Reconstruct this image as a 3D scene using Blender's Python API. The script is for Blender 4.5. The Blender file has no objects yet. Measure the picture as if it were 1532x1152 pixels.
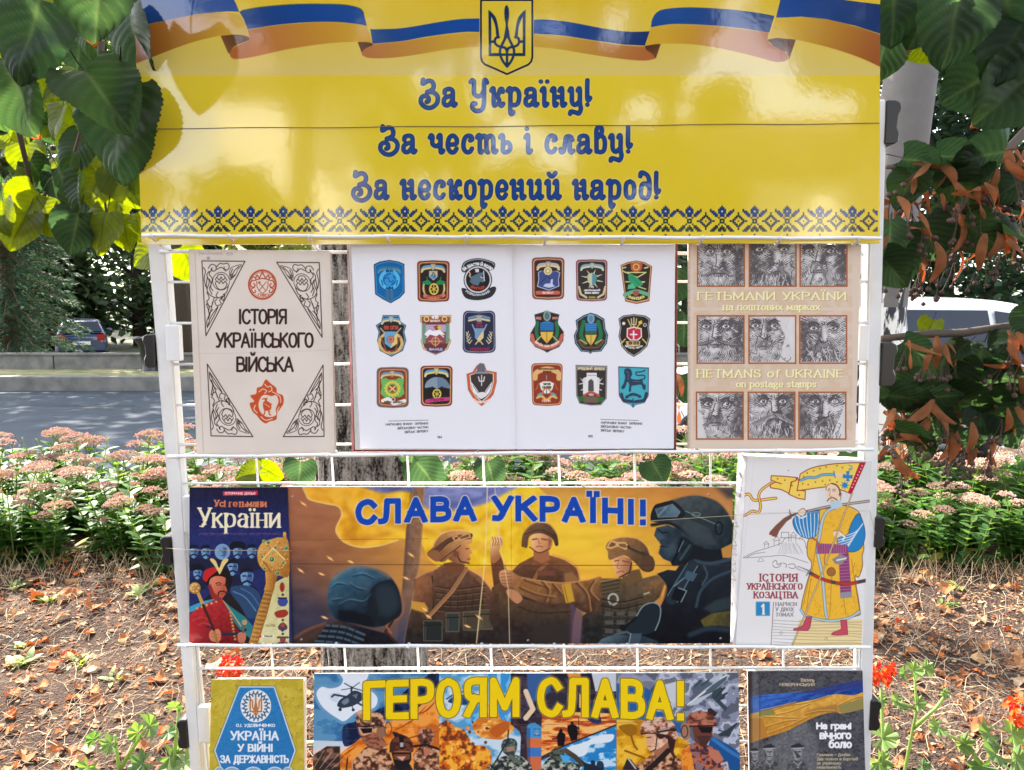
import bpy, bmesh, math, random
import numpy as np
from mathutils import Vector, Matrix

C = bpy.context.scene.collection
scene = bpy.context.scene
R = math.radians
# ---------------------------------------------------------------- camera
CAM_H, PITCH, F = 1.5, R(6.0), 1152.0
cam_d = bpy.data.cameras.new('camera'); cam = bpy.data.objects.new('camera', cam_d); C.objects.link(cam)
cam.location = (0, 0, CAM_H); cam.rotation_euler = (R(90)-PITCH, 0, 0)
cam_d.sensor_width = 36.0; cam_d.lens = 36.0*F/1532.0; cam_d.clip_start = 0.02; cam_d.clip_end = 400.0
scene.camera = cam
# ---------------------------------------------------------------- daylight
SUN_EL, SUN_AZ = R(43.0), R(-40.0)          # azimuth from straight ahead (+Y), negative = to the left
sd = Vector((math.sin(SUN_AZ)*math.cos(SUN_EL), math.cos(SUN_AZ)*math.cos(SUN_EL), math.sin(SUN_EL)))
w = bpy.data.worlds.new('World'); scene.world = w; w.use_nodes = True
nt = w.node_tree; bg = nt.nodes['Background']
sky = nt.nodes.new('ShaderNodeTexSky'); sky.sky_type = 'NISHITA'; sky.sun_disc = False
sky.sun_elevation = SUN_EL; sky.sun_rotation = SUN_AZ; sky.dust_density = 2.2; sky.ozone_density = 0.6; sky.air_density = 1.0
hs = nt.nodes.new('ShaderNodeHueSaturation'); hs.inputs['Saturation'].default_value = 0.42
nt.links.new(sky.outputs[0], hs.inputs['Color']); nt.links.new(hs.outputs[0], bg.inputs[0]); bg.inputs[1].default_value = 0.15
sl = bpy.data.lights.new('sun', 'SUN'); sl.energy = 3.8; sl.angle = R(0.53); sl.color = (1.0, 0.93, 0.82)
so = bpy.data.objects.new('sun', sl); C.objects.link(so); so.rotation_euler = sd.to_track_quat('Z', 'Y').to_euler()
vs = scene.view_settings; vs.view_transform = 'Standard'; vs.look = 'None'; vs.gamma = 1.0; vs.exposure = 2.6
scene.render.film_transparent = False
scene.cycles.max_bounces = 8; scene.cycles.transparent_max_bounces = 6; scene.cycles.caustics_reflective = False; scene.cycles.caustics_refractive = False
scene.cycles.use_denoising = True
scene.cycles.sample_clamp_indirect = 6.0

# ---------------------------------------------------------------- helpers
cp, sp = math.cos(PITCH), math.sin(PITCH)
def PX(px, py, Y):
    """the point on the upright plane y = Y seen at photograph pixel (px, py)"""
    a = (px-766.0)/F; b = (576.0-py)/F
    dy = cp+b*sp; k = Y/dy
    return Vector((a*k, Y, CAM_H+(-sp+b*cp)*k))
def lin(c): return tuple(((v/255.0)/12.92 if v/255.0 <= 0.04045 else ((v/255.0+0.055)/1.055)**2.4) for v in c)

class MB:
    def __init__(s): s.v = []; s.f = []; s.m = []; s.cur = 0; s.col = None; s.c = []; s.vc = None; s.vcur = (1, 1, 1)
    def V(s, *pts):
        i = len(s.v); s.v.extend([tuple(p) for p in pts])
        if s.vc is not None: s.vc.extend([s.vcur]*len(pts))
        return i
    def face(s, idx): s.f.append(tuple(idx)); s.m.append(s.cur); s.c.append(s.col)
    def poly(s, pts): i = s.V(*pts); s.face(range(i, i+len(pts)))
    def hexa(s, p):
        """8 corners: bottom ring 0-3, top ring 4-7"""
        i = s.V(*p)
        for q in ((0, 3, 2, 1), (4, 5, 6, 7), (0, 1, 5, 4), (1, 2, 6, 5), (2, 3, 7, 6), (3, 0, 4, 7)): s.face([i+k for k in q])
    def box(s, x0, y0, z0, x1, y1, z1): s.hexa([(x0, y0, z0), (x1, y0, z0), (x1, y1, z0), (x0, y1, z0), (x0, y0, z1), (x1, y0, z1), (x1, y1, z1), (x0, y1, z1)])
    def bbox(s, x0, y0, z0, x1, y1, z1, b=0.002):
        bm = bmesh.new(); bmesh.ops.create_cube(bm, size=1.0)
        for v in bm.verts: v.co = Vector(((x0+x1)/2+v.co.x*(x1-x0), (y0+y1)/2+v.co.y*(y1-y0), (z0+z1)/2+v.co.z*(z1-z0)))
        bmesh.ops.bevel(bm, geom=bm.edges[:], offset=b, segments=2, profile=0.6, affect='EDGES')
        s.bm(bm)
    def bm(s, bm, M=None):
        i = len(s.v); bm.verts.index_update()
        for v in bm.verts: s.v.append(tuple((M @ v.co) if M else v.co))
        for f in bm.faces: s.face([i+v.index for v in f.verts])
        bm.free()
    def tube(s, pts, r, n=8, caps=True):
        pts = [Vector(p) for p in pts]; rings = []
        rr = r if isinstance(r, (list, tuple)) else [r]*len(pts)
        up = None
        for k, p in enumerate(pts):
            t = (pts[min(k+1, len(pts)-1)]-pts[max(k-1, 0)]).normalized()
            if up is None: up = t.orthogonal().normalized()
            a = (up-t*up.dot(t))
            a = a.normalized() if a.length > 1e-6 else t.orthogonal().normalized()
            up = a; b = t.cross(a)
            rings.append(s.V(*[p+(a*math.cos(2*math.pi*j/n)+b*math.sin(2*math.pi*j/n))*rr[k] for j in range(n)]))
        for k in range(len(rings)-1):
            for j in range(n): s.face((rings[k]+j, rings[k]+(j+1) % n, rings[k+1]+(j+1) % n, rings[k+1]+j))
        if caps:
            s.face([rings[0]+j for j in range(n)][::-1]); s.face([rings[-1]+j for j in range(n)])
    def build(s, name, mats, parent=None, smooth=False, loc=None):
        me = bpy.data.meshes.new(name); me.from_pydata(s.v, [], s.f)
        for m in (mats if isinstance(mats, (list, tuple)) else [mats]): me.materials.append(m)
        me.polygons.foreach_set('material_index', s.m)
        if s.vc is not None:
            at = me.color_attributes.new('Tint', 'FLOAT_COLOR', 'POINT')
            at.data.foreach_set('color', [q for c in s.vc for q in (*c, 1)])
        elif any(c is not None for c in s.c):
            at = me.color_attributes.new('Tint', 'FLOAT_COLOR', 'CORNER')
            buf = []
            for f, c in zip(s.f, s.c): buf.extend(((c or (1, 1, 1))+(1,))*len(f))
            at.data.foreach_set('color', buf)
        if smooth: me.polygons.foreach_set('use_smooth', [True]*len(me.polygons))
        me.update()
        return link(name, me, parent, loc)
def link(name, me, parent=None, loc=None):
    o = bpy.data.objects.new(name, me); C.objects.link(o)
    if parent: o.parent = parent
    if loc is not None: o.location = loc
    return o
def tag(o, label=None, cat=None, group=None, kind=None):
    if label: o['label'] = label
    if cat: o['category'] = cat
    if group: o['group'] = group
    if kind: o['kind'] = kind
    return o
def thing(name, label, cat, loc=(0, 0, 0), group=None):
    o = bpy.data.objects.new(name, None); C.objects.link(o); o.location = loc
    return tag(o, label, cat, group)
def dup(root, loc, rz, sc, label=None):
    r = root.copy(); C.objects.link(r); r.location = loc; r.rotation_euler = (0, 0, rz); r.scale = sc
    if label: r['label'] = label
    for ch in list(root.children):
        c = ch.copy(); C.objects.link(c); c.parent = r
    return r

# ---------------------------------------------------------------- materials
def mat(name, col=(0.5, 0.5, 0.5), rough=0.6, spec=0.5, metal=0.0, tint=None, noise=None, bump=None, coat=0.0, coat_r=0.05, trans=0.0, print_=None, tval=2.6, coat_i=1.5):
    m = bpy.data.materials.new(name); m.use_nodes = True
    t = m.node_tree; n = t.nodes; L = t.links; p = n['Principled BSDF']
    p.inputs['Base Color'].default_value = (*col, 1); p.inputs['Roughness'].default_value = rough
    p.inputs['Specular IOR Level'].default_value = spec; p.inputs['Metallic'].default_value = metal
    if coat: p.inputs['Coat IOR'].default_value = coat_i; p.inputs['Coat Weight'].default_value = coat; p.inputs['Coat Roughness'].default_value = coat_r
    co = None
    tc = n.new('ShaderNodeTexCoord')
    if tint or print_:
        a = n.new('ShaderNodeAttribute'); a.attribute_name = tint or print_; co = a.outputs['Color']
    if noise:
        sc, amt, c2 = noise
        x = n.new('ShaderNodeTexNoise'); x.inputs['Scale'].default_value = sc; x.inputs['Detail'].default_value = 6; L.new(tc.outputs['Object'], x.inputs['Vector'])
        rp = n.new('ShaderNodeMapRange'); rp.inputs[1].default_value = 0.35; rp.inputs[2].default_value = 0.68; L.new(x.outputs['Fac'], rp.inputs[0])
        mx = n.new('ShaderNodeMix'); mx.data_type = 'RGBA'; mx.blend_type = 'MIX'
        ml = n.new('ShaderNodeMath'); ml.operation = 'MULTIPLY'; ml.inputs[1].default_value = amt; L.new(rp.outputs[0], ml.inputs[0]); L.new(ml.outputs[0], mx.inputs[0])
        if co is not None: L.new(co, mx.inputs[6])
        else: mx.inputs[6].default_value = (*col, 1)
        mx.inputs[7].default_value = (*c2, 1); co = mx.outputs[2]
    if co is not None: L.new(co, p.inputs['Base Color'])
    if bump:
        sc, st, di = bump
        x = n.new('ShaderNodeTexNoise'); x.inputs['Scale'].default_value = sc; x.inputs['Detail'].default_value = 5; L.new(tc.outputs['Object'], x.inputs['Vector'])
        b = n.new('ShaderNodeBump'); b.inputs['Strength'].default_value = st; b.inputs['Distance'].default_value = di; L.new(x.outputs['Fac'], b.inputs['Height']); L.new(b.outputs[0], p.inputs['Normal'])
        if coat: L.new(b.outputs[0], p.inputs['Coat Normal'])
    if trans:
        tr = n.new('ShaderNodeBsdfTranslucent'); mxs = n.new('ShaderNodeMixShader'); mxs.inputs[0].default_value = trans
        hv = n.new('ShaderNodeHueSaturation'); hv.inputs['Hue'].default_value = 0.475; hv.inputs['Saturation'].default_value = 1.15; hv.inputs['Value'].default_value = tval
        if co is not None: L.new(co, hv.inputs['Color'])
        else: hv.inputs['Color'].default_value = (*col, 1)
        L.new(hv.outputs[0], tr.inputs[0]); L.new(p.outputs[0], mxs.inputs[1]); L.new(tr.outputs[0], mxs.inputs[2]); L.new(mxs.outputs[0], n['Material Output'].inputs[0])
    return m
M = {}
M['white_steel'] = mat('white_painted_steel', (0.76, 0.76, 0.755), 0.38, bump=(60, 0.08, 0.001), noise=(26, 0.45, (0.60, 0.58, 0.54)))
M['white_plastic'] = mat('white_plastic', (0.78, 0.78, 0.78), 0.45)
M['black_plastic'] = mat('black_plastic', (0.014, 0.014, 0.015), 0.3)
M['banner_print'] = mat('glossy_board_print', print_='Print', rough=0.5, spec=0.08, coat=1.0, coat_r=0.06, coat_i=1.85, bump=(110, 0.022, 0.002))
M['poster_print'] = mat('satin_board_print', print_='Print', rough=0.5, spec=0.1, bump=(400, 0.03, 0.0005))
M['gloss_print'] = mat('laminated_cover_print', print_='Print', rough=0.32, spec=0.22, bump=(160, 0.03, 0.0005))
M['cloth_print'] = mat('cloth_cover_print', print_='Print', rough=0.8, spec=0.08, bump=(900, 0.12, 0.0004))
M['paper_print'] = mat('page_print', print_='Print', rough=0.55, spec=0.15, bump=(300, 0.03, 0.0003))
M['paper_edge'] = mat('page_edges', (0.60, 0.52, 0.42), 0.8, noise=(300, 0.5, (0.44, 0.34, 0.24)))
M['white_edge'] = mat('white_page_edges', (0.72, 0.71, 0.70), 0.8, noise=(300, 0.4, (0.5, 0.5, 0.5)))
M['red_board'] = mat('dark_red_cover', (0.16, 0.02, 0.022), 0.5)
M['cream_board'] = mat('cream_cover', (0.58, 0.50, 0.43), 0.8, noise=(40, 0.4, (0.45, 0.36, 0.28)))
M['tan_board'] = mat('tan_cover', (0.52, 0.42, 0.33), 0.7)
M['navy_board'] = mat('navy_cover', (0.02, 0.022, 0.05), 0.4)
M['ivory_board'] = mat('ivory_cover', (0.70, 0.68, 0.67), 0.6)
M['yellow_board'] = mat('mottled_yellow_cover', (0.50, 0.36, 0.06), 0.7, noise=(60, 0.5, (0.28, 0.22, 0.04)))
M['grey_board'] = mat('grey_cover', (0.09, 0.09, 0.10), 0.5)
M['board_edge'] = mat('board_edge', (0.55, 0.54, 0.5), 0.6)
M['thread'] = mat('nylon_thread', (0.42, 0.36, 0.22), 0.3)
M['dark_thread'] = mat('dark_thread', (0.18, 0.12, 0.05), 0.5)
def bark_material():
    m = bpy.data.materials.new('linden_bark'); m.use_nodes = True; t = m.node_tree; n = t.nodes; L = t.links; p = n['Principled BSDF']; p.inputs['Roughness'].default_value = 0.95; p.inputs['Specular IOR Level'].default_value = 0.1
    tc = n.new('ShaderNodeTexCoord'); mp = n.new('ShaderNodeMapping'); mp.inputs['Scale'].default_value = (1, 1, 0.22); L.new(tc.outputs['Object'], mp.inputs[0])
    a = n.new('ShaderNodeTexNoise'); a.inputs['Scale'].default_value = 42; a.inputs['Detail'].default_value = 8; a.inputs['Roughness'].default_value = 0.7; a.inputs['Distortion'].default_value = 0.6; L.new(mp.outputs[0], a.inputs['Vector'])
    b = n.new('ShaderNodeTexNoise'); b.inputs['Scale'].default_value = 130; b.inputs['Detail'].default_value = 4; L.new(tc.outputs['Object'], b.inputs['Vector'])
    ad = n.new('ShaderNodeMath'); ad.operation = 'MULTIPLY_ADD'; ad.inputs[1].default_value = 0.35; L.new(b.outputs['Fac'], ad.inputs[0]); L.new(a.outputs['Fac'], ad.inputs[2])
    r = n.new('ShaderNodeValToRGB'); e = r.color_ramp.elements; e[0].position = 0.56; e[0].color = (0.02, 0.017, 0.014, 1); e[1].position = 0.80; e[1].color = (0.46, 0.41, 0.36, 1); q = e.new(0.65); q.color = (0.22, 0.19, 0.16, 1); L.new(ad.outputs[0], r.inputs[0]); L.new(r.outputs[0], p.inputs['Base Color'])
    bp = n.new('ShaderNodeBump'); bp.inputs['Strength'].default_value = 1.0; bp.inputs['Distance'].default_value = 0.03; L.new(ad.outputs[0], bp.inputs['Height']); L.new(bp.outputs[0], p.inputs['Normal']); return m
M['bark'] = bark_material()
M['twig'] = mat('twig_bark', (0.07, 0.05, 0.035), 0.8)
M['leaf'] = mat('linden_leaf', tint='Tint', rough=0.42, spec=0.13, trans=0.45, tval=5.6)
M['bract'] = mat('dry_bract', (0.21, 0.088, 0.035), 0.8, spec=0.15, trans=0.22, noise=(60, 0.6, (0.11, 0.045, 0.02)))
M['berry'] = mat('linden_fruit', (0.055, 0.028, 0.018), 0.7)
M['far_leaf'] = mat('tree_leaf', tint='Tint', rough=0.5, spec=0.4, trans=0.3)
M['needle'] = mat('spruce_needles', tint='Tint', rough=0.6, spec=0.3, trans=0.15)
M['dark_bark'] = mat('dark_bark', (0.06, 0.042, 0.03), 0.9, bump=(20, 0.6, 0.02))
M['sedum_leaf'] = mat('sedum_leaf', tint='Tint', rough=0.5, spec=0.2, trans=0.42, tval=2.7)
M['sedum_flower'] = mat('sedum_flower', tint='Tint', rough=0.8, spec=0.2, trans=0.3)
M['dry_leaf'] = mat('dry_leaf', tint='Tint', rough=0.8, spec=0.2, trans=0.12)
M['straw'] = mat('dry_stalks', tint='Tint', rough=0.8, spec=0.2)
M['geranium_leaf'] = mat('geranium_leaf', tint='Tint', rough=0.55, trans=0.35)
M['geranium_flower'] = mat('geranium_flower', (0.62, 0.075, 0.006), 0.6, spec=0.2, trans=0.2, tval=1.4, noise=(30, 0.3, (0.5, 0.10, 0.01)))
# ---------------------------------------------------------------- the setting: ground, road, kerb, verge
def soil_material():
    m = bpy.data.materials.new('garden_soil'); m.use_nodes = True; t = m.node_tree; n = t.nodes; L = t.links; p = n['Principled BSDF']; p.inputs['Roughness'].default_value = 0.95; p.inputs['Specular IOR Level'].default_value = 0.1
    tc = n.new('ShaderNodeTexCoord')
    a = n.new('ShaderNodeTexNoise'); a.inputs['Scale'].default_value = 1.7; a.inputs['Detail'].default_value = 8
    b = n.new('ShaderNodeTexNoise'); b.inputs['Scale'].default_value = 55.0; b.inputs['Detail'].default_value = 8; b.inputs['Roughness'].default_value = 0.75
    v = n.new('ShaderNodeTexVoronoi'); v.inputs['Scale'].default_value = 90.0
    for x in (a, b, v): L.new(tc.outputs['Object'], x.inputs['Vector'])
    r = n.new('ShaderNodeValToRGB'); r.color_ramp.elements[0].position = 0.32; r.color_ramp.elements[0].color = (0.04, 0.03, 0.026, 1); r.color_ramp.elements[1].position = 0.72; r.color_ramp.elements[1].color = (0.19, 0.135, 0.105, 1)
    e = r.color_ramp.elements.new(0.52); e.color = (0.072, 0.048, 0.037, 1)
    mx = n.new('ShaderNodeMath'); mx.operation = 'MULTIPLY_ADD'; mx.inputs[1].default_value = 0.62; L.new(a.outputs['Fac'], mx.inputs[0])
    m2 = n.new('ShaderNodeMath'); m2.operation = 'MULTIPLY'; m2.inputs[1].default_value = 0.40; L.new(b.outputs['Fac'], m2.inputs[0]); L.new(m2.outputs[0], mx.inputs[2])
    L.new(mx.outputs[0], r.inputs[0]); L.new(r.outputs[0], p.inputs['Base Color'])
    ad = n.new('ShaderNodeMath'); ad.operation = 'ADD'; L.new(b.outputs['Fac'], ad.inputs[0]); L.new(v.outputs['Distance'], ad.inputs[1])
    bp = n.new('ShaderNodeBump'); bp.inputs['Strength'].default_value = 0.9; bp.inputs['Distance'].default_value = 0.02; L.new(ad.outputs[0], bp.inputs['Height']); L.new(bp.outputs[0], p.inputs['Normal'])
    return m
SOIL = soil_material()
def gz(x, y):
    """height of the garden soil"""
    if y > 5.9 or y < -1.5 or abs(x) > 12: return 0.0
    return 0.022*math.sin(x*2.3+y*1.7)*math.sin(y*2.9-x*0.8)+0.014*math.sin(x*6.1+1.3)*math.sin(y*5.3)+0.008*math.sin(x*13.7+y*4)*math.sin(y*15.1)
def far_z(y): return -0.45*min(1, max(0, (y-17.2)/8.0))
mb = MB()
xs = sorted(set([-120, -80, -50, -30, -20, -14]+[round(-12+0.5*i, 3) for i in range(19)]+[round(-3+0.075*i, 3) for i in range(93)]+[round(4+0.5*i, 3) for i in range(17)]+[14, 20, 30, 50, 80, 120]))
ys = sorted(set([-80, -40, -20, -10, -5, -2, -1, 0, 1]+[round(1.5+0.075*i, 3) for i in range(58)]+[5.9, 6.0, 13.9, 14, 17, 19, 21, 23, 25, 30, 40, 60, 90, 140, 220, 320]))
base = len(mb.v)
for y in ys:
    for x in xs: mb.V((x, y, gz(x, y) if y < 5.95 else (-0.06 if y < 13.95 else far_z(y))))
for j in range(len(ys)-1):
    for i in range(len(xs)-1):
        a = j*len(xs)+i
        mb.cur = 0 if ys[j] < 6.0 else 1
        mb.face((a, a+1, a+1+len(xs), a+len(xs)))
M['far_turf'] = mat('trodden_turf', (0.045, 0.055, 0.022), 0.95, noise=(0.8, 0.7, (0.09, 0.075, 0.045)), bump=(30, 0.6, 0.03))
tag(mb.build('ground', [SOIL, M['far_turf']], smooth=True), 'bare garden soil in front running on into the park', kind='structure')
# asphalt road behind the flower bed
def asphalt_material():
    m = mat('worn_asphalt', (0.044, 0.057, 0.074), 0.9, spec=0.2, noise=(1.6, 0.7, (0.028, 0.037, 0.05)), bump=(160, 0.35, 0.006))  # grey asphalt tinted blue to imitate the skylit shade on it
    return m
mb = MB(); yy = [6.25, 8, 10, 12, 13.3]
for i in range(40):
    x0, x1 = -60+3*i, -57+3*i
    for k in range(4): mb.poly([(x0, yy[k], 0.0), (x1, yy[k], 0.0), (x1, yy[k+1], 0.0), (x0, yy[k+1], 0.0)])
tag(mb.build('road', asphalt_material()), 'grey asphalt road behind the flower bed', kind='structure')
mb = MB(); rnd = random.Random(8)
for k in range(16):     # cracks in the asphalt as thin dark sheets
    x = rnd.uniform(-8, 4); y = rnd.uniform(8, 12.6); p = [(x, y)]
    for q in range(7): x += rnd.uniform(0.1, 0.3); y += rnd.uniform(-0.12, 0.12); p.append((x, y))
    for a, b in zip(p, p[1:]): mb.poly([(a[0], a[1]-0.012, 0.004), (b[0], b[1]-0.012, 0.004), (b[0], b[1]+0.012, 0.004), (a[0], a[1]+0.012, 0.004)])
tag(mb.build('road_markings', mat('crack', (0.018, 0.018, 0.02), 0.95)), 'dark cracks in the asphalt', kind='structure')
M['concrete'] = mat('old_concrete', (0.20, 0.188, 0.168), 0.9, spec=0.2, noise=(4, 0.85, (0.10, 0.096, 0.088)), bump=(40, 0.4, 0.01))
mb = MB()
for i in range(30):
    x0 = -45+3*i; mb.bbox(x0+0.008, 13.3, -0.05, x0+2.992, 13.52, 0.25, 0.02)
tag(mb.build('kerb', M['concrete']), 'worn concrete kerb stones on the far side of the road', kind='structure')
mb = MB()
for i in range(30):
    x0 = -45+3*i; mb.bbox(x0+0.008, 6.05, -0.08, x0+2.992, 6.2, 0.10, 0.015)
tag(mb.build('kerb', M['concrete']), 'concrete kerb behind the flower bed', kind='structure')
mb = MB()
for i in range(30):
    for y0, y1 in ((13.5, 14.6), (14.6, 16.0)): mb.poly([(-45+3*i, y0, 0.235-0.03*(y0-13.5)), (-42+3*i, y0, 0.235-0.03*(y0-13.5)), (-42+3*i, y1, 0.235-0.03*(y1-13.5)), (-45+3*i, y1, 0.235-0.03*(y1-13.5))])
tag(mb.build('verge', mat('dry_verge', (0.10, 0.12, 0.03), 0.95, noise=(3, 1.0, (0.30, 0.25, 0.13)), bump=(60, 0.7, 0.03))), 'strip of dry grass between kerb and wall', kind='structure')
# low concrete wall in panels
root = thing('concrete_wall', 'low grey concrete panel wall along the far side of the road', 'wall', (0, 16.0, 0.1))
for i in range(12):
    x0 = -19.3+1.95*i
    m = MB(); m.bbox(x0+0.012, 0.0, -0.12, x0+1.938, 0.16, 0.33, 0.012); m.build('wall_panel', M['concrete'], root)
m = MB(); m.bbox(-19.35, -0.025, 0.332, 4.15, 0.185, 0.385, 0.012); m.build('coping', M['concrete'], root)
# ---- drawn graphics of covers and boards
def crom(pts,closed=False,n=6):
 p=[np.array(q,float)for q in pts]
 if len(p)<3:return[tuple(q)for q in p]
 out=[]
 m=len(p)
 rng=range(m)if closed else range(m-1)
 for i in rng:
  p1,p2=p[i],p[(i+1)%m]
  p0=p[i-1]if(closed or i>0)else 2*p1-p2
  p3=p[(i+2)%m]if(closed or i<m-2)else 2*p2-p1
  for k in range(n):
   t=k/n
   out.append(tuple(0.5*((2*p1)+(-p0+p2)*t+(2*p0-5*p1+4*p2-p3)*t*t+(-p0+3*p1-3*p2+p3)*t**3)))
 if not closed:out.append(tuple(p[-1]))
 return out
def vnoise(X,Y,seed=0):
 def h(a,b):
  n=(a*374761393+b*668265263+seed*974711)&0x7fffffff
  n=((n^(n>>13))*1274126177)&0x7fffffff
  return((n^(n>>16))&0xffff)/65535.0
 xi=np.floor(X).astype(np.int64);yi=np.floor(Y).astype(np.int64)
 u=X-xi;v=Y-yi
 u=u*u*(3-2*u);v=v*v*(3-2*v)
 return(h(xi,yi)*(1-u)+h(xi+1,yi)*u)*(1-v)+(h(xi,yi+1)*(1-u)+h(xi+1,yi+1)*u)*v
def fbm(X,Y,seed=0,o=4):
 s=0;a=0.5;t=0
 for i in range(o):
  s=s+a*vnoise(X*2**i,Y*2**i,seed+i*17);t+=a;a*=0.5
 return s/t
class Print:
 def __init__(s,x0,y0,x1,y1,res,col):
  s.x0,s.y0,s.res=x0,y0,res
  s.w=int(math.ceil((x1-x0)*res))+1;s.h=int(math.ceil((y1-y0)*res))+1
  s.a=np.empty((s.h,s.w,3),np.float32);s.a[:]=col
  s.ox,s.oy,s.sc=0.0,0.0,1.0
  s.clipd=None
 def view(s,ox=0.0,oy=0.0,sc=1.0):s.ox,s.oy,s.sc=ox,oy,sc;return s
 def ph(s,p):return[(s.ox+q[0]/s.sc,s.oy+q[1]/s.sc)for q in p]
 def win(s,p,pad):
  xs=[q[0]for q in p];ys=[q[1]for q in p]
  i0=max(0,int((min(xs)-pad-s.x0)*s.res));i1=min(s.w,int((max(xs)+pad-s.x0)*s.res)+2)
  j0=max(0,int((min(ys)-pad-s.y0)*s.res));j1=min(s.h,int((max(ys)+pad-s.y0)*s.res)+2)
  if i1<=i0 or j1<=j0:return None
  X=s.x0+np.arange(i0,i1)/s.res;Y=s.y0+np.arange(j0,j1)/s.res
  X,Y=np.meshgrid(X,Y)
  return(slice(j0,j1),slice(i0,i1)),X,Y
 def put(s,sl,al,col,X=None,Y=None,ph=True):
  if callable(col):c=np.asarray(col((X-s.ox)*s.sc,(Y-s.oy)*s.sc),np.float32)
  else:c=np.asarray(col,np.float32)
  if s.clipd is not None:al=al*s.clipd[sl]
  al=al[...,None]
  s.a[sl]=s.a[sl]*(1-al)+c*al
 @staticmethod
 def psdf(p,X,Y):
  d=np.full(X.shape,1e9);ins=np.zeros(X.shape,bool)
  n=len(p)
  for i in range(n):
   ax,ay=p[i];bx,by=p[(i+1)%n]
   ex,ey=bx-ax,by-ay
   l=ex*ex+ey*ey
   if l<1e-12:continue
   wx=X-ax;wy=Y-ay
   t=np.clip((wx*ex+wy*ey)/l,0,1)
   d=np.minimum(d,(wx-ex*t)**2+(wy-ey*t)**2)
   c=(ay>Y)!=(by>Y)
   if ey!=0:ins^=c&(X<ax+ex*(Y-ay)/ey)
  d=np.sqrt(d)
  return np.where(ins,d,-d)
 def fill(s,pts,col,f=0.0,a=1.0,sm=False):
  if sm:pts=crom(pts,True,5)
  p=s.ph(pts);f=f/s.sc
  ft=max(f,0.55/s.res)
  r=s.win(p,ft+0.5)
  if r is None:return
  sl,X,Y=r
  d=s.psdf(p,X,Y)
  al=np.clip(0.5+0.5*d/ft,0,1)
  if f>1:al=al*al*(3-2*al)
  s.put(sl,al*a,col,X,Y)
 def clip(s,pts,sm=False):
  if pts is None:s.clipd=None;return
  if sm:pts=crom(pts,True,5)
  p=s.ph(pts)
  s.clipd=np.zeros((s.h,s.w),np.float32)
  r=s.win(p,1)
  if r is None:return
  sl,X,Y=r
  s.clipd[sl]=np.clip(0.5+0.5*s.psdf(p,X,Y)*s.res/0.55,0,1)
 def line(s,pts,w,col,f=0.0,a=1.0,sm=False,thin=1.0,cap='r',taper=None,ycl=None,closed=False):
  if sm:pts=crom(pts,closed,5)
  if closed:pts=list(pts)+[pts[0]]
  p=s.ph(pts);w=w/s.sc*0.5;f=f/s.sc
  ft=max(f,0.55/s.res)
  r=s.win(p,w*1.5+ft+0.5)
  if r is None:return
  sl,X,Y=r
  sd=np.full(X.shape,-1e9)
  n=len(p)-1
  L=[0]
  for i in range(n):L.append(L[-1]+math.hypot(p[i+1][0]-p[i][0],p[i+1][1]-p[i][1]))
  T=max(L[-1],1e-9)
  for i in range(n):
   ax,ay=p[i];bx,by=p[i+1]
   ex,ey=bx-ax,by-ay
   l=math.hypot(ex,ey)
   if l<1e-9:continue
   ex/=l;ey/=l
   hw=w*(thin+(1-thin)*abs(ey))if thin<1 else w
   wx=X-ax;wy=Y-ay
   t=wx*ex+wy*ey
   if taper is not None:
    tt=np.clip((L[i]+np.clip(t,0,l))/T,0,1)
    hh=hw*(taper[0]+(taper[1]-taper[0])*tt)if len(taper)==2 else hw*np.interp(tt,np.linspace(0,1,len(taper)),taper)
   else:hh=hw
   if cap=='s':
    nn=np.abs(-wx*ey+wy*ex)
    e0=hw if i==0 else 0;e1=hw if i==n-1 else 0
    if i==0 and i==n-1:q=np.minimum(hh-nn,np.minimum(t+e0,l+e1-t))
    elif i==0:q=np.where(t>l,hh-np.hypot(wx-ex*l,wy-ey*l),np.minimum(hh-nn,t+e0))
    elif i==n-1:q=np.where(t<0,hh-np.hypot(wx,wy),np.minimum(hh-nn,l+e1-t))
    else:
     tc=np.clip(t,0,l);q=hh-np.hypot(wx-ex*tc,wy-ey*tc)
   else:
    tc=np.clip(t,0,l);q=hh-np.hypot(wx-ex*tc,wy-ey*tc)
   sd=np.maximum(sd,q)
  if ycl is not None:
   sd=np.minimum(sd,np.minimum(Y-ycl[0],ycl[1]-Y))
  al=np.clip(0.5+0.5*sd/ft,0,1)
  s.put(sl,al*a,col,X,Y)
 def disc(s,x,y,rx,col,ry=None,f=0.0,a=1.0,rot=0.0):
  ry=rx if ry is None else ry
  cx,cy=s.ph([(x,y)])[0];rx,ry,f=rx/s.sc,ry/s.sc,f/s.sc
  ft=max(f,0.55/s.res);R=max(rx,ry)
  r=s.win([(cx-R,cy-R),(cx+R,cy+R)],ft+0.5)
  if r is None:return
  sl,X,Y=r
  c,si=math.cos(rot),math.sin(rot)
  u=((X-cx)*c+(Y-cy)*si)/rx;v=(-(X-cx)*si+(Y-cy)*c)/ry
  d=(1-np.hypot(u,v))*min(rx,ry)
  al=np.clip(0.5+0.5*d/ft,0,1)
  if f>1:al=al*al*(3-2*al)
  s.put(sl,al*a,col,X,Y)
 def ring(s,x,y,r,w,col,ry=None,**k):
  ry=r if ry is None else ry
  s.line([(x+r*math.cos(t*math.pi/12),y+ry*math.sin(t*math.pi/12))for t in range(25)],w,col,**k)
 def shade(s,fn):
  X,Y=np.meshgrid(s.x0+np.arange(s.w)/s.res,s.y0+np.arange(s.h)/s.res)
  s.a=np.clip(np.asarray(fn((X-s.ox)*s.sc,(Y-s.oy)*s.sc,s.a),np.float32),0,255)
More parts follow.
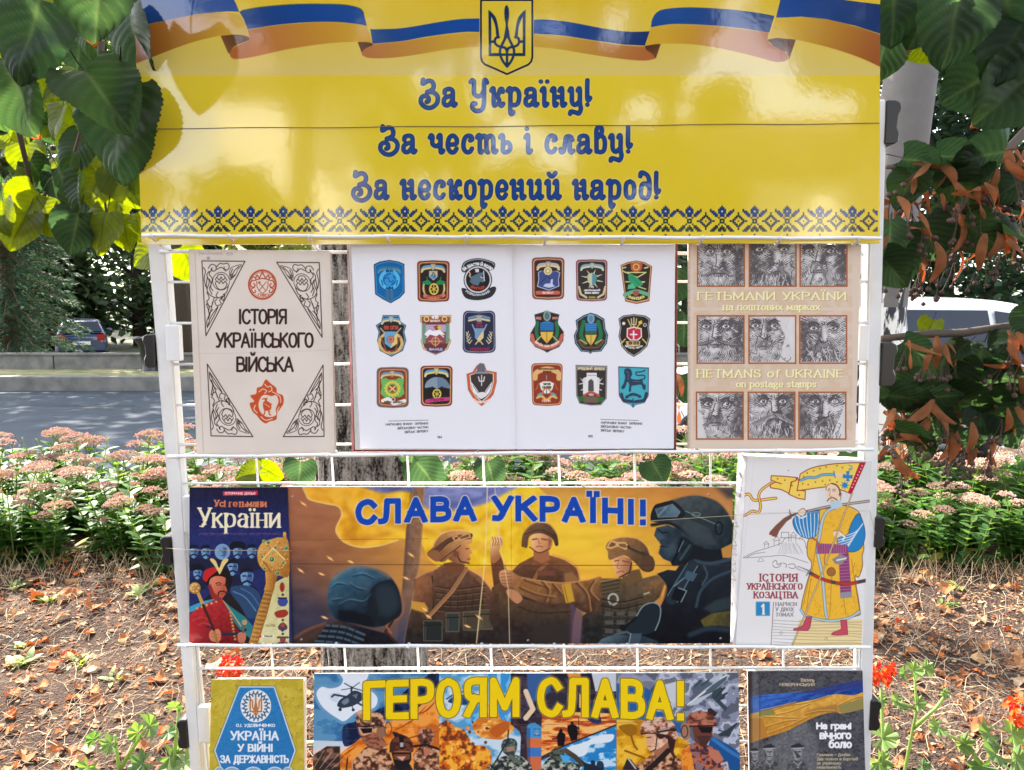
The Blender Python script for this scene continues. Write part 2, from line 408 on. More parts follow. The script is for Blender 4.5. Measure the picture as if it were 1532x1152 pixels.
 def text(s,txt,x0,x1,yb,chh,w,col,font=None,y1=None,halo=None,arc=None,bow=0.0,ls=0.0,**k):
  0
  font=font or GLY
  serif=k.pop('serif',0)*0.62
  adv=0;items=[]
  for ch in txt:
   if ch==' ':adv+=font.get(' ',(5,))[0];continue
   g=font[ch]
   items.append((adv,ch,g[1]));adv+=g[0]+(0.9 if serif else 0)+ls
  if txt and txt[-1]in font:adv-=1.2+ls
  bw=k.pop('bw',w)
  inset=0.0 if font.get('free')else bw*0.5
  sx=(x1-x0-2*inset)/max(adv,1e-6);u=chh/10.0
  passes=([(w+2*halo[0],halo[1])]if halo else[])+[(w,col)]
  for ww,cc in passes:
   for ad,ch,strokes in items:
    for st in strokes:
     smooth=st[0]=='C'
     pts=st[1]
     if smooth:pts=crom(pts,False,5)
     q=[]
     for(gx,gy)in pts:
      X=x0+inset+(ad+gx)*sx
      gy2=gy*u
      if not font.get('free'):
       gy2=inset*min(1,max(-1,1-gy/5.0))+gy2 if 0<=gy<=10 else gy2+(inset if gy<0 else-inset)
       if k.get('xh')and 0<=gy<=10:pass
      base=(yb if y1 is None else yb+(y1-yb)*(X-x0)/(x1-x0))+bow*((2*X-x0-x1)/(x1-x0))**2
      if arc:
       cxx,cyy,rr=arc[0],arc[1],arc[2]
       th=(X-(x0+x1)/2)/abs(rr)
       if rr>0:q.append((cxx+(rr+gy2)*math.sin(th),cyy-(rr+gy2)*math.cos(th)))
       else:q.append((cxx+(-rr-gy2)*math.sin(th),cyy+(-rr-gy2)*math.cos(th)))
      else:q.append((X,base-gy2))
     kk={z:v for z,v in k.items()if z!='xh'}
     if serif and max(a[1]for a in q)-min(a[1]for a in q)>0.3*chh:
      for e,nb in((q[0],q[1]),(q[-1],q[-2])):
       if abs(e[1]-nb[1])>1.2*abs(e[0]-nb[0])and not smooth:
        L=w*serif
        s.line([(e[0]-L,e[1]+(inset*0.4 if e[1]>nb[1]else-inset*0.4)),(e[0]+L,e[1]+(inset*0.4 if e[1]>nb[1]else-inset*0.4))],ww*0.45,cc)
     if k.get('cap')=='s' and arc is None and all(-0.01<=a[1]<=10.01 for a in pts):
      bm=base;e=(ww-bw)/2
      yy=[s.oy+v/s.sc for v in(bm-chh-e,bm+e)];kk['ycl']=yy
     s.line(q,ww,cc,**kk)
def _g(spec):
 d={}
 for ch,(adv,st)in spec.items():
  out=[]
  for t in st.split(';'):
   t=t.strip()
   k=t[0];v=[float(z)for z in t[1:].split()]
   out.append((k,list(zip(v[::2],v[1::2]))))
  d[ch]=(adv,out)
 return d
_OV='C 3 10 0.9 8.8 0 5 0.9 1.2 3 0 5.1 1.2 6 5 5.1 8.8 3 10'
GLY=_g({'А':(8,'L 0 0 3.2 10 6.4 0;L 1.1 3.2 5.3 3.2'),'Б':(7,'L 5.2 10 0 10 0 0;C 0 5.8 3 5.8 5.3 4.6 5.5 2.8 5.2 1 3 0 0 0'),'В':(7,'L 0 0 0 10;C 0 10 3.2 10 4.8 9 4.8 6.4 3.2 5.3 0 5.3;C 0 5.3 3.4 5.3 5.5 4.2 5.5 1.2 3.4 0 0 0'),'Г':(6,'L 0 0 0 10 5 10'),'Ґ':(6,'L 0 0 0 10 5 10 5 11.6'),'Д':(8.2,'L 0 -1.8 0 0 6.6 0 6.6 -1.8;L 1 0 1.8 5 2 10 5.6 10 5.6 0'),'Е':(6.6,'L 5.2 10 0 10 0 0 5.2 0;L 0 5.2 4.6 5.2'),'Є':(7.2,'C 5.8 8.2 4.6 9.7 3 10 0.9 8.6 0 5 0.9 1.4 3 0 4.7 0.3 5.9 1.9;L 0.2 5.2 4.2 5.2'),'Ж':(10,'L 4.3 0 4.3 10;L 0 10 4.3 5.2 8.6 10;L 0 0 4.3 5.2 8.6 0'),'З':(6.8,'C 0.2 8.6 1.6 9.9 3.2 10 5 9 5 6.6 3.4 5.4 2 5.3;C 2 5.3 3.8 5.3 5.5 4.2 5.5 1.4 3.6 0 1.6 0.1 0 1.6'),'И':(7.8,'L 0 10 0 0 6 10 6 0'),'Й':(7.8,'L 0 10 0 0 6 10 6 0;C 1.6 13 2.2 12 3 11.8 3.8 12 4.4 13'),'І':(2.7,'L 0.4 0 0.4 10'),'Ї':(3.5,'L 0.7 0 0.7 10;L -0.7 12.3 -0.7 12.4;L 2.1 12.3 2.1 12.4'),'К':(7.4,'L 0 0 0 10;L 5.6 10 0.4 4.8;L 1.8 6 5.9 0'),'Л':(7.8,'L 6 0 6 10 1.9 10 1.7 5;C 1.7 5 1.5 2 1 0.4 -0.4 0'),'М':(9.4,'L 0 0 0 10 3.7 2 7.4 10 7.4 0'),'N':(7.8,'L 0 0 0 10 6 0 6 10'),'Н':(7.6,'L 0 0 0 10;L 5.8 0 5.8 10;L 0 5.2 5.8 5.2'),'О':(7.8,_OV),'П':(7.6,'L 0 0 0 10 5.8 10 5.8 0'),'Р':(6.8,'L 0 0 0 10;C 0 10 3.2 10 5.2 9 5.2 5.8 3.2 4.7 0 4.7'),'С':(7.2,'C 5.8 8.2 4.6 9.7 3 10 0.9 8.6 0 5 0.9 1.4 3 0 4.7 0.3 5.9 1.9'),'Т':(7,'L 0 10 6 10;L 3 10 3 0'),'У':(7.2,'L 0 10 3 4;L 6 10 2.6 1.6;C 2.6 1.6 1.7 0.2 0.2 0.2'),'Ф':(9,'L 3.8 -0.6 3.8 10.6;C 3.8 8.8 0.8 8 0.2 5.4 1 2.6 3.8 1.6 6.6 2.6 7.4 5.4 6.8 8 3.8 8.8'),'Х':(7.2,'L 0 0 6 10;L 0 10 6 0'),'Ц':(8.2,'L 0 10 0 0 6.8 0 6.8 -1.8;L 5.6 0 5.6 10'),'Ч':(7.2,'C 0 10 0 6 1.2 4.6 3 4.4 5.4 5;L 5.4 10 5.4 0'),'Ш':(10,'L 0 10 0 0 8.2 0 8.2 10;L 4.1 0 4.1 10'),'Щ':(10.4,'L 0 10 0 0 9 0 9 -1.8;L 8 0 8 10;L 4 0 4 10'),'Ь':(6.8,'L 0 10 0 0;C 0 5.6 3 5.6 5.2 4.6 5.2 1 3 0 0 0'),'Ю':(10.4,'L 0 0 0 10;L 0 5 2.6 5;C 5.6 10 3.6 8.8 2.7 5 3.6 1.2 5.6 0 7.6 1.2 8.5 5 7.6 8.8 5.6 10'),'Я':(7,'L 5.2 0 5.2 10;C 5.2 10 2 10 0.2 9 0.2 5.8 2 4.7 5.2 4.7;L 2.6 4.7 0 0'),'H':(7.6,'L 0 0 0 10;L 5.8 0 5.8 10;L 0 5.2 5.8 5.2'),'E':(6.6,'L 5.2 10 0 10 0 0 5.2 0;L 0 5.2 4.6 5.2'),'T':(7,'L 0 10 6 10;L 3 10 3 0'),'M':(9.4,'L 0 0 0 10 3.7 2 7.4 10 7.4 0'),'A':(8,'L 0 0 3.2 10 6.4 0;L 1.1 3.2 5.3 3.2'),'S':(6.8,'C 5 8.4 4 9.8 2.6 10 0.6 9.2 0.4 7 2.4 5.4 4.4 4.4 5.2 2.4 4.4 0.6 2.6 0 0.8 0.4 0 1.8'),'U':(7.6,'C 0 10 0 3 1 0.6 2.9 0 4.8 0.6 5.8 3 5.8 10'),'K':(7.4,'L 0 0 0 10;L 5.6 10 0.4 4.8;L 1.8 6 5.9 0'),'R':(7.2,'L 0 0 0 10;C 0 10 3.2 10 5 9 5 6 3.2 5 0 5;L 2.8 5 5.6 0'),'I':(2.2,'L 0.3 0 0.3 10'),'F':(6.2,'L 5 10 0 10 0 0;L 0 5.2 4.4 5.2'),'O':(7.8,_OV),'L':(6,'L 0 10 0 0 4.8 0'),'0':(7,'C 2.7 10 0.8 8.8 0 5 0.8 1.2 2.7 0 4.6 1.2 5.4 5 4.6 8.8 2.7 10'),'1':(4.6,'L 0.4 8 2.4 10 2.4 0'),'2':(6.6,'C 0.2 8 1 9.7 2.6 10 4.6 9.2 4.8 7 3 3.6 0 0;L 0 0 5 0'),'3':(6.8,'C 0.2 8.6 1.6 9.9 3.2 10 5 9 5 6.6 3.4 5.4 2 5.3;C 2 5.3 3.8 5.3 5.5 4.2 5.5 1.4 3.6 0 1.6 0.1 0 1.6'),'4':(7,'L 4 0 4 10 0 3 5.4 3'),'5':(6.6,'L 4.8 10 0.8 10 0.4 5.6;C 0.4 5.6 3 6.4 5 5 5.2 2 3.4 0.1 1.4 0 0 1.2'),'6':(6.8,'C 4.8 9.6 2.4 9.6 0.6 7 0.2 3 1.4 0.4 3 0 4.8 0.8 5.2 3 4.2 5.6 2.4 5.8 0.6 4'),'7':(6.4,'L 0 10 5 10 1.6 0'),'8':(7,'C 2.7 10 0.8 9 0.6 7.2 2.7 5.4 5 3.2 4.6 0.8 2.7 0 0.8 0.8 0.4 3.2 2.7 5.4 4.8 7.2 4.6 9 2.7 10'),'9':(6.8,'C 4.8 6 3 4.2 1.2 4.6 0.2 7 1 9.4 2.8 10 4.6 9 5 6 4 1.6 1 0.2'),'!':(3,'L 0.5 4.4 0.5 10;L 0.5 0 0.5 0.1'),'.':(2.4,'L 0.4 0 0.4 0.2'),"'":(2,'L 0.4 10 0.2 8'),'–':(7,'L 0 4.4 5.6 4.4'),'·':(4,'L 1.2 4.6 1.2 4.8'),'-':(4.5,'L 0 4.4 3 4.4'),' ':(4.6,'L 0 0 0 0'),'а':(6.2,'C 0.4 5.8 1.4 7 2.6 7 4 6.4 4.4 5;L 4.4 5 4.4 0;C 4.4 4.2 1.6 4 0.2 2.8 0.2 1 1.4 0 3 0.3 4.4 1.8'),'б':(6.6,'C 4.8 10.6 2 9.8 0.4 7.4 0 3.6 0.6 1 2.4 0 4.4 0.8 5 3.4 4.2 6 2.4 6.8 0.3 4.6'),'в':(6,'L 0 0 0 7;C 0 7 2.6 7 4 6.4 4 4.4 2.6 3.7 0 3.7;C 0 3.7 2.8 3.7 4.5 3 4.5 0.8 2.8 0 0 0'),'г':(5,'L 0 0 0 7 3.8 7'),'д':(7,'L 0 -1.8 0 0 5.6 0 5.6 -1.8;L 0.9 0 1.6 4 1.8 7 4.7 7 4.7 0'),'е':(6.4,'C 0.2 3.7 4.8 3.7 4.4 6 2.6 7 0.8 6 0.1 3.5 0.8 1 2.6 0 3.8 0.2 4.7 1.2'),'є':(6,'C 4.4 5.8 3.4 7 2.2 7 0.6 6 0 3.5 0.6 1 2.2 0 3.4 0.1 4.5 1.4;L 0.2 3.7 3 3.7'),'ж':(8.4,'L 3.5 0 3.5 7;L 0 7 3.5 3.6 7 7;L 0 0 3.5 3.6 7 0'),'з':(5.4,'C 0.2 6 1.4 7 2.6 7 4 6.2 4 4.4 2.6 3.7 1.6 3.7;C 1.6 3.7 3 3.7 4.3 2.8 4.2 0.8 2.6 0 1.2 0.1 0 1.2'),'и':(6.6,'L 0 7 0 0 4.8 7 4.8 0'),'й':(6.6,'L 0 7 0 0 4.8 7 4.8 0;C 1.2 9.8 1.7 9 2.4 8.8 3.1 9 3.6 9.8'),'і':(2,'L 0.3 0 0.3 7;L 0.3 9.4 0.3 9.5'),'ї':(2.8,'L 0.6 0 0.6 7;L -0.6 9.4 -0.6 9.5;L 1.8 9.4 1.8 9.5'),'к':(6,'L 0 0 0 7;L 4.4 7 0.4 3.4;L 1.6 4.2 4.7 0'),'л':(6.4,'L 4.8 0 4.8 7 1.6 7 1.4 3;C 1.4 3 1.2 1 0.6 0.1 -0.4 0'),'м':(7.8,'L 0 0 0 7 3 1.2 6 7 6 0'),'н':(6.4,'L 0 0 0 7;L 4.7 0 4.7 7;L 0 3.6 4.7 3.6'),'о':(6.6,'C 2.5 7 0.7 6 0 3.5 0.7 1 2.5 0 4.3 1 5 3.5 4.3 6 2.5 7'),'п':(6.4,'L 0 0 0 7 4.7 7 4.7 0'),'р':(6.4,'L 0 -3 0 7;C 0 5 1 6.8 2.6 7 4.4 6 5 3.5 4.4 1 2.6 0 1 0.2 0 2'),'с':(5.8,'C 4.4 5.8 3.4 7 2.4 7 0.7 6 0 3.5 0.7 1 2.4 0 3.5 0.1 4.5 1.4'),'т':(5.8,'L 0 7 4.8 7;L 2.4 7 2.4 0'),'у':(6,'L 0 7 2.4 0.4;L 4.8 7 1.8 -1.6;C 1.8 -1.6 1.2 -3 0 -2.9'),'ф':(8,'L 3.3 -3 3.3 10;C 3.3 6.8 0.8 6.4 0 3.5 0.8 0.4 3.3 0.2 5.8 0.4 6.6 3.5 5.8 6.4 3.3 6.8'),'х':(6,'L 0 0 4.8 7;L 0 7 4.8 0'),'ц':(6.8,'L 0 7 0 0 5.6 0 5.6 -1.8;L 4.6 0 4.6 7'),'ч':(6.2,'C 0 7 0 4.4 0.9 3.2 2.4 3 4.4 3.5;L 4.4 7 4.4 0'),'ш':(8.6,'L 0 7 0 0 7 0 7 7;L 3.5 0 3.5 7'),'ь':(6,'L 0 7 0 0;C 0 4 2.6 4 4.3 3.2 4.3 0.8 2.6 0 0 0'),'ю':(8.6,'L 0 0 0 7;L 0 3.5 2.2 3.5;C 4.6 7 2.9 6 2.2 3.5 2.9 1 4.6 0 6.3 1 7 3.5 6.3 6 4.6 7'),'я':(6,'L 4.4 0 4.4 7;C 4.4 7 1.8 7 0.2 6.4 0.2 4 1.8 3.2 4.4 3.2;L 2.2 3.2 0 0'),'o':(6.6,'C 2.5 7 0.7 6 0 3.5 0.7 1 2.5 0 4.3 1 5 3.5 4.3 6 2.5 7'),'f':(4.2,'C 3.6 9.6 2.4 10 1.4 9.2 1.2 7 1.2 0;L 0 7 3 7'),'n':(6.2,'L 0 0 0 7;C 0 5 1 6.6 2.6 7 4.2 6.4 4.5 4.4 4.5 0'),'p':(6.4,'L 0 -3 0 7;C 0 5 1 6.8 2.6 7 4.4 6 5 3.5 4.4 1 2.6 0 1 0.2 0 2'),'s':(5.2,'C 3.8 5.8 3 7 1.8 7 0.4 6.2 0.4 4.8 2 3.7 3.6 2.8 3.8 1.2 2.6 0 1.2 0 0 1.2'),'t':(4.2,'C 1.2 9 1.2 2 1.6 0.4 2.6 0 3.4 0.4;L 0 7 3 7'),'a':(6.2,'C 0.4 5.8 1.4 7 2.6 7 4 6.4 4.4 5;L 4.4 5 4.4 0;C 4.4 4.2 1.6 4 0.2 2.8 0.2 1 1.4 0 3 0.3 4.4 1.8'),'g':(6.2,'C 2.2 7 0.4 6.2 0.4 4.2 2.2 3 4 4.2 4 6.2 2.2 7;C 1.2 3.2 0.2 1.6 2 0.6 4.2 0.4 4.6 -1.6 2.4 -3 0 -1.8 0.4 -0.2 1.8 0.6;L 3.8 6.4 4.8 7'),'e':(6.4,'C 0.2 3.7 4.8 3.7 4.4 6 2.6 7 0.8 6 0.1 3.5 0.8 1 2.6 0 3.8 0.2 4.7 1.2'),'m':(9.2,'L 0 0 0 7;C 0 5 1 6.8 2.2 7 3.6 6.2 3.7 4.4 3.7 0;C 3.7 5 4.8 6.8 5.9 7 7.2 6.2 7.4 4.4 7.4 0'),})
BAN=_g({'З':(12.4,'C 2.2 13.6 2 11.6 3.4 12.2 5 13 7 12.6 8 10.8 7.4 8.8 5 7.6 4.4 7.4;C 4.6 7.6 8 7.2 10.2 5 9.6 1.8 6.6 -0.2 3.2 0.2 1 2.4 1.4 4.8 3.4 5.6 5 4.8 5.2 3.2 4.2 2.6'),'а':(9.3,'C 1.6 6.9 1.9 8.4 4 9 5.7 8.4 6.1 6.6 6.1 2 6.7 0.8 7.6 1.6;C 6 5.6 3.4 5.2 1.5 4.2 1.2 2 2.6 0.9 4.4 1.6 5.9 3.6'),'У':(11.6,'C 0.9 12.4 2 13.3 2.8 12.4 2.7 9.4 3 6.6 5 5.3 7.2 6.4 8.2 8.6;C 9.9 12.2 9 13.4 8.3 12.2 8.3 6 8 0.6 6.4 -1.5 3.6 -1.7 1.9 -0.2 2.2 1.8 3.6 1.7'),'к':(9,'C 0.7 8.1 1.4 9.2 2 8.4 2 1.8 2.7 0.8 3.4 1.6;C 6.9 7.6 6.6 8.9 5.6 8.8 4.4 6.2 2.6 4.7;C 3.6 5 4.8 4 5.2 1.8 6.2 0.7 7.2 1.7'),'р':(9.3,'C 0.6 8.1 1.4 9.2 2.1 8.6 2.1 2 2.1 -2.4 2.9 -3.4 3.8 -2.4;C 2.1 7.2 3.6 8.9 5.4 8.8 6.7 7.2 6.9 4.6 6.2 2 4.4 1 2.3 1.6'),'ї':(5.6,'C 0.7 8.1 1.4 9.2 2.1 8.5 2.1 1.8 2.8 0.8 3.7 1.7;L 0.2 12.6 0.21 12.6;L 3.7 12.6 3.71 12.6'),'і':(5.4,'C 0.7 8.1 1.4 9.2 2.1 8.5 2.1 1.8 2.8 0.8 3.7 1.7;L 1.4 12.4 1.41 12.4'),'н':(9.6,'C 0.6 8.1 1.3 9.2 2 8.5 2 1.8 2.7 0.8 3.4 1.7;C 4.8 8.1 5.6 9.2 6.3 8.5 6.3 1.8 7 0.8 7.9 1.7;L 2 5 6.3 5'),'у':(9,'C 0.7 8.1 1.4 9.2 2 8.5 2 3.4 2.7 1.6 4 1.2 5.6 2.4;C 5.2 8.2 5.8 9.2 6.4 8.4 6.4 2 6.9 -0.8 5.8 -3 4.2 -2.6 2.6 -2.2 1.4 -2.2 1 -3.2'),'!':(4.6,'C 1.5 13.2 1.4 8 1.5 4.2 2.3 3.6 3 4.6;L 1.5 1.3 1.51 1.3'),'ч':(9.2,'C 0.6 8.1 1.3 9.2 2 8.4 1.9 5.4 2.9 4.2 4.4 3.9 6 5;C 5.2 8.1 5.8 9.2 6.4 8.5 6.4 1.8 7 0.8 7.9 1.7'),'е':(8.4,'C 1.8 4.6 5.6 5 6 7.2 4.2 9 2.2 8.2 1.2 5.4 1.5 2.6 3 0.9 4.8 1.1 5.9 2.6'),'с':(8.2,'C 5 6.7 6 7.2 5.6 8.5 4 9 2.2 8 1.3 5.2 1.6 2.4 3.2 0.9 5 1.3 5.9 2.6'),'т':(12.6,'C 0.6 8.1 1.3 9.2 2 8.5 2 1.8 2.7 0.8 3.2 1.4;C 2 7 3.8 8.9 5.4 8.2 5.6 4 5.8 1.4 6.4 0.8;C 5.6 7 7.4 8.9 9 8.2 9.4 5 9.4 1.8 10.1 0.8 11 1.7'),'ь':(8,'C 0.5 8.1 1.3 9.2 2 8.5 2 4 2.1 1.4 3.8 0.9 5.6 1.8 6 3.6 5.2 5.4 3.6 5.6 2.1 4.6'),'л':(9.2,'C 0.6 2.4 1 0.9 2.2 1.4 2.9 4 3.4 7.8 5 8.8 6.4 8.2;C 7 7 5.6 6.8 5.6 5 5.6 1.8 6.4 0.8 7.4 1.6'),'в':(8.4,'C 1.7 1.2 1.6 8 1.7 12 3 13.2 4.4 12.6 4.6 11 3.6 9.2 2.6 8.2;C 2.2 8.2 4.2 9 5.8 7.6 6.2 4.6 5.6 1.8 3.8 0.9 1.8 1.4'),'о':(8.2,'C 3.6 9 1.8 8 1.3 5 1.8 2 3.6 0.9 5.4 2 6 5 5.4 8 3.6 9'),'и':(9.8,'C 0.6 8.1 1.3 9.2 2 8.5 2 2.4 2.8 0.9 4.4 1.4 6.4 4;C 5.2 8.1 5.9 9.2 6.6 8.5 6.6 1.8 7.2 0.8 8.1 1.7'),'й':(9.8,'C 0.6 8.1 1.3 9.2 2 8.5 2 2.4 2.8 0.9 4.4 1.4 6.4 4;C 5.2 8.1 5.9 9.2 6.6 8.5 6.6 1.8 7.2 0.8 8.1 1.7;C 2 12.8 2.8 11.8 4.2 11.6 5.8 13.2'),'д':(8.6,'C 1.2 11.6 1.6 13.2 3 13.2 5.4 11.6 6.3 8 6.2 3.4 5 1 3.4 0.9 1.8 2 1.5 4.6 2.2 7.4 4 8 5.6 7'),' ':(5.6,'L 0 0 0 0'),})
BAN['free']=True
def camo(cols,sc,seed=0,th=(0.42,0.56)):
 cols=[np.array(c,float)for c in cols]
 def f(X,Y):
  n=fbm(X/sc,Y/sc,seed,3)[...,None]
  o=np.where(n<th[0],cols[0],cols[1])
  if len(cols)>2:o=np.where(n>th[1],cols[2],o)
  return o
 return f
def grad(c0,c1,p0,p1,noise=0,ns=20,seed=3):
 c0=np.array(c0,float);c1=np.array(c1,float)
 dx,dy=p1[0]-p0[0],p1[1]-p0[1];l=dx*dx+dy*dy
 def f(X,Y):
  t=np.clip(((X-p0[0])*dx+(Y-p0[1])*dy)/l,0,1)[...,None]
  o=c0*(1-t)+c1*t
  if noise:o=o+(fbm(X/ns,Y/ns,seed,3)[...,None]-0.5)*2*noise
  return o
 return f
def rect(x0,y0,x1,y1):return[(x0,y0),(x1,y0),(x1,y1),(x0,y1)]
def aff(src,dst):
 A=np.array([[p[0],p[1],1]for p in src],float);B=np.array(dst,float)
 M=np.linalg.solve(A,B)
 return lambda pts:[(x*M[0][0]+y*M[1][0]+M[2][0],x*M[0][1]+y*M[1][1]+M[2][1])for x,y in pts]
def art_banner():
 P=Print(196,-42,1322,370,2.0,(232,202,44))
 def bg(X,Y,a):
  t=np.clip(Y/113,0,1)[...,None]
  top=np.array((226,190,42))*(1-t)+np.array((224,198,108))*t
  return np.where((Y<113)[...,None],top,np.array((232,202,44)))
 P.shade(bg)
 BL=(10,62,132)
 P.view(200,0,4.2556)
 P.fill([(-30,-190),(640,-190),(640,0),(650,20),(672,75),(600,72),(520,78),(400,90),(160,138),(-30,180)],grad((8,50,112),(12,66,140),(0,0),(500,0)))
 P.fill(crom([(-30,182),(160,139),(400,91),(520,80),(620,82),(672,92)],n=4)+[(700,130),(738,240),(690,222),(620,219)]+crom([(555,225),(400,262),(250,312),(70,383),(-30,420)],n=4),grad((160,88,28),(214,170,48),(60,200),(700,150)))
 P.fill(crom([(553,227),(640,220),(700,225),(738,242),(720,262),(660,285),(628,310),(612,345)],n=4)+[(600,335)],grad((128,80,42),(84,46,18),(600,330),(700,220)))
 P.fill([(672,75)]+crom([(690,68),(800,48),(1000,30),(1200,27),(1350,33),(1440,55),(1465,85)],n=4)+[(1485,165)]+crom([(1440,155),(1300,140),(1100,142),(900,160),(725,187)],n=4)+[(700,120)],grad((8,56,122),(12,68,142),(700,0),(1200,0)))
 P.line(crom([(690,66),(800,46),(1000,28),(1200,25),(1350,31),(1440,53),(1465,83)],n=4),5,(40,70,50),a=0.7)
 P.fill(crom([(725,190),(900,163),(1100,145),(1300,142),(1440,158),(1485,168)],n=4)+[(1500,210),(1525,285),(1490,272)]+crom([(1430,265),(1250,275),(1000,310),(820,350),(700,372),(640,375),(615,360)],n=4)+crom([(612,342),(630,310),(670,285),(725,262),(738,240)],n=4),grad((178,98,44),(210,160,44),(660,340),(1400,180)))
 P.fill(crom([(1425,267),(1500,270),(1525,287),(1500,305),(1465,325),(1455,345)],n=4),grad((120,70,40),(80,44,18),(1440,340),(1500,265)))
 P.view(200,0,2.7357)
 P.fill([(968,119)]+crom([(985,120),(1100,115),(1250,90),(1340,78),(1425,75)],n=4)+[(1425,131)]+crom([(1420,131),(1340,132),(1200,150),(1100,168),(978,179)],n=4),grad((20,62,130),(10,70,150),(980,0),(1300,0)))
 P.fill(crom([(978,181),(1100,170),(1200,153),(1340,135),(1425,133)],n=4)+crom([(1425,190),(1300,200),(1150,225),(1050,237),(970,238),(940,229),(934,217),(948,199),(978,185)],n=4),grad((184,112,58),(206,160,48),(960,220),(1300,150)))
 P.view(760,0,2.7357)
 P.fill(crom([(90,82),(150,80),(250,90),(400,118),(500,130),(580,128)],n=4)+[(560,187)]+crom([(480,183),(350,165),(220,145),(90,137)],n=4),grad((12,72,148),(8,44,104),(150,0),(560,0)))
 P.fill(crom([(90,139),(220,148),(350,168),(480,186),(560,190)],n=4)+[(590,210),(604,236)]+crom([(600,241),(560,248),(480,243),(350,225),(200,200),(90,190)],n=4),grad((206,162,50),(176,100,44),(180,150),(560,240)))
 P.fill([(560,188),(600,180),(625,180),(605,240),(592,222),(566,204)],grad((84,46,18),(120,70,40),(580,185),(600,235)))
 P.fill(crom([(585,112),(590,80),(610,50),(650,36),(750,30),(900,38),(1020,52),(1090,65)],n=4)+[(1070,132)]+crom([(1060,132),(950,115),(820,103),(700,98),(640,102),(585,112)],n=4),grad((12,68,142),(8,48,110),(700,0),(1060,0)))
 P.fill(crom([(585,114),(640,104),(700,100),(820,105),(950,118),(1068,134)],n=4)+[(1062,160),(1075,180),(1130,205),(1150,240)]+crom([(1130,252),(1090,252),(1000,228),(880,200),(760,182),(640,178),(562,187)],n=4),grad((214,168,44),(178,100,40),(620,130),(1100,230)))
 P.fill([(1062,162),(1100,155),(1178,162),(1152,240),(1138,212),(1088,190)],grad((80,44,18),(120,70,40),(1090,160),(1150,230)))
 P.fill([(1097,72),(1107,30),(1130,-60),(1540,-60),(1540,144),(1420,105),(1300,78),(1200,68),(1130,72)],grad((10,64,140),(8,44,104),(1150,0),(1500,60)))
 P.fill([(1290,-120),(1540,-120),(1540,20),(1440,8),(1380,0),(1290,-60)],(226,190,42))
 P.fill(crom([(1097,75),(1130,74),(1200,70),(1300,80),(1420,108),(1540,147)],n=4)+crom([(1540,282),(1450,240),(1350,205),(1250,178),(1178,162)],n=4)+[(1100,155),(1062,162)],grad((216,176,46),(158,84,32),(1120,110),(1500,230)))
 P.view(690,0,9.6)
 sh=[(284,3),(284,820),(298,880),(340,925),(480,985),(658,1065),(830,988),(960,930),(1005,885),(1022,820),(1022,3)]
 P.fill(sh,(226,196,46));P.line(sh,44,(224,196,120),closed=True);P.line(sh,27,(16,20,30),closed=True)
 N=(14,40,84)
 for k in(0,1):
  m=(lambda q:[(1316-x,y)for x,y in q])if k else(lambda q:q)
  P.fill(m(crom([(390,140),(440,180),(500,260),(530,380),(547,540),(505,520),(492,400),(470,320),(432,235)],n=3)+[(432,762),(560,762),(560,806),(395,806)]),N)
  P.line(m(crom([(540,535),(500,545),(482,595),(505,645),(560,672),(625,685),(658,735)],n=4)),36,N)
  P.line(m([(420,598),(482,598)]),38,N)
  P.line(m(crom([(648,440),(625,560),(585,645),(558,720),(565,800),(600,880),(658,955)],n=4)),36,N)
 P.fill(crom([(652,72),(622,130),(622,250),(638,350),(632,450),(640,560),(658,545),(676,560),(684,450),(670,350),(686,250),(684,130)],True,4),N)
 P.line([(658,700),(658,950)],36,N);P.line([(560,785),(756,785)],36,N)
 P.view()
 for t,x0,x1,yb in(('За Україну!',627,884,160.5),('За честь і славу!',566.5,945,230.5),('За нескорений народ!',526,987,299)):
  P.text(t,x0,x1,yb,30.5,9.6,(236,214,140),BAN,a=0.75)
  P.text(t,x0,x1,yb,30.5,7.0,(22,30,56),BAN)
  P.text(t,x0,x1,yb,30.5,4.9,(20,66,140),BAN)
 cell=48.75/20
 pat={}
 def s4(x,y,c):
  for sx in(1,-1):pat[(sx*x,y)]=c
 B,G=(22,52,118),(34,48,52)
 for dy in range(3,10):
  for dx in range(0,4):
   if dx+abs(dy-6)<=3 and dx<=2:s4(dx,dy,B)
 pat[(0,6)]=(210,215,230);s4(1,3,B)
 for i in range(4):
  s4(3+i,3+i,B if i else G);s4(4+i,3+i,B);s4(3+i,4+i,B)if i<3 else None
  s4(3+i,-3-i,G);s4(4+i,-3-i,G);s4(3+i,-4-i,G)if i<3 else None
 s4(7,7,(70,40,20));s4(2,2,G);s4(2,-2,G);s4(1,1,G);s4(1,0,G);s4(1,-1,G);s4(0,1,G);s4(0,-1,G)
 for y,w in((-3,0),(-4,1),(-5,2),(-6,2)):
  for x in range(0,w+1):
   if not(y==-6 and x==0):s4(x,y,G)
 s4(0,-8.4,(90,50,30))
 dia={}
 for dx in range(-5,6):
  for dy in range(-5,6):
   if 3<=abs(dx)+abs(dy)<=4 or(abs(dx)+abs(dy)==5 and 0 in(dx,dy)):dia[(10+dx,dy)]=G if abs(dy)>1 or dx%2 else B
 dia[(10,0)]=(150,60,30)
 cs=[]
 for i in range(24):cs.append(228.8+48.75*i-(13 if 228.8+48.75*i>470 else 0)-(13 if 228.8+48.75*i>1010 else 0))
 for i,cx in enumerate(cs):
  gap=cs[i+1]-cx if i<23 else 48.75
  for(dx,dy),c in list(pat.items())+(list(dia.items())if gap>40 else[]):
   x=cx+dx*cell;y=330.8-dy*cell
   if 211<x<1314 and(gap>40 or dx<7.3):P.fill(rect(x-cell*0.52,y-cell*0.52,x+cell*0.52,y+cell*0.52),c)
 return P
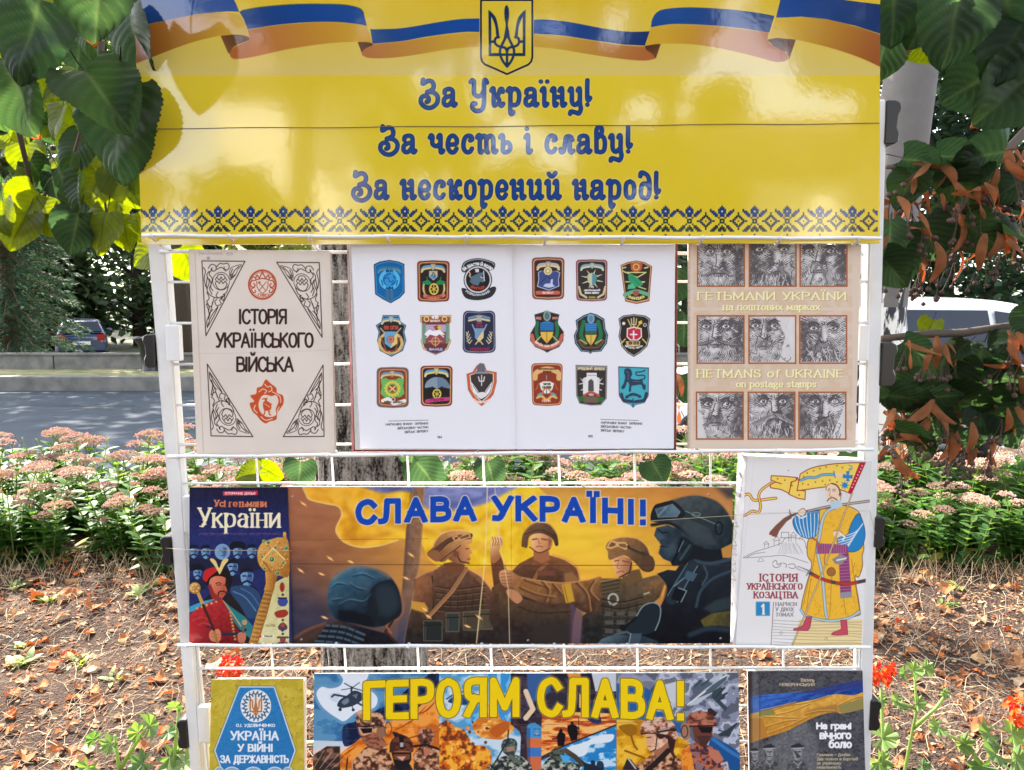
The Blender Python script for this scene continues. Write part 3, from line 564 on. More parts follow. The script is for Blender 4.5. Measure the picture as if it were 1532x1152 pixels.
def art_history():
 P=Print(278,368,506,686,2.0,(229,216,203))
 P.shade(lambda X,Y,a:a-(np.clip((fbm(X/30,Y/30,5,4)[...,None]-0.5)*14,-3,6))-np.array((8,14,20))*np.clip(1-(np.minimum(np.minimum(X-284,500-X),np.minimum(Y-372,680-Y))/9),0,1)[...,None]*fbm(X/8,Y/8,9)[...,None])
 P.view(270,360,3.492)
 K=(62,42,38)
 P.line([(75,60),(120,1105)],5,(196,178,162),a=0.8)
 S=[(112,106),(337,108),(133,497)]
 for D in([(112,106),(337,108),(133,497)],[(725,115),(503,113),(740,505)],[(160,1020),(378,1024),(140,645)],[(750,1023),(537,1024),(745,650)]):
  m=aff(S,D)
  P.line(m(S),5,K,closed=True)
  def c(pts,w=4.3,cl=False):P.line(m(crom(pts,cl,5)),w,K)
  c([(212+44*math.cos(t*0.5236),212+46*math.sin(t*0.5236))for t in range(12)],3.4,True)
  for r in(0,1):c([(182,206+r*18),(190,192+r*18),(203,206+r*18),(212,190+r*18),(222,206+r*18),(234,194+r*18),(243,208+r*18)])
  c([(182,226),(196,250),(214,256),(232,248),(244,228)]);c([(192,188),(200,178),(222,178),(232,190)])
  c([(140,190),(136,240),(150,280),(190,300),(222,290),(205,310),(212,330),(190,340),(180,318),(190,308)])
  c([(150,160),(138,180),(150,215),(140,250)]);c([(165,150),(150,175),(166,200),(158,240),(170,262)])
  c([(145,145),(160,125),(182,130),(186,150),(172,160),(160,150),(166,142)])
  c([(186,140),(205,120),(225,122),(245,118),(255,135),(246,152),(230,150),(228,138)]);c([(190,150),(215,140),(238,160)])
  c([(262,205),(256,170),(268,140),(318,126),(300,150),(286,180),(262,205)],3.2,False);c([(266,195),(280,160),(306,134)]);c([(262,180),(275,172)]);c([(270,190),(288,176)])
  c([(140,455),(138,420),(150,380),(136,330),(160,345),(176,300)]);c([(142,450),(158,400),(196,345),(176,390),(160,420),(142,450)]);c([(150,380),(170,360)]);c([(140,320),(150,350),(146,372)])
  c([(214,305),(232,282),(224,312),(214,305)]);c([(150,200),(160,225),(152,250),(164,280)]);c([(138,270),(150,300),(136,318)]);c([(250,240),(240,270),(222,282)]);c([(196,268),(186,288),(198,300)]);c([(168,320),(160,360),(146,410)]);c([(272,148),(262,176),(268,196)]);c([(120,140),(130,160),(124,200),(132,240)])
 R=(188,74,42)
 P.ring(428,230,71,9,R,75);P.ring(428,230,63,2.5,R,66)
 def r(pts,w=5):P.line(crom(pts,False,5),w,R)
 r([(392,198),(400,180),(412,194),(428,168),(444,194),(458,180),(464,198)],6);r([(395,204),(428,198),(462,204)],6);r([(428,160),(428,172)],6)
 r([(398,212),(400,240),(412,262),(428,274),(446,262),(456,240),(458,212)],4)
 P.line([(408,216),(446,262)],4,R);P.line([(448,216),(410,262)],4,R);r([(404,222),(416,214),(412,228)],4)
 for sx in(1,-1):
  f=lambda q:[(428+sx*(x-428),y)for x,y in q]
  r(f([(462,206),(484,212),(490,232),(476,244),(466,234),(474,224)]),6);r(f([(470,246),(484,252),(478,268),(464,270),(466,258)]),5);r(f([(462,196),(478,190),(484,202)]),5)
 P.text('ПФП',404,462,292,15,3.4,R)
 for t,x0,x1,y in(('ІСТОРІЯ',303,560,438),('УКРАЇНСЬКОГО',183,700,561),('ВІЙСЬКА',291,595,687)):
  P.text(t,x0,x1,y,82,12,K)
 O=(206,84,44)
 P.fill([(445,726),(470,745),(500,770),(505,795),(535,810),(538,850),(520,880),(505,905),(500,935),(465,945),(445,955),(420,940),(400,915),(375,890),(362,850),(385,840),(365,810),(395,800),(400,770),(425,760)],O,sm=True)
 P.fill([(448,806),(475,812),(500,808),(512,840),(498,880),(500,910),(470,922),(440,916),(415,890),(408,850),(425,812)],(230,214,198),sm=True)
 W=(232,206,184)
 for q in([(440,750),(455,765),(470,760),(478,780),(460,790)],[(410,790),(430,775),(450,785),(440,798)],[(480,790),(500,800),(520,815),(524,845)],[(392,860),(384,880),(400,900)],[(420,920),(445,938),(480,930)],[(515,870),(506,890),(512,905)]):P.line(crom(q,False,4),5,W)
 P.line([(428,828),(452,824)],6,O);P.disc(446,832,7,O);P.fill([(434,842),(456,840),(474,858),(470,884),(440,888),(432,868)],O,sm=True);P.line([(440,852),(466,870)],3,W);P.line([(442,885),(438,908),(430,911)],6,O);P.line([(460,885),(464,908),(472,911)],6,O);P.line([(456,850),(476,854)],5,O);P.line([(430,862),(470,896)],3,O)
 for i in range(9):P.line(crom([(104+i*13,70+(i%2)*4),(108+i*13,58+(i*7%5)),(112+i*13,72),(116+i*13,64+(i*5%6))],False,4),1.8,(150,140,146),a=0.8)
 P.text('55',240,274,76,15,2,(160,150,152));P.line([(98,56),(96,66),(100,76)],2,(150,140,146));P.disc(146,91,9,(140,130,150),a=0.6);P.line([(112,98),(165,100)],1.5,(180,168,165))
 P.line([(80,590),(300,588),(560,580),(780,572)],2.2,(205,192,180),a=0.8)
 return P
def badge(P,pts,*layers):
 cx=sum(p[0]for p in pts)/len(pts);cy=sum(p[1]for p in pts)/len(pts)
 for k,c in layers:P.fill([(cx+(x-cx)*k,cy+(y-cy)*(1-(1-k)*0.78))for x,y in pts],c)
def tomb(x0,y0,x1,y1,t=12,b=8,r=22):
 0
 o=[]
 for cx,cy,a0 in((x0+r,y0+t+r*0.7,180),(x1-r,y0+t+r*0.7,270),(x1-b-r*0.8,y1-r,0),(x0+b+r*0.8,y1-r,90)):
  if a0==270:o.append(((x0+x1)/2,y0))
  for k in range(4):o.append((cx+r*math.cos(math.radians(a0+30*k)),cy+r*math.sin(math.radians(a0+30*k))))
  if a0==0:o.append(((x0+x1)/2,y1+5))
 return o
def ribbon(P,cx,cy,w,h,c1=(90,140,190),c2=(226,204,120),shd=(120,130,128)):
 P.line(crom([(cx-w,cy+h*1.2),(cx-w*0.8,cy+h*0.2),(cx-w*0.25,cy-h*0.1),(cx,cy),(cx+w*0.25,cy-h*0.1),(cx+w*0.8,cy+h*0.2),(cx+w,cy+h*1.2)]),h*0.75,c1)
 P.line(crom([(cx-w,cy+h*1.9),(cx-w*0.8,cy+h),(cx-w*0.25,cy+h*0.6),(cx,cy+h*0.7),(cx+w*0.25,cy+h*0.6),(cx+w*0.8,cy+h),(cx+w,cy+h*1.9)]),h*0.7,c2)
 P.fill([(cx-h*0.8,cy-h*0.9),(cx+h*0.8,cy-h*0.9),(cx+h*0.8,cy+h*0.7),(cx,cy+h*1.5),(cx-h*0.8,cy+h*0.7)],shd)
 P.line([(cx,cy-h*0.5),(cx,cy+h)],h*0.22,c2);P.line([(cx-h*0.4,cy-h*0.5),(cx-h*0.4,cy+h*0.4),(cx+h*0.4,cy+h*0.4),(cx+h*0.4,cy-h*0.5)],h*0.18,c2)
def art_pages():
 P=Print(512,362,1020,680,2.0,(240,238,243))
 P.view(540,375,4.609)
 blu=[(88,95),(130,75),(195,64),(260,75),(300,92),(302,290),(270,325),(205,363),(150,335),(98,300)]
 badge(P,blu,(1,(24,62,98)),(0.93,(70,150,206)),(0.87,(20,104,168)))
 ribbon(P,195,118,75,17,(60,125,160),(110,150,160),(40,95,130))
 P.disc(197,200,72,(90,190,236));P.disc(197,200,47,(26,112,180));P.fill([(165,215),(170,180),(200,165),(225,150),(222,185),(240,205),(215,220),(205,245),(180,240)],(60,150,214),sm=True)
 P.text('ВОЛ',172,222,150,20,6,(14,70,120));P.text('АДМІ',170,225,268,20,6,(14,70,120));P.line([(142,205),(150,240)],6,(14,70,120));P.line([(252,205),(244,240)],6,(14,70,120))
 P.line(crom([(160,195),(185,185),(200,215),(225,205)]),5,(16,70,120));P.fill(rect(168,275,228,335),(50,110,150));P.line([(182,275),(182,335)],8,(90,110,130));P.line([(214,275),(214,335)],8,(70,120,160))
 t2=tomb(387,66,612,350);badge(P,t2,(1,(132,56,38)),(0.9,(228,192,140)),(0.86,(140,66,44)),(0.8,(48,38,34)))
 ribbon(P,497,108,78,20,(110,165,205),(226,208,140),(150,160,150))
 P.fill([(470,140),(528,140),(528,180),(500,205),(470,180)],(200,190,160));P.fill(rect(478,165,520,192),(90,160,210));P.line(crom([(490,175),(498,150),(510,172),(500,190)]),6,(90,80,70))
 for sx in(-1,1):
  P.fill([(503+sx*80,215),(503+sx*40,200),(503+sx*15,222),(503+sx*25,236),(503+sx*78,232)],(40,140,90));P.line([(503+sx*45,205),(503+sx*48,182)],6,(40,140,90))
  P.line(crom([(503+sx*70,235),(503+sx*72,270),(503+sx*58,305)]),12,(222,200,130));P.line([(503+sx*66,250),(503+sx*60,300)],4,(150,120,60))
 P.ring(503,265,28,10,(236,206,90),36);P.disc(503,265,20,(60,46,30));[P.line([(503+24*math.cos(a),265+30*math.sin(a)),(503-24*math.cos(a),265-30*math.sin(a))],6,(236,206,90))for a in(0.5,1.57,2.64)]
 P.line(crom([(440,312),(503,325),(572,308)]),24,(216,122,100));P.text('КРОПИВ',448,560,324,14,3.5,(170,70,50))
 P.fill(crom([(692,128),(716,75),(806,52),(900,72),(926,98),(898,140),(806,112),(718,150)],True,4),(44,44,48));P.line(crom([(700,130),(722,82),(806,60),(894,78),(918,100)]),4,(220,220,222))
 P.fill(crom([(694,270),(712,258),(806,292),(910,248),(932,268),(896,320),(806,342),(722,326)],True,4),(50,50,54))
 P.text('ЗА ЩАСТЯ Й ВОЛЮ',702,912,0,26,7,(236,236,238),arc=(806,250,142));P.text('РОЗВІДУВАЛЬНИЙ',716,902,0,18,4,(220,220,222),arc=(806,160,-152))
 P.disc(806,200,98,(34,34,38));P.disc(806,200,92,(226,224,226));P.disc(806,200,82,(40,36,38))
 P.text('18',784,816,150,26,7,(240,236,230));P.line([(742,140),(756,165),(746,170),(766,195)],7,(240,196,150))
 P.fill([(760,180),(790,165),(820,152),(850,150),(846,170),(830,175),(836,195),(862,205),(845,218),(820,215),(810,240),(775,235),(750,215)],(96,118,136));P.line([(846,140),(850,205)],6,(236,236,236));P.line(crom([(826,180),(838,188),(850,180)]),5,(240,240,240));P.text('БРИГАДА',750,862,0,20,5,(196,74,40),arc=(806,176,-94))
 s4=[(150,445),(262,445),(275,490),(312,515),(300,560),(312,620),(290,690),(210,732),(130,690),(112,620),(122,560),(102,515),(140,490)]
 badge(P,s4,(1,(40,62,82)),(0.95,(120,160,186)),(0.88,(44,44,50)))
 ribbon(P,208,470,62,18,(110,165,205),(230,214,150),(150,170,175))
 P.text('93 ОПЗ',156,258,545,28,7,(198,84,62));P.ring(205,635,78,20,(226,184,116),68);P.fill([(160,558),(250,558),(246,640),(205,672),(164,640)],(110,170,206));P.fill([(250,558),(252,640),(205,672),(225,600)],(236,206,120));P.disc(205,612,26,(176,100,90));P.ring(205,612,16,4,(226,180,150))
 for sx in(-1,1):P.line([(205+sx*70,535),(205+sx*40,570)],9,(200,170,130));P.line([(205+sx*64,600),(205+sx*30,690)],8,(150,90,60))
 P.text('ПОЛК ЗВЯЗКУ',150,262,0,14,3.4,(150,60,40),arc=(205,620,-82))
 s5=[(410,445),(622,445),(622,495),(610,500),(612,600),(622,620),(600,680),(515,720),(430,680),(412,620),(420,600),(420,500),(410,495)]
 badge(P,s5,(1,(140,84,60)),(0.97,(238,214,140)),(0.9,(120,60,46)))
 P.fill(rect(430,508,602,640),(150,80,84));P.fill(rect(424,500,446,640),(110,160,140));P.fill(rect(586,500,606,640),(110,160,140));P.fill(rect(418,455,614,492),(160,90,60));P.fill(rect(446,510,586,560),(190,170,190))
 P.text('415',486,536,472,26,7,(250,246,250));P.text('ВУЗОЛ',478,546,492,15,4,(244,230,230));P.ring(452,472,16,7,(240,216,150));P.ring(576,472,16,7,(240,216,150))
 P.fill([(440,575),(470,545),(500,555),(530,540),(560,560),(578,580),(540,578),(520,590),(480,580),(460,590)],(250,244,246),sm=True);P.fill([(500,520),(530,515),(545,545),(515,550)],(160,70,60));P.fill([(525,525),(550,520),(556,545),(536,548)],(236,200,90));P.line([(470,580),(452,600)],7,(250,244,246));P.line([(548,575),(570,596)],7,(250,244,246))
 P.ring(514,625,26,8,(226,150,110));P.line([(470,625),(558,625)],6,(226,180,130));P.line([(514,592),(514,660)],6,(226,180,130));P.fill([(440,650),(515,672),(590,650),(575,690),(515,712),(455,690)],(90,66,100));P.text('ЗАХІД',468,564,688,16,4,(230,220,236))
 t6=tomb(704,420,926,704,4,4,34);badge(P,t6,(1,(50,52,76)),(0.93,(196,198,212)),(0.9,(48,50,76)))
 P.line(crom([(745,465),(815,450),(885,465)]),15,(120,150,180));P.line(crom([(745,482),(815,470),(885,482)]),14,(222,206,160));P.fill(rect(798,448,832,490),(180,176,160))
 P.text('94',796,838,510,24,7,(160,60,84));P.text('ОПЗ',790,842,528,14,4,(160,60,84));P.fill([(785,535),(848,535),(845,600),(815,630),(785,600)],(120,160,190));P.fill([(848,540),(845,600),(815,632),(800,612)],(232,206,150));P.line([(768,510),(790,560)],8,(170,176,190));P.line([(866,510),(842,560)],8,(170,176,190));P.line([(790,645),(815,615),(840,645)],8,(230,200,120))
 for sx in(-1,1):
  for k in range(4):P.line([(815+sx*(66+k*5),640-k*20),(815+sx*(50+k*8),618-k*20)],6,(226,214,160));P.line([(815+sx*(66+k*5),640-k*20),(815+sx*(84+k*2),622-k*20)],6,(226,214,160))
 P.text('МОБІЛЬНИЙ',752,888,690,22,6,(150,48,72))
 t7=tomb(108,802,330,1080,12,6,30);badge(P,t7,(1,(110,112,116)),(0.92,(150,66,40)),(0.86,(232,196,140)),(0.82,(150,66,40)))
 ribbon(P,215,845,74,18,(100,160,200),(232,210,140),(170,160,140))
 P.fill([(136,890),(170,876),(190,890),(240,890),(262,876),(298,890),(290,930),(300,985),(270,1010),(160,1010),(134,985),(145,935)],(110,190,100));P.ring(217,952,44,13,(226,204,84));P.disc(217,952,30,(170,90,40));P.line([(198,935),(236,970)],7,(240,220,160));P.line([(236,935),(198,970)],7,(240,220,160));[P.disc(217+52*math.cos(a*0.4),952+52*math.sin(a*0.4),6,(226,204,84))for a in range(16)]
 P.line(crom([(150,1035),(190,1022),(220,1052),(250,1050),(300,1035)]),24,(240,240,234));P.text('ПОЛК ЗВЯЗКУ',160,290,1052,14,3.5,(70,90,80));P.ring(222,1026,13,5,(226,226,226))
 t8=tomb(410,792,632,1072,10,8,26);badge(P,t8,(1,(132,56,40)),(0.91,(232,200,140)),(0.87,(140,60,40)),(0.82,(40,36,36)))
 ribbon(P,520,828,78,20,(110,165,205),(236,216,140),(180,170,120))
 P.fill([(442,945),(452,905),(490,878),(525,872),(570,880),(604,915),(614,950),(565,942),(525,952),(480,942)],(140,158,174),sm=True);P.fill([(525,872),(570,880),(604,915),(614,950),(565,942),(528,950)],(112,132,152));P.fill([(455,985),(490,935),(525,955),(560,935),(600,985)],(38,34,36))
 P.ring(524,988,26,9,(236,210,90),30);[P.line([(524+22*math.cos(a),988+24*math.sin(a)),(524-22*math.cos(a),988-24*math.sin(a))],5,(236,210,90))for a in(0.5,1.57,2.64)];P.line(crom([(454,1038),(525,1028),(602,1022)]),26,(206,70,130));P.text('ПОЛК',480,576,1040,15,4,(120,30,70),y1=1033)
 s9=[(728,850),(770,836),(796,795),(822,774),(850,780),(866,826),(936,838),(936,905),(915,990),(880,1035),(832,1072),(780,1030),(738,960)]
 badge(P,s9,(1,(150,100,84)),(0.97,(214,100,56)),(0.8,(236,232,230)),(0.74,(66,58,58)))
 P.fill([(798,800),(824,776),(848,782),(858,820),(840,838),(806,836)],(110,110,122));P.line([(790,842),(872,842)],14,(150,150,160));P.line([(810,870),(818,900),(846,900),(852,870)],8,(226,222,222));P.line([(832,860),(832,930)],7,(226,222,222))
 for sx in(-1,1):P.fill([(832+sx*8,1000),(832+sx*30,960),(832+sx*74,900),(832+sx*66,945),(832+sx*56,975),(832+sx*26,1010)],(240,238,236));P.line([(832+sx*26,980),(832+sx*60,930)],4,(110,100,100))
 P.fill([(800,985),(845,975),(860,1000),(832,1022),(806,1010)],(236,232,230),sm=True);P.text('ВІЙСЬКОВА ЧАСТИНА',756,908,0,16,4.5,(250,230,214),arc=(832,950,-104))
 K=(70,68,74)
 P.view(510,360,3.4926)
 P.line([(250,943),(456,938)],2.4,K)
 for i,(t,x0)in enumerate((('НАРУКАВНІ ЗНАКИ  ОКРЕМИХ',234),('ВІЙСЬКОВИХ ЧАСТИН',297),("ВІЙСЬК ЗВ'ЯЗКУ",334))):P.text(t,x0,457,967+i*20,12.5,2.1,K,y1=961+i*20)
 P.text('184',503,529,1033,12,2.2,K)
 P.view(780,375,4.609)
 t1=tomb(72,44,297,335,12,8,26);badge(P,t1,(1,(140,72,56)),(0.91,(234,204,160)),(0.87,(130,70,56)),(0.81,(60,46,46)))
 ribbon(P,185,92,74,20,(196,190,190),(236,216,160),(170,150,140))
 sh=[(115,150),(135,138),(185,150),(245,138),(268,152),(258,200),(262,245),(190,275),(108,248),(118,200)]
 badge(P,sh,(1,(214,216,230)),(0.93,(70,84,140)));P.line([(130,230),(180,170),(225,225)],5,(50,56,96));P.fill([(150,246),(165,228),(200,226),(204,198),(218,196),(216,232),(232,246),(190,256)],(206,212,236));P.disc(183,140,28,(236,224,180));P.disc(183,140,20,(206,176,90));P.disc(183,140,10,(236,226,180))
 P.line([(110,290),(255,290)],26,(206,104,84));P.text('ВУЗОЛ',146,222,298,15,4,(240,214,204))
 t2=tomb(376,60,594,345,10,8,24);badge(P,t2,(1,(140,76,70)),(0.92,(228,190,180)),(0.88,(60,52,52)))
 ribbon(P,488,100,76,18,(140,180,190),(228,224,190),(150,170,160))
 P.fill([(455,168),(488,150),(520,168),(518,215),(488,245),(458,215)],(90,150,160));P.fill([(455,168),(488,152),(488,245),(458,215)],(200,206,170))
 for a in range(8):P.line([(488+40*math.cos(a*0.785+0.3),195+40*math.sin(a*0.785+0.3)),(488+78*math.cos(a*0.785+0.3),195+66*math.sin(a*0.785+0.3))],9,(228,224,170),taper=(1,0.3))
 P.text('ЦЕНТРАЛЬНИЙ',432,545,280,13,4,(240,236,234));P.text('ВУЗОЛ ЗВЯЗКУ',438,538,298,13,4,(240,236,234));[P.line([(488+sx*90,250),(488+sx*78,300),(488+sx*40,322)],14,(220,206,150))for sx in(-1,1)];P.line([(470,322),(505,322)],14,(170,160,60));P.text('70',474,500,258,16,4.5,(240,236,234))
 s3=[(684,100),(730,80),(792,68),(850,80),(902,108),(882,348),(795,368),(716,350)]
 badge(P,s3,(1,(150,66,40)),(0.94,(232,200,140)),(0.89,(56,46,42)))
 P.fill([(752,82),(836,82),(830,130),(792,160),(756,130)],(196,100,60));P.ring(792,112,20,8,(236,190,110));P.line([(715,150),(800,150),(860,150),(800,185),(700,140)],7,(232,224,150));P.line([(720,115),(700,120)],8,(232,224,150));P.line([(850,120),(872,115)],9,(232,224,150));P.line([(720,215),(850,215),(780,240),(858,265)],7,(232,224,150))
 P.fill([(738,168),(760,160),(830,215),(832,240),(800,250),(765,240),(742,205)],(60,160,110),sm=True);P.line([(760,180),(815,235)],4,(40,120,84));P.fill([(738,235),(770,225),(790,260),(730,266)],(90,190,140));P.line(crom([(712,305),(790,280),(868,300)]),26,(110,180,140));P.fill([(770,275),(810,275),(808,305),(790,316),(772,305)],(170,90,80));P.text('УМАНСЬКА',726,858,0,22,5.5,(240,226,130),arc=(792,220,-120))
 s4=[(145,425),(175,412),(205,425),(262,440),(250,500),(292,560),(290,620),(260,665),(200,690),(178,704),(156,690),(96,665),(60,620),(62,570),(100,505),(90,440)]
 badge(P,s4,(1,(60,72,66)),(0.93,(56,44,42)))
 P.text('ЗБД',100,138,474,18,5,(226,150,130));P.text('УКЛ',212,252,474,18,5,(226,150,130));P.disc(177,450,26,(150,170,160),36);P.disc(177,450,17,(90,120,120),26)
 P.fill([(130,500),(160,488),(192,488),(222,500),(222,552),(130,552)],(56,130,196));[P.line([(134,510+k*13),(218,506+k*13)],4,(30,80,130))for k in range(4)];P.fill([(130,560),(222,560),(210,600),(176,640),(140,600)],(232,190,80));P.line([(176,565),(176,630)],5,(150,110,40))
 for sx in(-1,1):P.line(crom([(176+sx*60,610),(176+sx*72,560),(176+sx*66,495)]),24,(50,120,80));P.line([(176+sx*30,580),(176+sx*72,620)],7,(220,190,120))
 P.line(crom([(72,585),(95,640),(176,670),(255,640),(282,585)]),26,(206,110,90));P.text('ЗБРОЙНІ СИЛИ УКРАЇНИ',80,275,0,17,4.5,(246,220,206),arc=(177,545,-122))
 s5=[(478,428),(520,440),(572,470),(580,540),(598,580),(590,640),(550,695),(490,700),(476,712),(462,700),(410,695),(370,640),(362,585),(382,540),(374,480),(430,445)]
 badge(P,s5,(1,(34,48,60)),(0.94,(150,186,204)),(0.9,(44,52,54)),(0.84,(56,50,46)))
 P.disc(480,470,25,(130,176,200),32);P.disc(480,470,15,(90,140,170),22);P.fill([(440,500),(520,500),(518,570),(442,570)],(70,140,200));[P.line([(444,512+k*14),(516,508+k*14)],4,(40,96,150))for k in range(4)];P.fill([(440,555),(520,555),(516,575),(444,575)],(50,110,70));P.fill([(440,580),(520,580),(505,620),(480,655),(452,620)],(226,190,90));P.line([(480,585),(480,648)],5,(150,110,40))
 for sx in(-1,1):P.line(crom([(480+sx*40,640),(480+sx*68,580),(480+sx*50,490)]),26,(46,120,76));P.line([(480+sx*30,640),(480+sx*75,615)],9,(206,176,110))
 P.line(crom([(392,620),(430,665),(480,668),(530,665),(570,620)]),14,(120,80,60))
 s6=[(700,448),(775,438),(855,448),(888,470),(880,530),(888,590),(868,660),(820,705),(776,732),(730,705),(690,660),(670,590),(680,530),(670,470)]
 badge(P,s6,(1,(50,46,44)),(0.95,(200,206,200)),(0.91,(52,44,40)))
 P.fill([(727,535),(776,522),(830,535),(832,595),(805,620),(750,620),(725,595)],(240,230,214));P.fill([(735,542),(776,532),(822,542),(824,592),(800,612),(755,612),(733,592)],(204,50,78));P.line([(774,555),(774,606)],10,(248,240,236));P.line([(752,578),(796,578)],10,(248,240,236))
 for q in([(776,462),(776,520)],[(758,470),(762,510),(790,510),(794,470)]):P.line(q,8,(216,196,150))
 P.line([(735,475),(760,530)],7,(226,200,110));P.fill([(805,490),(830,480),(835,500),(815,512)],(236,200,80));P.line([(815,505),(790,540)],7,(236,200,80));P.disc(706,502,11,(240,236,226));P.ring(852,512,10,5,(230,226,216));P.fill([(720,625),(820,625),(816,655),(770,662),(728,655)],(222,196,130));P.text('131 ОПЗ',736,812,648,20,5,(70,50,36));[P.line([(776+sx*60,610),(776+sx*88,640)],9,(226,190,90))for sx in(-1,1)];P.text('ВІРНІСТЬ ЧЕСТЬ',708,842,0,13,4,(236,230,226),arc=(776,560,-118))
 t7=tomb(68,775,285,1066,10,12,26);badge(P,t7,(1,(164,74,46)),(0.94,(232,196,150)),(0.9,(150,62,40)))
 P.line(crom([(95,880),(105,840),(178,815),(252,840),(258,880)]),34,(232,184,120));P.text('ТЕРИТОРІАЛЬНИЙ',112,246,822,12,3.4,(90,50,40));P.text('ВУЗОЛ',150,208,840,12,3.4,(90,50,40));P.fill([(158,855),(190,855),(188,885),(174,895),(160,885)],(120,70,66));P.line([(174,860),(174,890)],4,(200,190,190))
 P.fill([(125,915),(150,902),(200,902),(225,915),(215,955),(190,985),(160,985),(135,955)],(236,236,222));P.text('1815',148,202,928,16,4.5,(60,60,50));P.text('ОНБЗ',144,206,952,18,5,(60,60,50));P.line([(174,960),(174,1000)],5,(60,90,110));[P.line([(175+sx*55,915),(175+sx*70,945),(175+sx*60,945),(175+sx*78,960)],5,(214,100,90))for sx in(-1,1)]
 [P.disc(175+sx*48,992,22,(120,160,176),10,rot=sx*0.5)for sx in(-1,1)];P.ring(175,985,28,8,(214,110,70),34);P.line(crom([(108,1015),(140,1005),(175,1030),(210,1005),(242,1015)]),14,(226,190,110));P.text('ПОЛК',142,204,1045,18,5,(240,200,180))
 s8=[(374,788),(592,795),(588,1020),(550,1065),(480,1068),(400,1055),(378,1000)]
 badge(P,s8,(1,(84,82,86)),(0.96,(206,200,190)),(0.93,(64,54,52)))
 P.text("УРЯДОВИЙ ЗВ'ЯЗОК",384,580,822,20,5.5,(224,206,170),y1=826);P.fill([(450,842),(520,842),(520,870),(540,880),(535,990),(425,990),(425,880),(450,870)],(236,234,230));P.fill([(462,900),(480,884),(498,900),(500,970),(460,970)],(90,84,84));P.line([(455,860),(515,860)],4,(150,146,146))
 for sx in(-1,1):P.fill([(482+sx*40,930),(482+sx*80,875),(482+sx*60,890),(482+sx*40,880)],(220,220,220));P.line([(482+sx*40,910),(482+sx*82,920)],7,(230,228,226));P.line([(482+sx*44,950),(482+sx*70,962)],6,(230,228,226))
 P.line(crom([(430,1000),(480,978),(535,1000)]),16,(196,84,70));P.fill([(390,1005),(430,1005),(430,1040),(400,1040)],(46,120,60));P.fill([(530,1010),(570,1010),(560,1040),(530,1045)],(46,120,60));P.fill([(430,1005),(530,1005),(530,1050),(430,1048)],(120,100,84));P.text('1992',462,500,1002,12,3,(240,220,200))
 s9=[(668,798),(880,806),(878,1000),(850,1050),(790,1064),(770,1084),(752,1064),(700,1045),(672,1000)]
 badge(P,s9,(1,(52,70,88)),(0.95,(74,176,192)))
 D=(54,66,88)
 P.fill([(715,815),(750,815),(765,850),(755,880),(800,890),(832,885),(840,915),(858,930),(852,962),(836,950),(826,925),(780,930),(760,935),(755,970),(740,968),(744,925),(730,905),(715,945),(695,955),(690,940),(705,915),(715,870),(708,840)],D,sm=True)
 P.line(crom([(830,888),(850,880),(845,860),(800,860),(790,840),(830,835),(852,825)]),9,D);P.line(crom([(722,830),(738,850),(735,890)]),4,(86,120,150));P.line([(770,900),(820,905)],4,(86,120,150));P.line(crom([(725,1010),(770,990),(818,1006)]),20,D);P.line(crom([(690,990),(705,1030),(760,1040)]),22,D);P.line(crom([(862,985),(845,1030),(785,1042)]),22,D);P.line([(770,1020),(770,1075)],7,(40,70,96));P.line([(740,1006),(802,1006)],4,(90,150,170))
 P.view(760,360,3.4926)
 P.line([(485,934),(682,940)],2.4,K)
 for i,(t,x1)in enumerate((('НАРУКАВНІ ЗНАКИ  ОКРЕМИХ',702),('ВІЙСЬКОВИХ ЧАСТИН',644),("ВІЙСЬК ЗВ'ЯЗКУ",608))):P.text(t,486,x1,957+i*20,12.5,2.1,K,y1=963+i*20)
 P.text('185',417,443,1028,12,2.2,K)
 return P
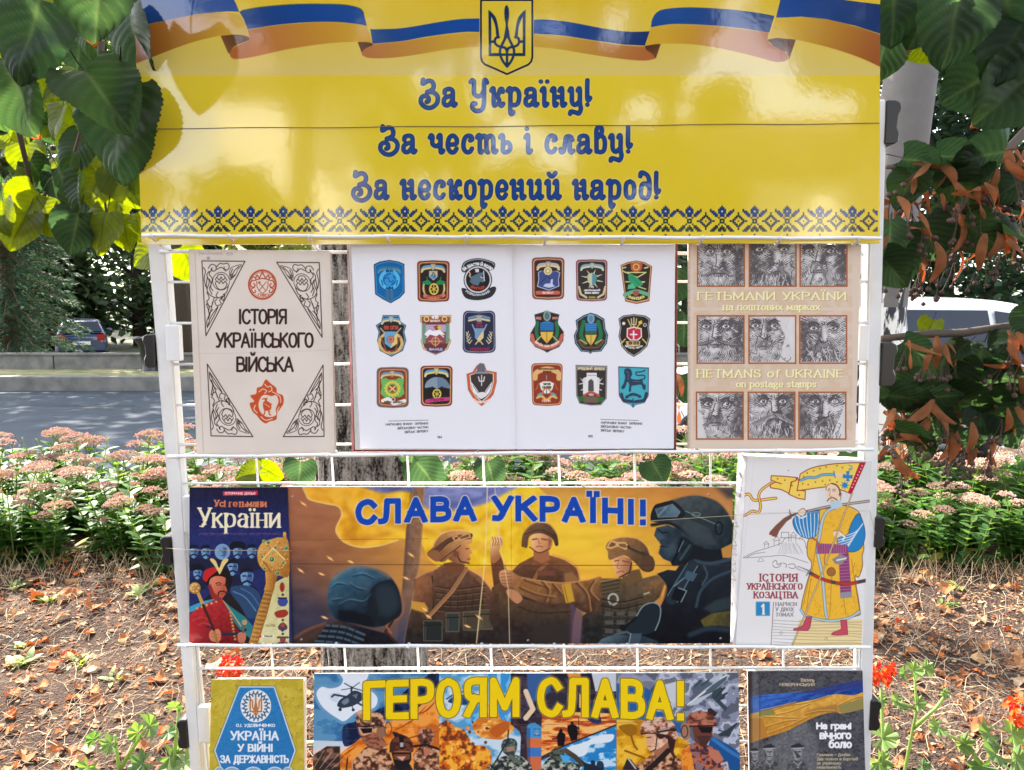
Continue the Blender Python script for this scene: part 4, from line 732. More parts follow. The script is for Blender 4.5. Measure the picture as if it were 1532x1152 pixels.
def face(P,bx,by,sc,c):
 0
 P.view(bx,by,1/sc)
 paper=np.array((224,220,218),float);ink=np.array((92,86,88),float)
 rnd=random.Random(c['s'])
 ex,ey,nx,ny,my=c['e'][0],c['e'][1],c['n'][0],c['n'][1],c['m']
 ex2=c['e2']
 def tone(X,Y,a):
  m=(X>0)&(X<70)&(Y>c.get('y0',0))&(Y<70)
  t=0.42+0.0*X
  def g(x,y,rx,ry,v):return v*np.exp(-(((X-x)/rx)**2+((Y-y)/ry)**2))
  for x in(ex,ex2):t=t+g(x,ey,10,6,0.42)+g(x,ey-6,11,4,0.35)
  t=t+g(nx+c['side']*7,ny-6,5,13,0.4)-g(nx-c['side']*2,ny-8,4,15,0.5)-g(ex-2,ey+11,8,6,0.25)-g(ex2+2,ey+11,8,6,0.25)-g((ex+ex2)/2,ey-18,16,8,0.35)
  t=t+g(nx,ny+4,9,4,0.5)+g(35+c['side']*30,35,14,40,0.5)+g(nx,my+4,9,3,0.3)-g(nx-2,my+11,8,5,0.35)
  if c.get('beard'):t=t+g(nx,my+12,26,14,0.32)
  t=t+(fbm(X/5,Y/5,c['s'],3)-0.5)*0.9
  t=0.46+(t-0.46)*1.45
  fl=np.where(Y>my-2,X*1.0+4*np.sin(Y/5),Y*0.9+np.abs(X-nx)*0.5+3*vnoise(X/9,Y/9,c['s']+3))
  fl=fl+2.2*vnoise(X/3.5,Y/3.5,c['s']+8)
  st=0.5+0.5*np.sin(fl*2*np.pi/c.get('p',2.6))
  inkm=np.clip(0.5+(t-st)*1.7,0,1)*m
  if c.get('bgx'):
   for(x0,y0,x1,y1)in c['bgx']:
    d=(X-x0)*(y1-y0)-(Y-y0)*(x1-x0)
    inkm=np.where(m&(d>0),inkm*0.06,inkm)
  return np.where(m[...,None],paper*(1-inkm[...,None])+ink*inkm[...,None],a)
 P.shade(tone)
 y0=c.get('y0',0)
 P.clip([(0,y0),(70,y0),(70,70),(0,70)])
 I=(84,78,82);Wt=(234,230,228)
 def l(p,w=1.6,col=I,sm=True,**k):P.line(p,w,col,sm=sm,**k)
 for x,sg in((ex,-1),(ex2,1)):
  P.fill([(x-6.5,ey),(x-2,ey-3.4),(x+3,ey-3.4),(x+6.5,ey),(x+2,ey+3),(x-3,ey+3)],Wt,sm=True)
  P.disc(x+c.get('g',0.6),ey-0.4,2.7,I);P.disc(x+c.get('g',0.6)-0.7,ey-1.2,0.8,Wt)
  l([(x-7,ey+0.5),(x-2,ey-3.8),(x+3,ey-3.8),(x+7.5,ey+0.6)],1.7);l([(x-6,ey+1.5),(x,ey+3.6),(x+6,ey+1.5)],1.0);l([(x-6,ey+5.5),(x,ey+7.4),(x+6,ey+5)],0.9)
  l([(x-sg*8,ey-5.5+c.get('fr',1.5)),(x,ey-9),(x+sg*9,ey-6.5)],3.4,taper=(1,0.35));l([(x-sg*7,ey-8.5),(x+sg*2,ey-11)],1.2)
 l([((ex+ex2)/2-2,ey-10),((ex+ex2)/2-1,ey-4)],1.2);l([((ex+ex2)/2+2,ey-10),((ex+ex2)/2+2.5,ey-5)],1.2)
 l([((ex+ex2)/2-3,ey-1),(nx-4.5,ny-4),(nx-5.5,ny),(nx-2.5,ny+1.6),(nx,ny+2.4),(nx+3,ny+1.4),(nx+6,ny),(nx+4.6,ny-4)],1.5)
 P.disc(nx-2.6,ny+1,1.5,I,0.9);P.disc(nx+3,ny+1,1.5,I,0.9)
 l([(nx-9,ny-2),(nx-13,my+2),(nx-11,my+8)],1.1);l([(nx+9,ny-2),(nx+13,my+2),(nx+11,my+8)],1.1)
 l([(nx-8,my+3),(nx,my+2),(nx+8,my+3)],1.6);l([(nx-5,my+6.5),(nx+5,my+6.5)],1.2)
 mu=c.get('mus')
 if mu:
  L,dr=mu
  for sg in(-1,1):
   P.fill([(nx,ny+4),(nx+sg*L*0.4,my-3),(nx+sg*L*0.8,my+1+dr*0.5),(nx+sg*L,my+dr),(nx+sg*L*0.7,my+3.5+dr*0.6),(nx+sg*L*0.3,my+2.4)],c.get('mc',(100,94,98)),sm=True)
   for k in range(9):
    t=k/8
    l([(nx+sg*(1+L*0.25*t),ny+4.5+2*t),(nx+sg*L*(0.45+0.15*t),my+0.5+dr*0.3-2*t),(nx+sg*L*(0.75+0.25*t),my+dr*(0.7+0.3*t)+2-2*t)],0.8,Wt if k%3==1 else I)
 if c.get('beard'):
  for k in range(70):
   x=nx+rnd.uniform(-22,22);y=my+rnd.uniform(4,22)
   l([(x,y),(x+(x-nx)*0.1+rnd.uniform(-2,2),y+5),(x+(x-nx)*0.05+rnd.uniform(-4,4),y+11)],0.8,Wt if rnd.random()<0.45 else I)
 for k in range(c.get('wr',26)):
  x=rnd.uniform(2,68);y=rnd.uniform(max(2,y0),66)
  l([(x,y),(x+rnd.uniform(-4,4),y+rnd.uniform(1,5)),(x+rnd.uniform(-7,7),y+rnd.uniform(2,8))],0.9,I if rnd.random()<0.6 else Wt)
 if c.get('ear'):x,y=c['ear'];l([(x,y-6),(x+4,y-7),(x+5,y),(x+2,y+7),(x-1,y+5)],1.6);l([(x+1,y-3),(x+3,y),(x+1,y+3)],1.1)
 P.clip(None)
def art_stamps():
 P=Print(1024,362,1294,676,2.0,(226,205,186))
 P.view(1010,360,3.49)
 def bg(X,Y,a):
  n=fbm(X/26,Y/26,4,4)[...,None]
  blk=(vnoise(X/34,Y/30,2)[...,None]>0.5)*1.0
  inn=((X>95)&(X<925)&(((Y>245)&(Y<350))|((Y>365)&(Y<1040))|(Y<240)))[...,None]
  a=a-np.array((6,14,24))*(blk*0.55+n*0.6)*inn
  e=np.clip(1-(X-68)/16,0,1)[...,None]
  return a-np.array((60,66,70))*e*(fbm(X/9,Y/9,8)[...,None])
 P.shade(bg)
 O=(168,92,48)
 xs=((118,357),(388,627),(653,893))
 rows=((-40,238,2),(393,640,0),(792,1036,-4))
 cfg=[[dict(s=11,e=(18,17),e2=44,n=(32,40),m=49,side=1,mus=(26,6),ear=(62,22),y0=0),dict(s=12,e=(14,14),e2=52,n=(40,34),m=46,side=-1,mus=(20,10),beard=1,mc=(120,114,116)),dict(s=13,e=(12,17),e2=46,n=(28,32),m=44,side=1,mus=(14,24),beard=0,mc=(150,146,146),fr=-0.5)],[dict(s=21,e=(12,15),e2=43,n=(27,32),m=41,side=1,mus=(36,2),ear=(62,22),mc=(96,92,95)),dict(s=22,e=(8,14),e2=38,n=(22,32),m=44,side=1,mus=(11,2),bgx=[(62,0,55,30),(55,30,70,60)],mc=(110,104,106)),dict(s=23,e=(20,18),e2=50,n=(36,38),m=46,side=-1,mus=(20,20),beard=1,mc=(140,136,138),fr=-1)],[dict(s=31,e=(16,17),e2=46,n=(28,34),m=44,side=1,mus=(20,6),bgx=[(14,70,2,0)],g=1.2,fr=0),dict(s=32,e=(22,13),e2=52,n=(40,28),m=38,side=1,mus=(34,10),beard=1,mc=(196,190,190)),dict(s=33,e=(24,13),e2=54,n=(39,36),m=44,side=-1,mus=(13,4),beard=1,bgx=[(70,18,52,62)],mc=(110,104,106),fr=3)],]
 for r in range(3):
  y0,y1,sh=rows[r]
  for k in range(3):
   x0,x1=xs[k][0]+sh,xs[k][1]+sh
   P.view(1010,360,3.49)
   P.fill(rect(x0-6,y0-4,x1+6,y1+4),O);P.fill(rect(x0+2,y0+4,x1-2,y1-4),(216,210,208))
   if r==0:face(P,1010+(x0+2)/3.49,360+(y1-4-(x1-x0-4))/3.49,(x1-x0-4)/3.49/70,cfg[r][k])
   else:face(P,1010+(x0+2)/3.49,360+(y0+4)/3.49,(x1-x0-4)/3.49/70,cfg[r][k])
 P.view(1010,360,3.49)
 Y,W,SH=(250,244,190),(250,244,226),(190,156,96)
 def t(s,x0,x1,y,cap,w):
  P.text(s,x0+3,x1+3,y+3,cap,w*1.15,SH,thin=0.45,serif=1.3);P.text(s,x0,x1,y,cap,w,Y,thin=0.45,serif=1.3)
 t('ГЕТЬМАNИ УКРАЇNИ',116,902,312,46,9);t('на поштових марках',248,762,365,38,8)
 t('HETMANS of UKRAINE',112,886,717,46,9);t('on postage stamps',318,742,768,38,8)
 return P
def art_hetmans():
 P=Print(280,725,440,967,2.2,(30,34,74))
 P.view(270,720,4.43)
 P.shade(lambda X,Y,a:np.where((Y<330)[...,None],np.array((24,26,50))*(1-np.clip(Y/330,0,1))[...,None]+np.array((34,42,100))*np.clip(Y/330,0,1)[...,None],np.array((34,44,100)))+(fbm(X/14,Y/14,6)[...,None]-0.5)*26)
 P.fill([(282,66),(512,62),(512,92),(282,96)],(206,44,70));P.text('ІСТОРИЧНЕ ДОСЬЄ',294,498,89,17,4.2,(244,220,226))
 P.text('Усі гетьмани',222,578,172,50,10.5,(222,128,84),thin=0.4,serif=1.1)
 P.text('України',116,680,310,138,20,(248,236,196),thin=0.34,serif=1.0)
 P.text('ЛЕГЕНДИ·МІФИ·БІОГРАФІЇ',122,664,356,14,4,(96,70,128))
 def head(x,y,r,hat=0,wig=0,mus=1):
  P.fill([(x-r*1.6,y+r*3.2),(x-r*1.3,y+r*1.3),(x,y+r*1.0),(x+r*1.3,y+r*1.3),(x+r*1.7,y+r*3.2)],(26,34,62),sm=True)
  if wig:P.disc(x,y,r*1.35,(130,160,196),r*1.4)
  P.fill([(x-r*0.8,y-r*0.8),(x,y-r*1.15),(x+r*0.8,y-r*0.8),(x+r*0.75,y+r*0.4),(x+r*0.2,y+r*1.15),(x-r*0.3,y+r*1.1),(x-r*0.75,y+r*0.4)],(118,158,196),sm=True)
  P.fill([(x+r*0.1,y-r*0.9),(x+r*0.8,y-r*0.7),(x+r*0.7,y+r*0.5),(x+r*0.2,y+r*1.05)],(66,98,146),f=6)
  if not wig:P.fill([(x-r*0.95,y-r*0.3),(x-r*0.7,y-r*1.2),(x+r*0.5,y-r*1.4),(x+r*0.95,y-r*0.5),(x+r*0.6,y-r*0.75),(x-r*0.5,y-r*0.7)],(20,24,44),sm=True)
  if hat:P.fill([(x-r*1.4,y-r*0.6),(x-r*1.2,y-r*1.7),(x,y-r*2),(x+r*1.3,y-r*1.7),(x+r*1.4,y-r*0.6),(x,y-r*0.9)],(18,20,34),sm=True)
  P.line([(x-r*0.5,y-r*0.25),(x-r*0.15,y-r*0.25)],r*0.2,(24,34,66));P.line([(x+r*0.2,y-r*0.25),(x+r*0.55,y-r*0.25)],r*0.2,(24,34,66));P.line([(x,y-r*0.2),(x+r*0.08,y+r*0.3)],r*0.14,(60,90,136))
  if mus:P.line(crom([(x-r*0.6,y+r*0.7),(x-r*0.1,y+r*0.45),(x+r*0.1,y+r*0.45),(x+r*0.65,y+r*0.7)]),r*0.26,(20,28,54))
  else:P.line([(x-r*0.2,y+r*0.65),(x+r*0.25,y+r*0.65)],r*0.16,(60,80,120))
 for a in((88,470,34),(168,472,36),(278,468,38,0,1,0),(378,470,36,1),(472,468,36)):head(*a)
 head(345,575,42);head(112,612,32,1);head(440,640,50)
 P.fill([(330,720),(400,690),(470,700),(530,760),(520,880),(440,900)],(44,72,108),sm=True);P.line(crom([(350,730),(430,770),(500,860)]),8,(90,130,170));P.line(crom([(400,710),(470,750),(520,820)]),6,(80,118,160))
 P.fill([(610,680),(720,620),(720,1080),(450,1080),(540,820)],grad((226,216,160),(206,196,130),(560,900),(720,700),14,20))
 for k in range(14):P.line(crom([(560+k*9,1000-k*20),(600+k*6,990-k*14),(640,1010-k*22)]),2,(180,166,110))
 P.text('КИЇВ',566,630,966,18,3.5,(150,136,90))
 P.disc(674,702,17,(170,50,44),32);P.line([(674,735),(674,670)],4,(100,30,30))
 P.fill([(645,790),(678,770),(712,790),(700,822),(676,830),(652,820)],(60,76,150),sm=True);P.line([(650,775),(702,775)],12,(40,50,90));P.disc(678,752,9,(60,60,80))
 P.fill([(625,868),(690,850),(715,875),(690,900),(650,905),(632,895)],(160,56,40),sm=True);P.fill([(648,960),(678,935),(708,960),(700,985),(655,985)],(90,70,70),sm=True);P.disc(678,955,12,(190,70,50));P.disc(678,920,9,(110,50,60));P.disc(676,985,12,(60,60,130))
 P.disc(678,1050,20,(180,60,70));P.line([(645,1035),(712,1035)],14,(70,84,70));P.line([(652,1070),(705,1070)],10,(60,60,60));P.disc(678,1012,9,(80,80,60))
 G=grad((206,150,70),(140,84,30),(480,900),(600,920),26,6)
 P.fill([(560,720),(616,722),(570,900),(510,1085),(450,1085),(500,900)],G)
 for k in range(26):P.line([(556-k*4+0,735+k*14),(606-k*4.2,742+k*14)],3,(120,74,30)if k%2 else(236,190,110))
 P.fill([(562,600),(650,612),(625,690),(620,725),(552,722),(566,680)],grad((222,160,74),(150,90,34),(560,650),(640,660),20,6))
 P.fill([(510,470),(540,410),(600,385),(660,372),(715,400),(720,620),(650,625),(570,600),(520,550)],grad((226,170,84),(170,108,44),(520,450),(720,580),26,8),sm=True)
 for k in range(60):
  a=random.Random(k);x=a.uniform(520,715);y=a.uniform(395,610)
  if(x-625)**2/10000+(y-500)**2/12500<1:P.disc(x,y,4,(140,84,30)if k%2 else(246,206,130))
 P.fill([(545,520),(610,440),(690,520),(640,590)],(230,180,96),a=0.5);P.line([(545,520),(612,442),(692,520)],8,(250,216,130));P.line([(550,530),(600,600)],6,(140,84,30))
 for x,y,r in((582,405,11),(606,518,15),(700,442,12),(552,398,8),(630,440,9),(645,608,12),(556,578,9),(540,500,8),(680,540,9)):P.disc(x,y,r+3,(236,200,120));P.disc(x,y,r,(24,110,84));P.disc(x-2,y-3,r*0.35,(150,210,180))
 P.line([(690,345),(692,385)],22,(196,140,60));P.disc(690,350,11,(220,170,80))
 P.fill([(60,1085),(60,830),(150,790),(200,740),(330,740),(400,830),(470,960),(450,1085)],(34,28,34))
 P.fill([(60,830),(150,795),(240,775),(250,800),(160,840),(60,870)],(60,156,190));P.fill([(275,780),(330,830),(430,900),(480,960),(460,1040),(400,990),(330,900)],(40,124,130));P.line(crom([(280,790),(340,870),(400,960)]),7,(200,170,110))
 P.fill([(60,1085),(62,880),(130,830),(225,785),(275,780),(320,860),(370,960),(420,1040),(410,1085)],grad((186,44,50),(120,22,30),(120,850),(300,1080),18,16))
 for k in range(7):P.line(crom([(70+k*10,930+k*18),(130+k*12,900+k*20),(190+k*14,915+k*22)]),4,(140,26,34)if k%2 else(214,70,72));
 for k in range(9):P.disc(330+k*4,870+k*22,8,(206,150,80))
 for k in range(5):P.disc(110+k*32,842-k*11,8,(206,170,110))
 P.line(crom([(180,965),(270,1010),(370,1010),(430,985)]),20,(40,44,70));P.line(crom([(60,960),(110,990),(200,1010),(240,1020)]),70,grad((180,40,46),(130,24,30),(60,950),(200,1050)))
 P.fill([(200,990),(250,980),(268,1010),(258,1060),(210,1060),(190,1030)],(214,130,96),sm=True);P.fill([(380,1010),(420,1000),(436,1030),(420,1070),(385,1065)],(200,120,90),sm=True);P.line([(415,1000),(425,940)],14,(120,90,70));P.disc(424,935,18,(190,150,110));P.line([(205,1010),(255,1015)],3,(150,80,60));P.line([(205,1030),(255,1035)],3,(150,80,60))
 P.line([(108,720),(150,820)],22,(206,156,84));P.line([(150,820),(222,985)],17,(60,34,28));P.line([(225,1000),(250,1085)],20,(170,120,60));P.disc(96,708,38,grad((226,176,100),(156,104,44),(70,690),(130,730),20,6));[P.disc(96+24*math.cos(k),708+24*math.sin(k),6,(240,206,140))for k in range(6)]
 P.fill([(190,680),(205,640),(260,620),(305,650),(312,700),(300,745),(268,780),(225,760),(196,720)],grad((226,130,96),(180,80,60),(210,660),(310,740),8,12),sm=True)
 P.fill([(182,690),(200,680),(225,740),(270,775),(250,800),(205,770)],(150,44,40));P.fill([(310,560),(345,650),(320,740),(296,690)],(26,22,26))
 P.fill([(150,640),(165,590),(210,572),(290,580),(325,620),(335,680),(300,640),(240,628),(195,650),(185,690),(160,672)],(26,20,22),sm=True);P.fill([(148,640),(162,592),(215,570),(250,585),(225,610),(190,640),(170,668)],(196,40,44),sm=True)
 P.fill([(250,600),(225,560),(195,520),(210,512),(235,530),(256,575),(275,530),(300,512),(318,522),(290,560),(262,615)],(236,206,130),sm=True)
 P.line(crom([(240,690),(255,686),(268,690)]),5,(70,40,30));P.line(crom([(285,690),(298,686),(308,692)]),5,(70,40,30));P.line(crom([(235,678),(255,672),(270,680)]),6,(60,34,26));P.line(crom([(280,700),(290,722),(276,730)]),4,(160,76,56));P.line(crom([(250,755),(256,735),(280,728),(306,742),(304,760)]),9,(54,30,24));P.line([(268,745),(290,746)],4,(150,50,44))
 P.view(250,940,4.1405)
 P.disc(577,49,9,(214,40,56));P.line([(590,49),(655,49)],14,(238,236,230));P.text('FOLIO',602,654,54,10,2.8,(40,40,40))
 return P
def art_cossack():
 P=Print(1096,679,1310,973,2.2,(238,234,232))
 P.view(1080,670,3.717)
 P.fill([(530,60),(850,60),(800,640),(530,640)],(222,222,220),f=20,a=0.6)
 for k in range(70):P.line([(560+k%2*40,70+k*8),(835-k*0.7,66+k*8)],1,(212,210,206))
 P.line([(140,50),(75,1090)],6,(214,208,206));P.line([(182,60),(120,600)],2,(222,216,214))
 K=(96,92,92)
 def k(p,w=2.4,c=K):P.line(crom(p,False,4),w,c)
 k([(120,610),(180,580),(260,555),(330,530),(360,500),(450,510),(470,560)]);k([(120,612),(250,605),(350,600),(480,640)]);k([(140,608),(180,590),(240,580)])
 P.line([(330,500),(332,470),(372,470),(372,520)],2.4,K);P.line([(325,500),(380,500)],2.4,K);P.line([(290,540),(292,515),(318,515),(318,545)],2.2,K);P.line([(282,515),(305,492),(326,515)],2.2,K);P.line([(385,520),(386,490),(410,490),(412,520)],2.2,K);P.line([(380,490),(398,468),(416,490)],2.2,K);P.line([(236,556),(238,535),(258,535),(258,552)],2,K);P.line([(230,536),(247,520),(264,536)],2,K);P.line([(430,510),(440,488),(450,510)],2,K)
 for i in range(14):k([(335+i*6,525+i%3*4),(325+i*9,560+i%4*8),(310+i*11,590)],1.4,(150,146,146))
 k([(200,630),(215,612),(232,630),(200,632)],1.8);k([(280,640),(300,625),(310,650),(330,640),(320,660),(295,665),(282,650)],3);k([(340,640),(360,650),(355,665)],3);k([(370,650),(395,645),(410,660),(395,672),(372,665)],3)
 P.fill([(430,955),(782,955),(775,1118),(395,1100)],(240,216,160))
 for i in range(9):
  y=965+i*17
  k([(285,y-6),(420,y+4*math.sin(i)),(560,y+2),(690,y+5*math.cos(i*2)),(778,y+4)],1.8,(130,110,84))
 P.disc(690,1030,8,(226,200,140));P.ring(690,1030,9,1.6,K);P.ring(330,1030,8,1.6,K);P.ring(580,1062,7,1.6,K);P.line([(287,858),(274,1095)],3,(120,60,60))
 R=(150,44,34);Y=(250,214,96)
 def shp(p,c=Y,w=5,lc=R):P.fill(p,c);P.line(p,w,lc,closed=True)
 k([(85,330),(115,310),(118,270),(150,258),(175,290),(215,290),(300,280)],16,R);k([(85,330),(115,310),(118,270),(150,258),(175,290),(215,290),(300,280)],9,Y)
 k([(80,378),(130,374),(170,352),(205,358),(215,320),(205,265),(225,230),(275,195)],15,R);k([(80,378),(130,374),(170,352),(205,358),(215,320),(205,265),(225,230),(275,195)],8,Y)
 shp([(275,155),(345,158),(415,165),(412,185),(385,190),(376,255),(330,232),(270,222),(268,205),(300,190),(330,200),(272,180)]);shp([(388,190),(412,182),(420,165),(430,190),(428,235),(465,240),(462,288),(420,280),(372,258)])
 shp(crom([(436,145),(500,112),(600,92),(700,84),(798,82)],n=4)+[(720,256)]+crom([(680,240),(600,218),(540,222),(470,232),(418,238)],n=4))
 P.fill([(766,84),(798,82),(720,256),(700,250)],(190,30,60));[P.disc(780-i*8,100+i*17,3.4,(250,240,220))for i in range(8)]
 B=(40,134,196)
 k([(440,180),(480,165),(520,165),(560,150),(625,148)],15,(60,110,150));k([(440,180),(480,165),(520,165),(560,150),(625,148)],9,(120,180,216));P.line([(622,130),(630,165)],6,B);P.fill([(630,145),(665,140),(672,158),(640,164)],(240,206,170),sm=True)
 P.fill([(674,145),(694,150),(690,130),(712,128),(706,152),(728,150),(726,172),(706,170),(712,186),(690,186),(694,170),(672,168)],B);P.disc(684,208,15,B);[P.line([(684,208),(684+24*math.cos(a*0.785),208+24*math.sin(a*0.785))],4,B)for a in range(8)];k([(706,96),(722,104),(722,120),(705,122),(716,112)],4,B)
 for x,y in((455,160),(475,140),(510,128),(545,116),(580,106),(640,100),(520,190),(560,185),(600,180),(640,190),(480,205),(575,205),(310,172),(350,180),(390,210),(430,262),(450,200),(670,110)):P.disc(x,y,4.5,(140,110,60))
 LN=(110,74,40);CO=(246,190,60)
 body=crom([(540,350),(600,335),(660,320),(720,330),(770,370),(782,470),(790,560),(780,600),(782,660),(760,720),(740,720),(768,900),(750,935),(600,960),(470,930),(440,895),(470,760),(500,650),(476,600),(478,520),(520,460),(545,440)],True,3)
 P.fill(body,CO)
 rr=random.Random(4)
 P.clip(body)
 for i in range(230):
  x=rr.uniform(440,790);y=rr.uniform(330,950);a=rr.uniform(0,6.3);r=rr.uniform(6,14)
  k([(x+r*math.cos(a+t*1.3)*(1-t*0.18),y+r*math.sin(a+t*1.3)*(1-t*0.18))for t in range(4)],1.9,(222,150,40))
 for x0,y0,x1,y1 in((530,500,470,900),(560,700,575,940),(720,620,765,900),(660,720,690,930),(610,720,600,940),(500,660,450,880),(740,640,720,700),(760,380,700,460)):P.line([(x0,y0),(x1,y1)],2.6,(170,110,40))
 P.clip(None)
 P.line(body,4,LN,closed=True)
 C=(186,210,222)
 k([(640,330),(590,350),(560,400),(545,480),(530,560),(540,620),(560,720),(575,900),(585,945)],17,(90,110,130));k([(640,330),(590,350),(560,400),(545,480),(530,560),(540,620),(560,720),(575,900),(585,945)],12,C)
 k([(440,900),(470,935),(590,962),(700,948),(765,912)],15,(90,110,130));k([(440,900),(470,935),(590,962),(700,948),(765,912)],10,C)
 k([(270,478),(350,400),(400,372),(480,352),(600,325),(700,312),(820,296)],15,(110,90,84));k([(480,352),(600,325),(700,312),(820,296)],6,(206,190,180))
 P.fill([(264,470),(300,430),(345,390),(380,372),(390,390),(360,410),(320,460),(305,496),(280,492)],(130,84,70));P.line([(268,476),(300,494)],7,(170,60,60));P.line([(375,345),(385,372),(372,360)],5,K);k([(440,345),(470,360),(430,385)],4,K)
 SK=(246,214,186)
 P.fill([(578,235),(584,212),(610,198),(636,204),(652,232),(662,262),(656,300),(630,318),(606,316),(592,290),(580,262)],SK,sm=True);P.line(crom([(578,235),(584,212),(610,198),(636,204),(652,232),(662,262),(656,300),(630,318)]),3,LN)
 P.fill([(600,300),(660,290),(672,322),(640,340),(606,332)],C);k([(612,198),(640,210),(656,240),(654,262)],8,(116,76,44));k([(586,296),(598,282),(620,278),(640,290)],6,(110,70,40));k([(588,238),(600,234)],3.4,K);k([(616,240),(632,240)],3.4,K);k([(590,230),(602,228)],3,(110,70,40));k([(614,232),(634,230)],3,(110,70,40));k([(604,240),(598,266),(612,270)],3,(176,120,90));k([(606,294),(622,294)],3,(170,90,80));k([(655,240),(665,258),(655,270)],3,LN)
 for pts,seed in(([(395,400),(430,372),(500,352),(540,350),(538,420),(530,480),(490,505),(440,490),(405,450)],1),([(760,365),(790,430),(796,500),(770,560),(720,580),(670,560),(640,520),(660,490),(700,480),(720,420)],2)):
  q=crom(pts,True,4)
  P.fill(q,B);P.clip(q)
  for i in range(7):
   if seed==1:k([(405+i*22,365),(415+i*20,430),(450+i*12,510)],5.5,(214,226,232))
   else:k([(800-i*16,400+i*22),(740-i*8,470+i*16),(640,500+i*14)],5.5,(214,226,232))
  P.clip(None);P.line(q,3.2,(40,70,110),closed=True)
 P.fill([(426,352),(452,336),(468,352),(452,376),(430,374)],SK,sm=True);P.line(crom([(426,352),(452,336),(468,352)]),3,LN);P.line(crom([(418,372),(440,390),(466,380)]),9,(236,236,232));P.fill([(622,464),(652,458),(672,486),(650,500),(624,490)],SK,sm=True);P.line(crom([(622,464),(652,458),(672,486),(650,500)]),3,LN);P.line(crom([(664,480),(682,496),(672,512)]),9,(236,236,232))
 P.fill([(525,530),(700,540),(704,585),(528,590)],(150,70,120));[P.line([(532+i*13,532),(532+i*13,588)],3,(190,130,160))for i in range(13)];P.fill([(650,590),(705,585),(720,800),(658,805)],(146,66,116));[P.line([(655+i*0.4,610+i*18),(710+i*0.6,606+i*18)],3,(190,130,160))for i in range(11)];P.fill([(656,805),(722,798),(722,830),(660,838)],(150,150,160))
 k([(425,668),(480,690),(540,722),(620,748),(700,756),(800,738)],20,(80,70,76));k([(510,710),(560,730),(600,744)],15,(200,60,44));k([(640,752),(700,756),(750,750)],14,(200,60,44));k([(425,668),(470,688)],16,(220,216,214));P.line([(470,710),(498,668)],8,(150,146,150));P.disc(608,690,24,(170,110,60));P.ring(608,690,24,3,LN);k([(575,590),(570,640),(590,650)],5,(170,110,60));P.fill([(612,620),(660,590),(698,610),(665,650),(630,645)],(150,140,146));P.line([(640,625),(690,615)],8,(236,232,230));k([(500,500),(530,520),(545,560)],9,(170,90,70))
 P.line([(724,254),(560,690),(392,1096)],9,(130,100,70));P.line([(724,254),(560,690),(392,1096)],5,(226,196,150))
 shp([(470,938),(500,940),(490,1000),(478,1016),(400,1016),(398,1008),(450,990)],(206,78,100),3,(110,40,50));shp([(660,958),(694,958),(700,1038),(640,1042),(610,1040),(612,1030),(665,1008)],(206,78,100),3,(110,40,50))
 M=(150,56,62)
 P.text('ІСТОРІЯ',208,428,745,46,9,M,thin=0.4,serif=1.2);P.text('УКРАЇНСЬКОГО',138,454,790,38,7.5,M,thin=0.4,serif=1.2);P.text('КОЗАЦТВА',176,428,838,40,8,M,thin=0.4,serif=1.2)
 P.fill(rect(188,855,268,935),(50,140,196));P.line(rect(190,857,266,933),3,(120,180,214),closed=True);P.text('1',214,246,928,62,12,(240,240,220),thin=0.4,serif=1.0)
 G=(120,116,118)
 for t,x1,y in(('НАРИСИ',420,880),('У ДВОХ',402,909),('ТОМАХ',400,938)):P.text(t,298,x1,y,22,4.2,G,thin=0.4,serif=1.2)
 k([(200,62),(240,70),(300,62)],2,(220,216,214));P.disc(370,126,3,(90,90,90))
 P.line([(75,372),(240,362),(420,358)],2,(206,200,198))
 return P
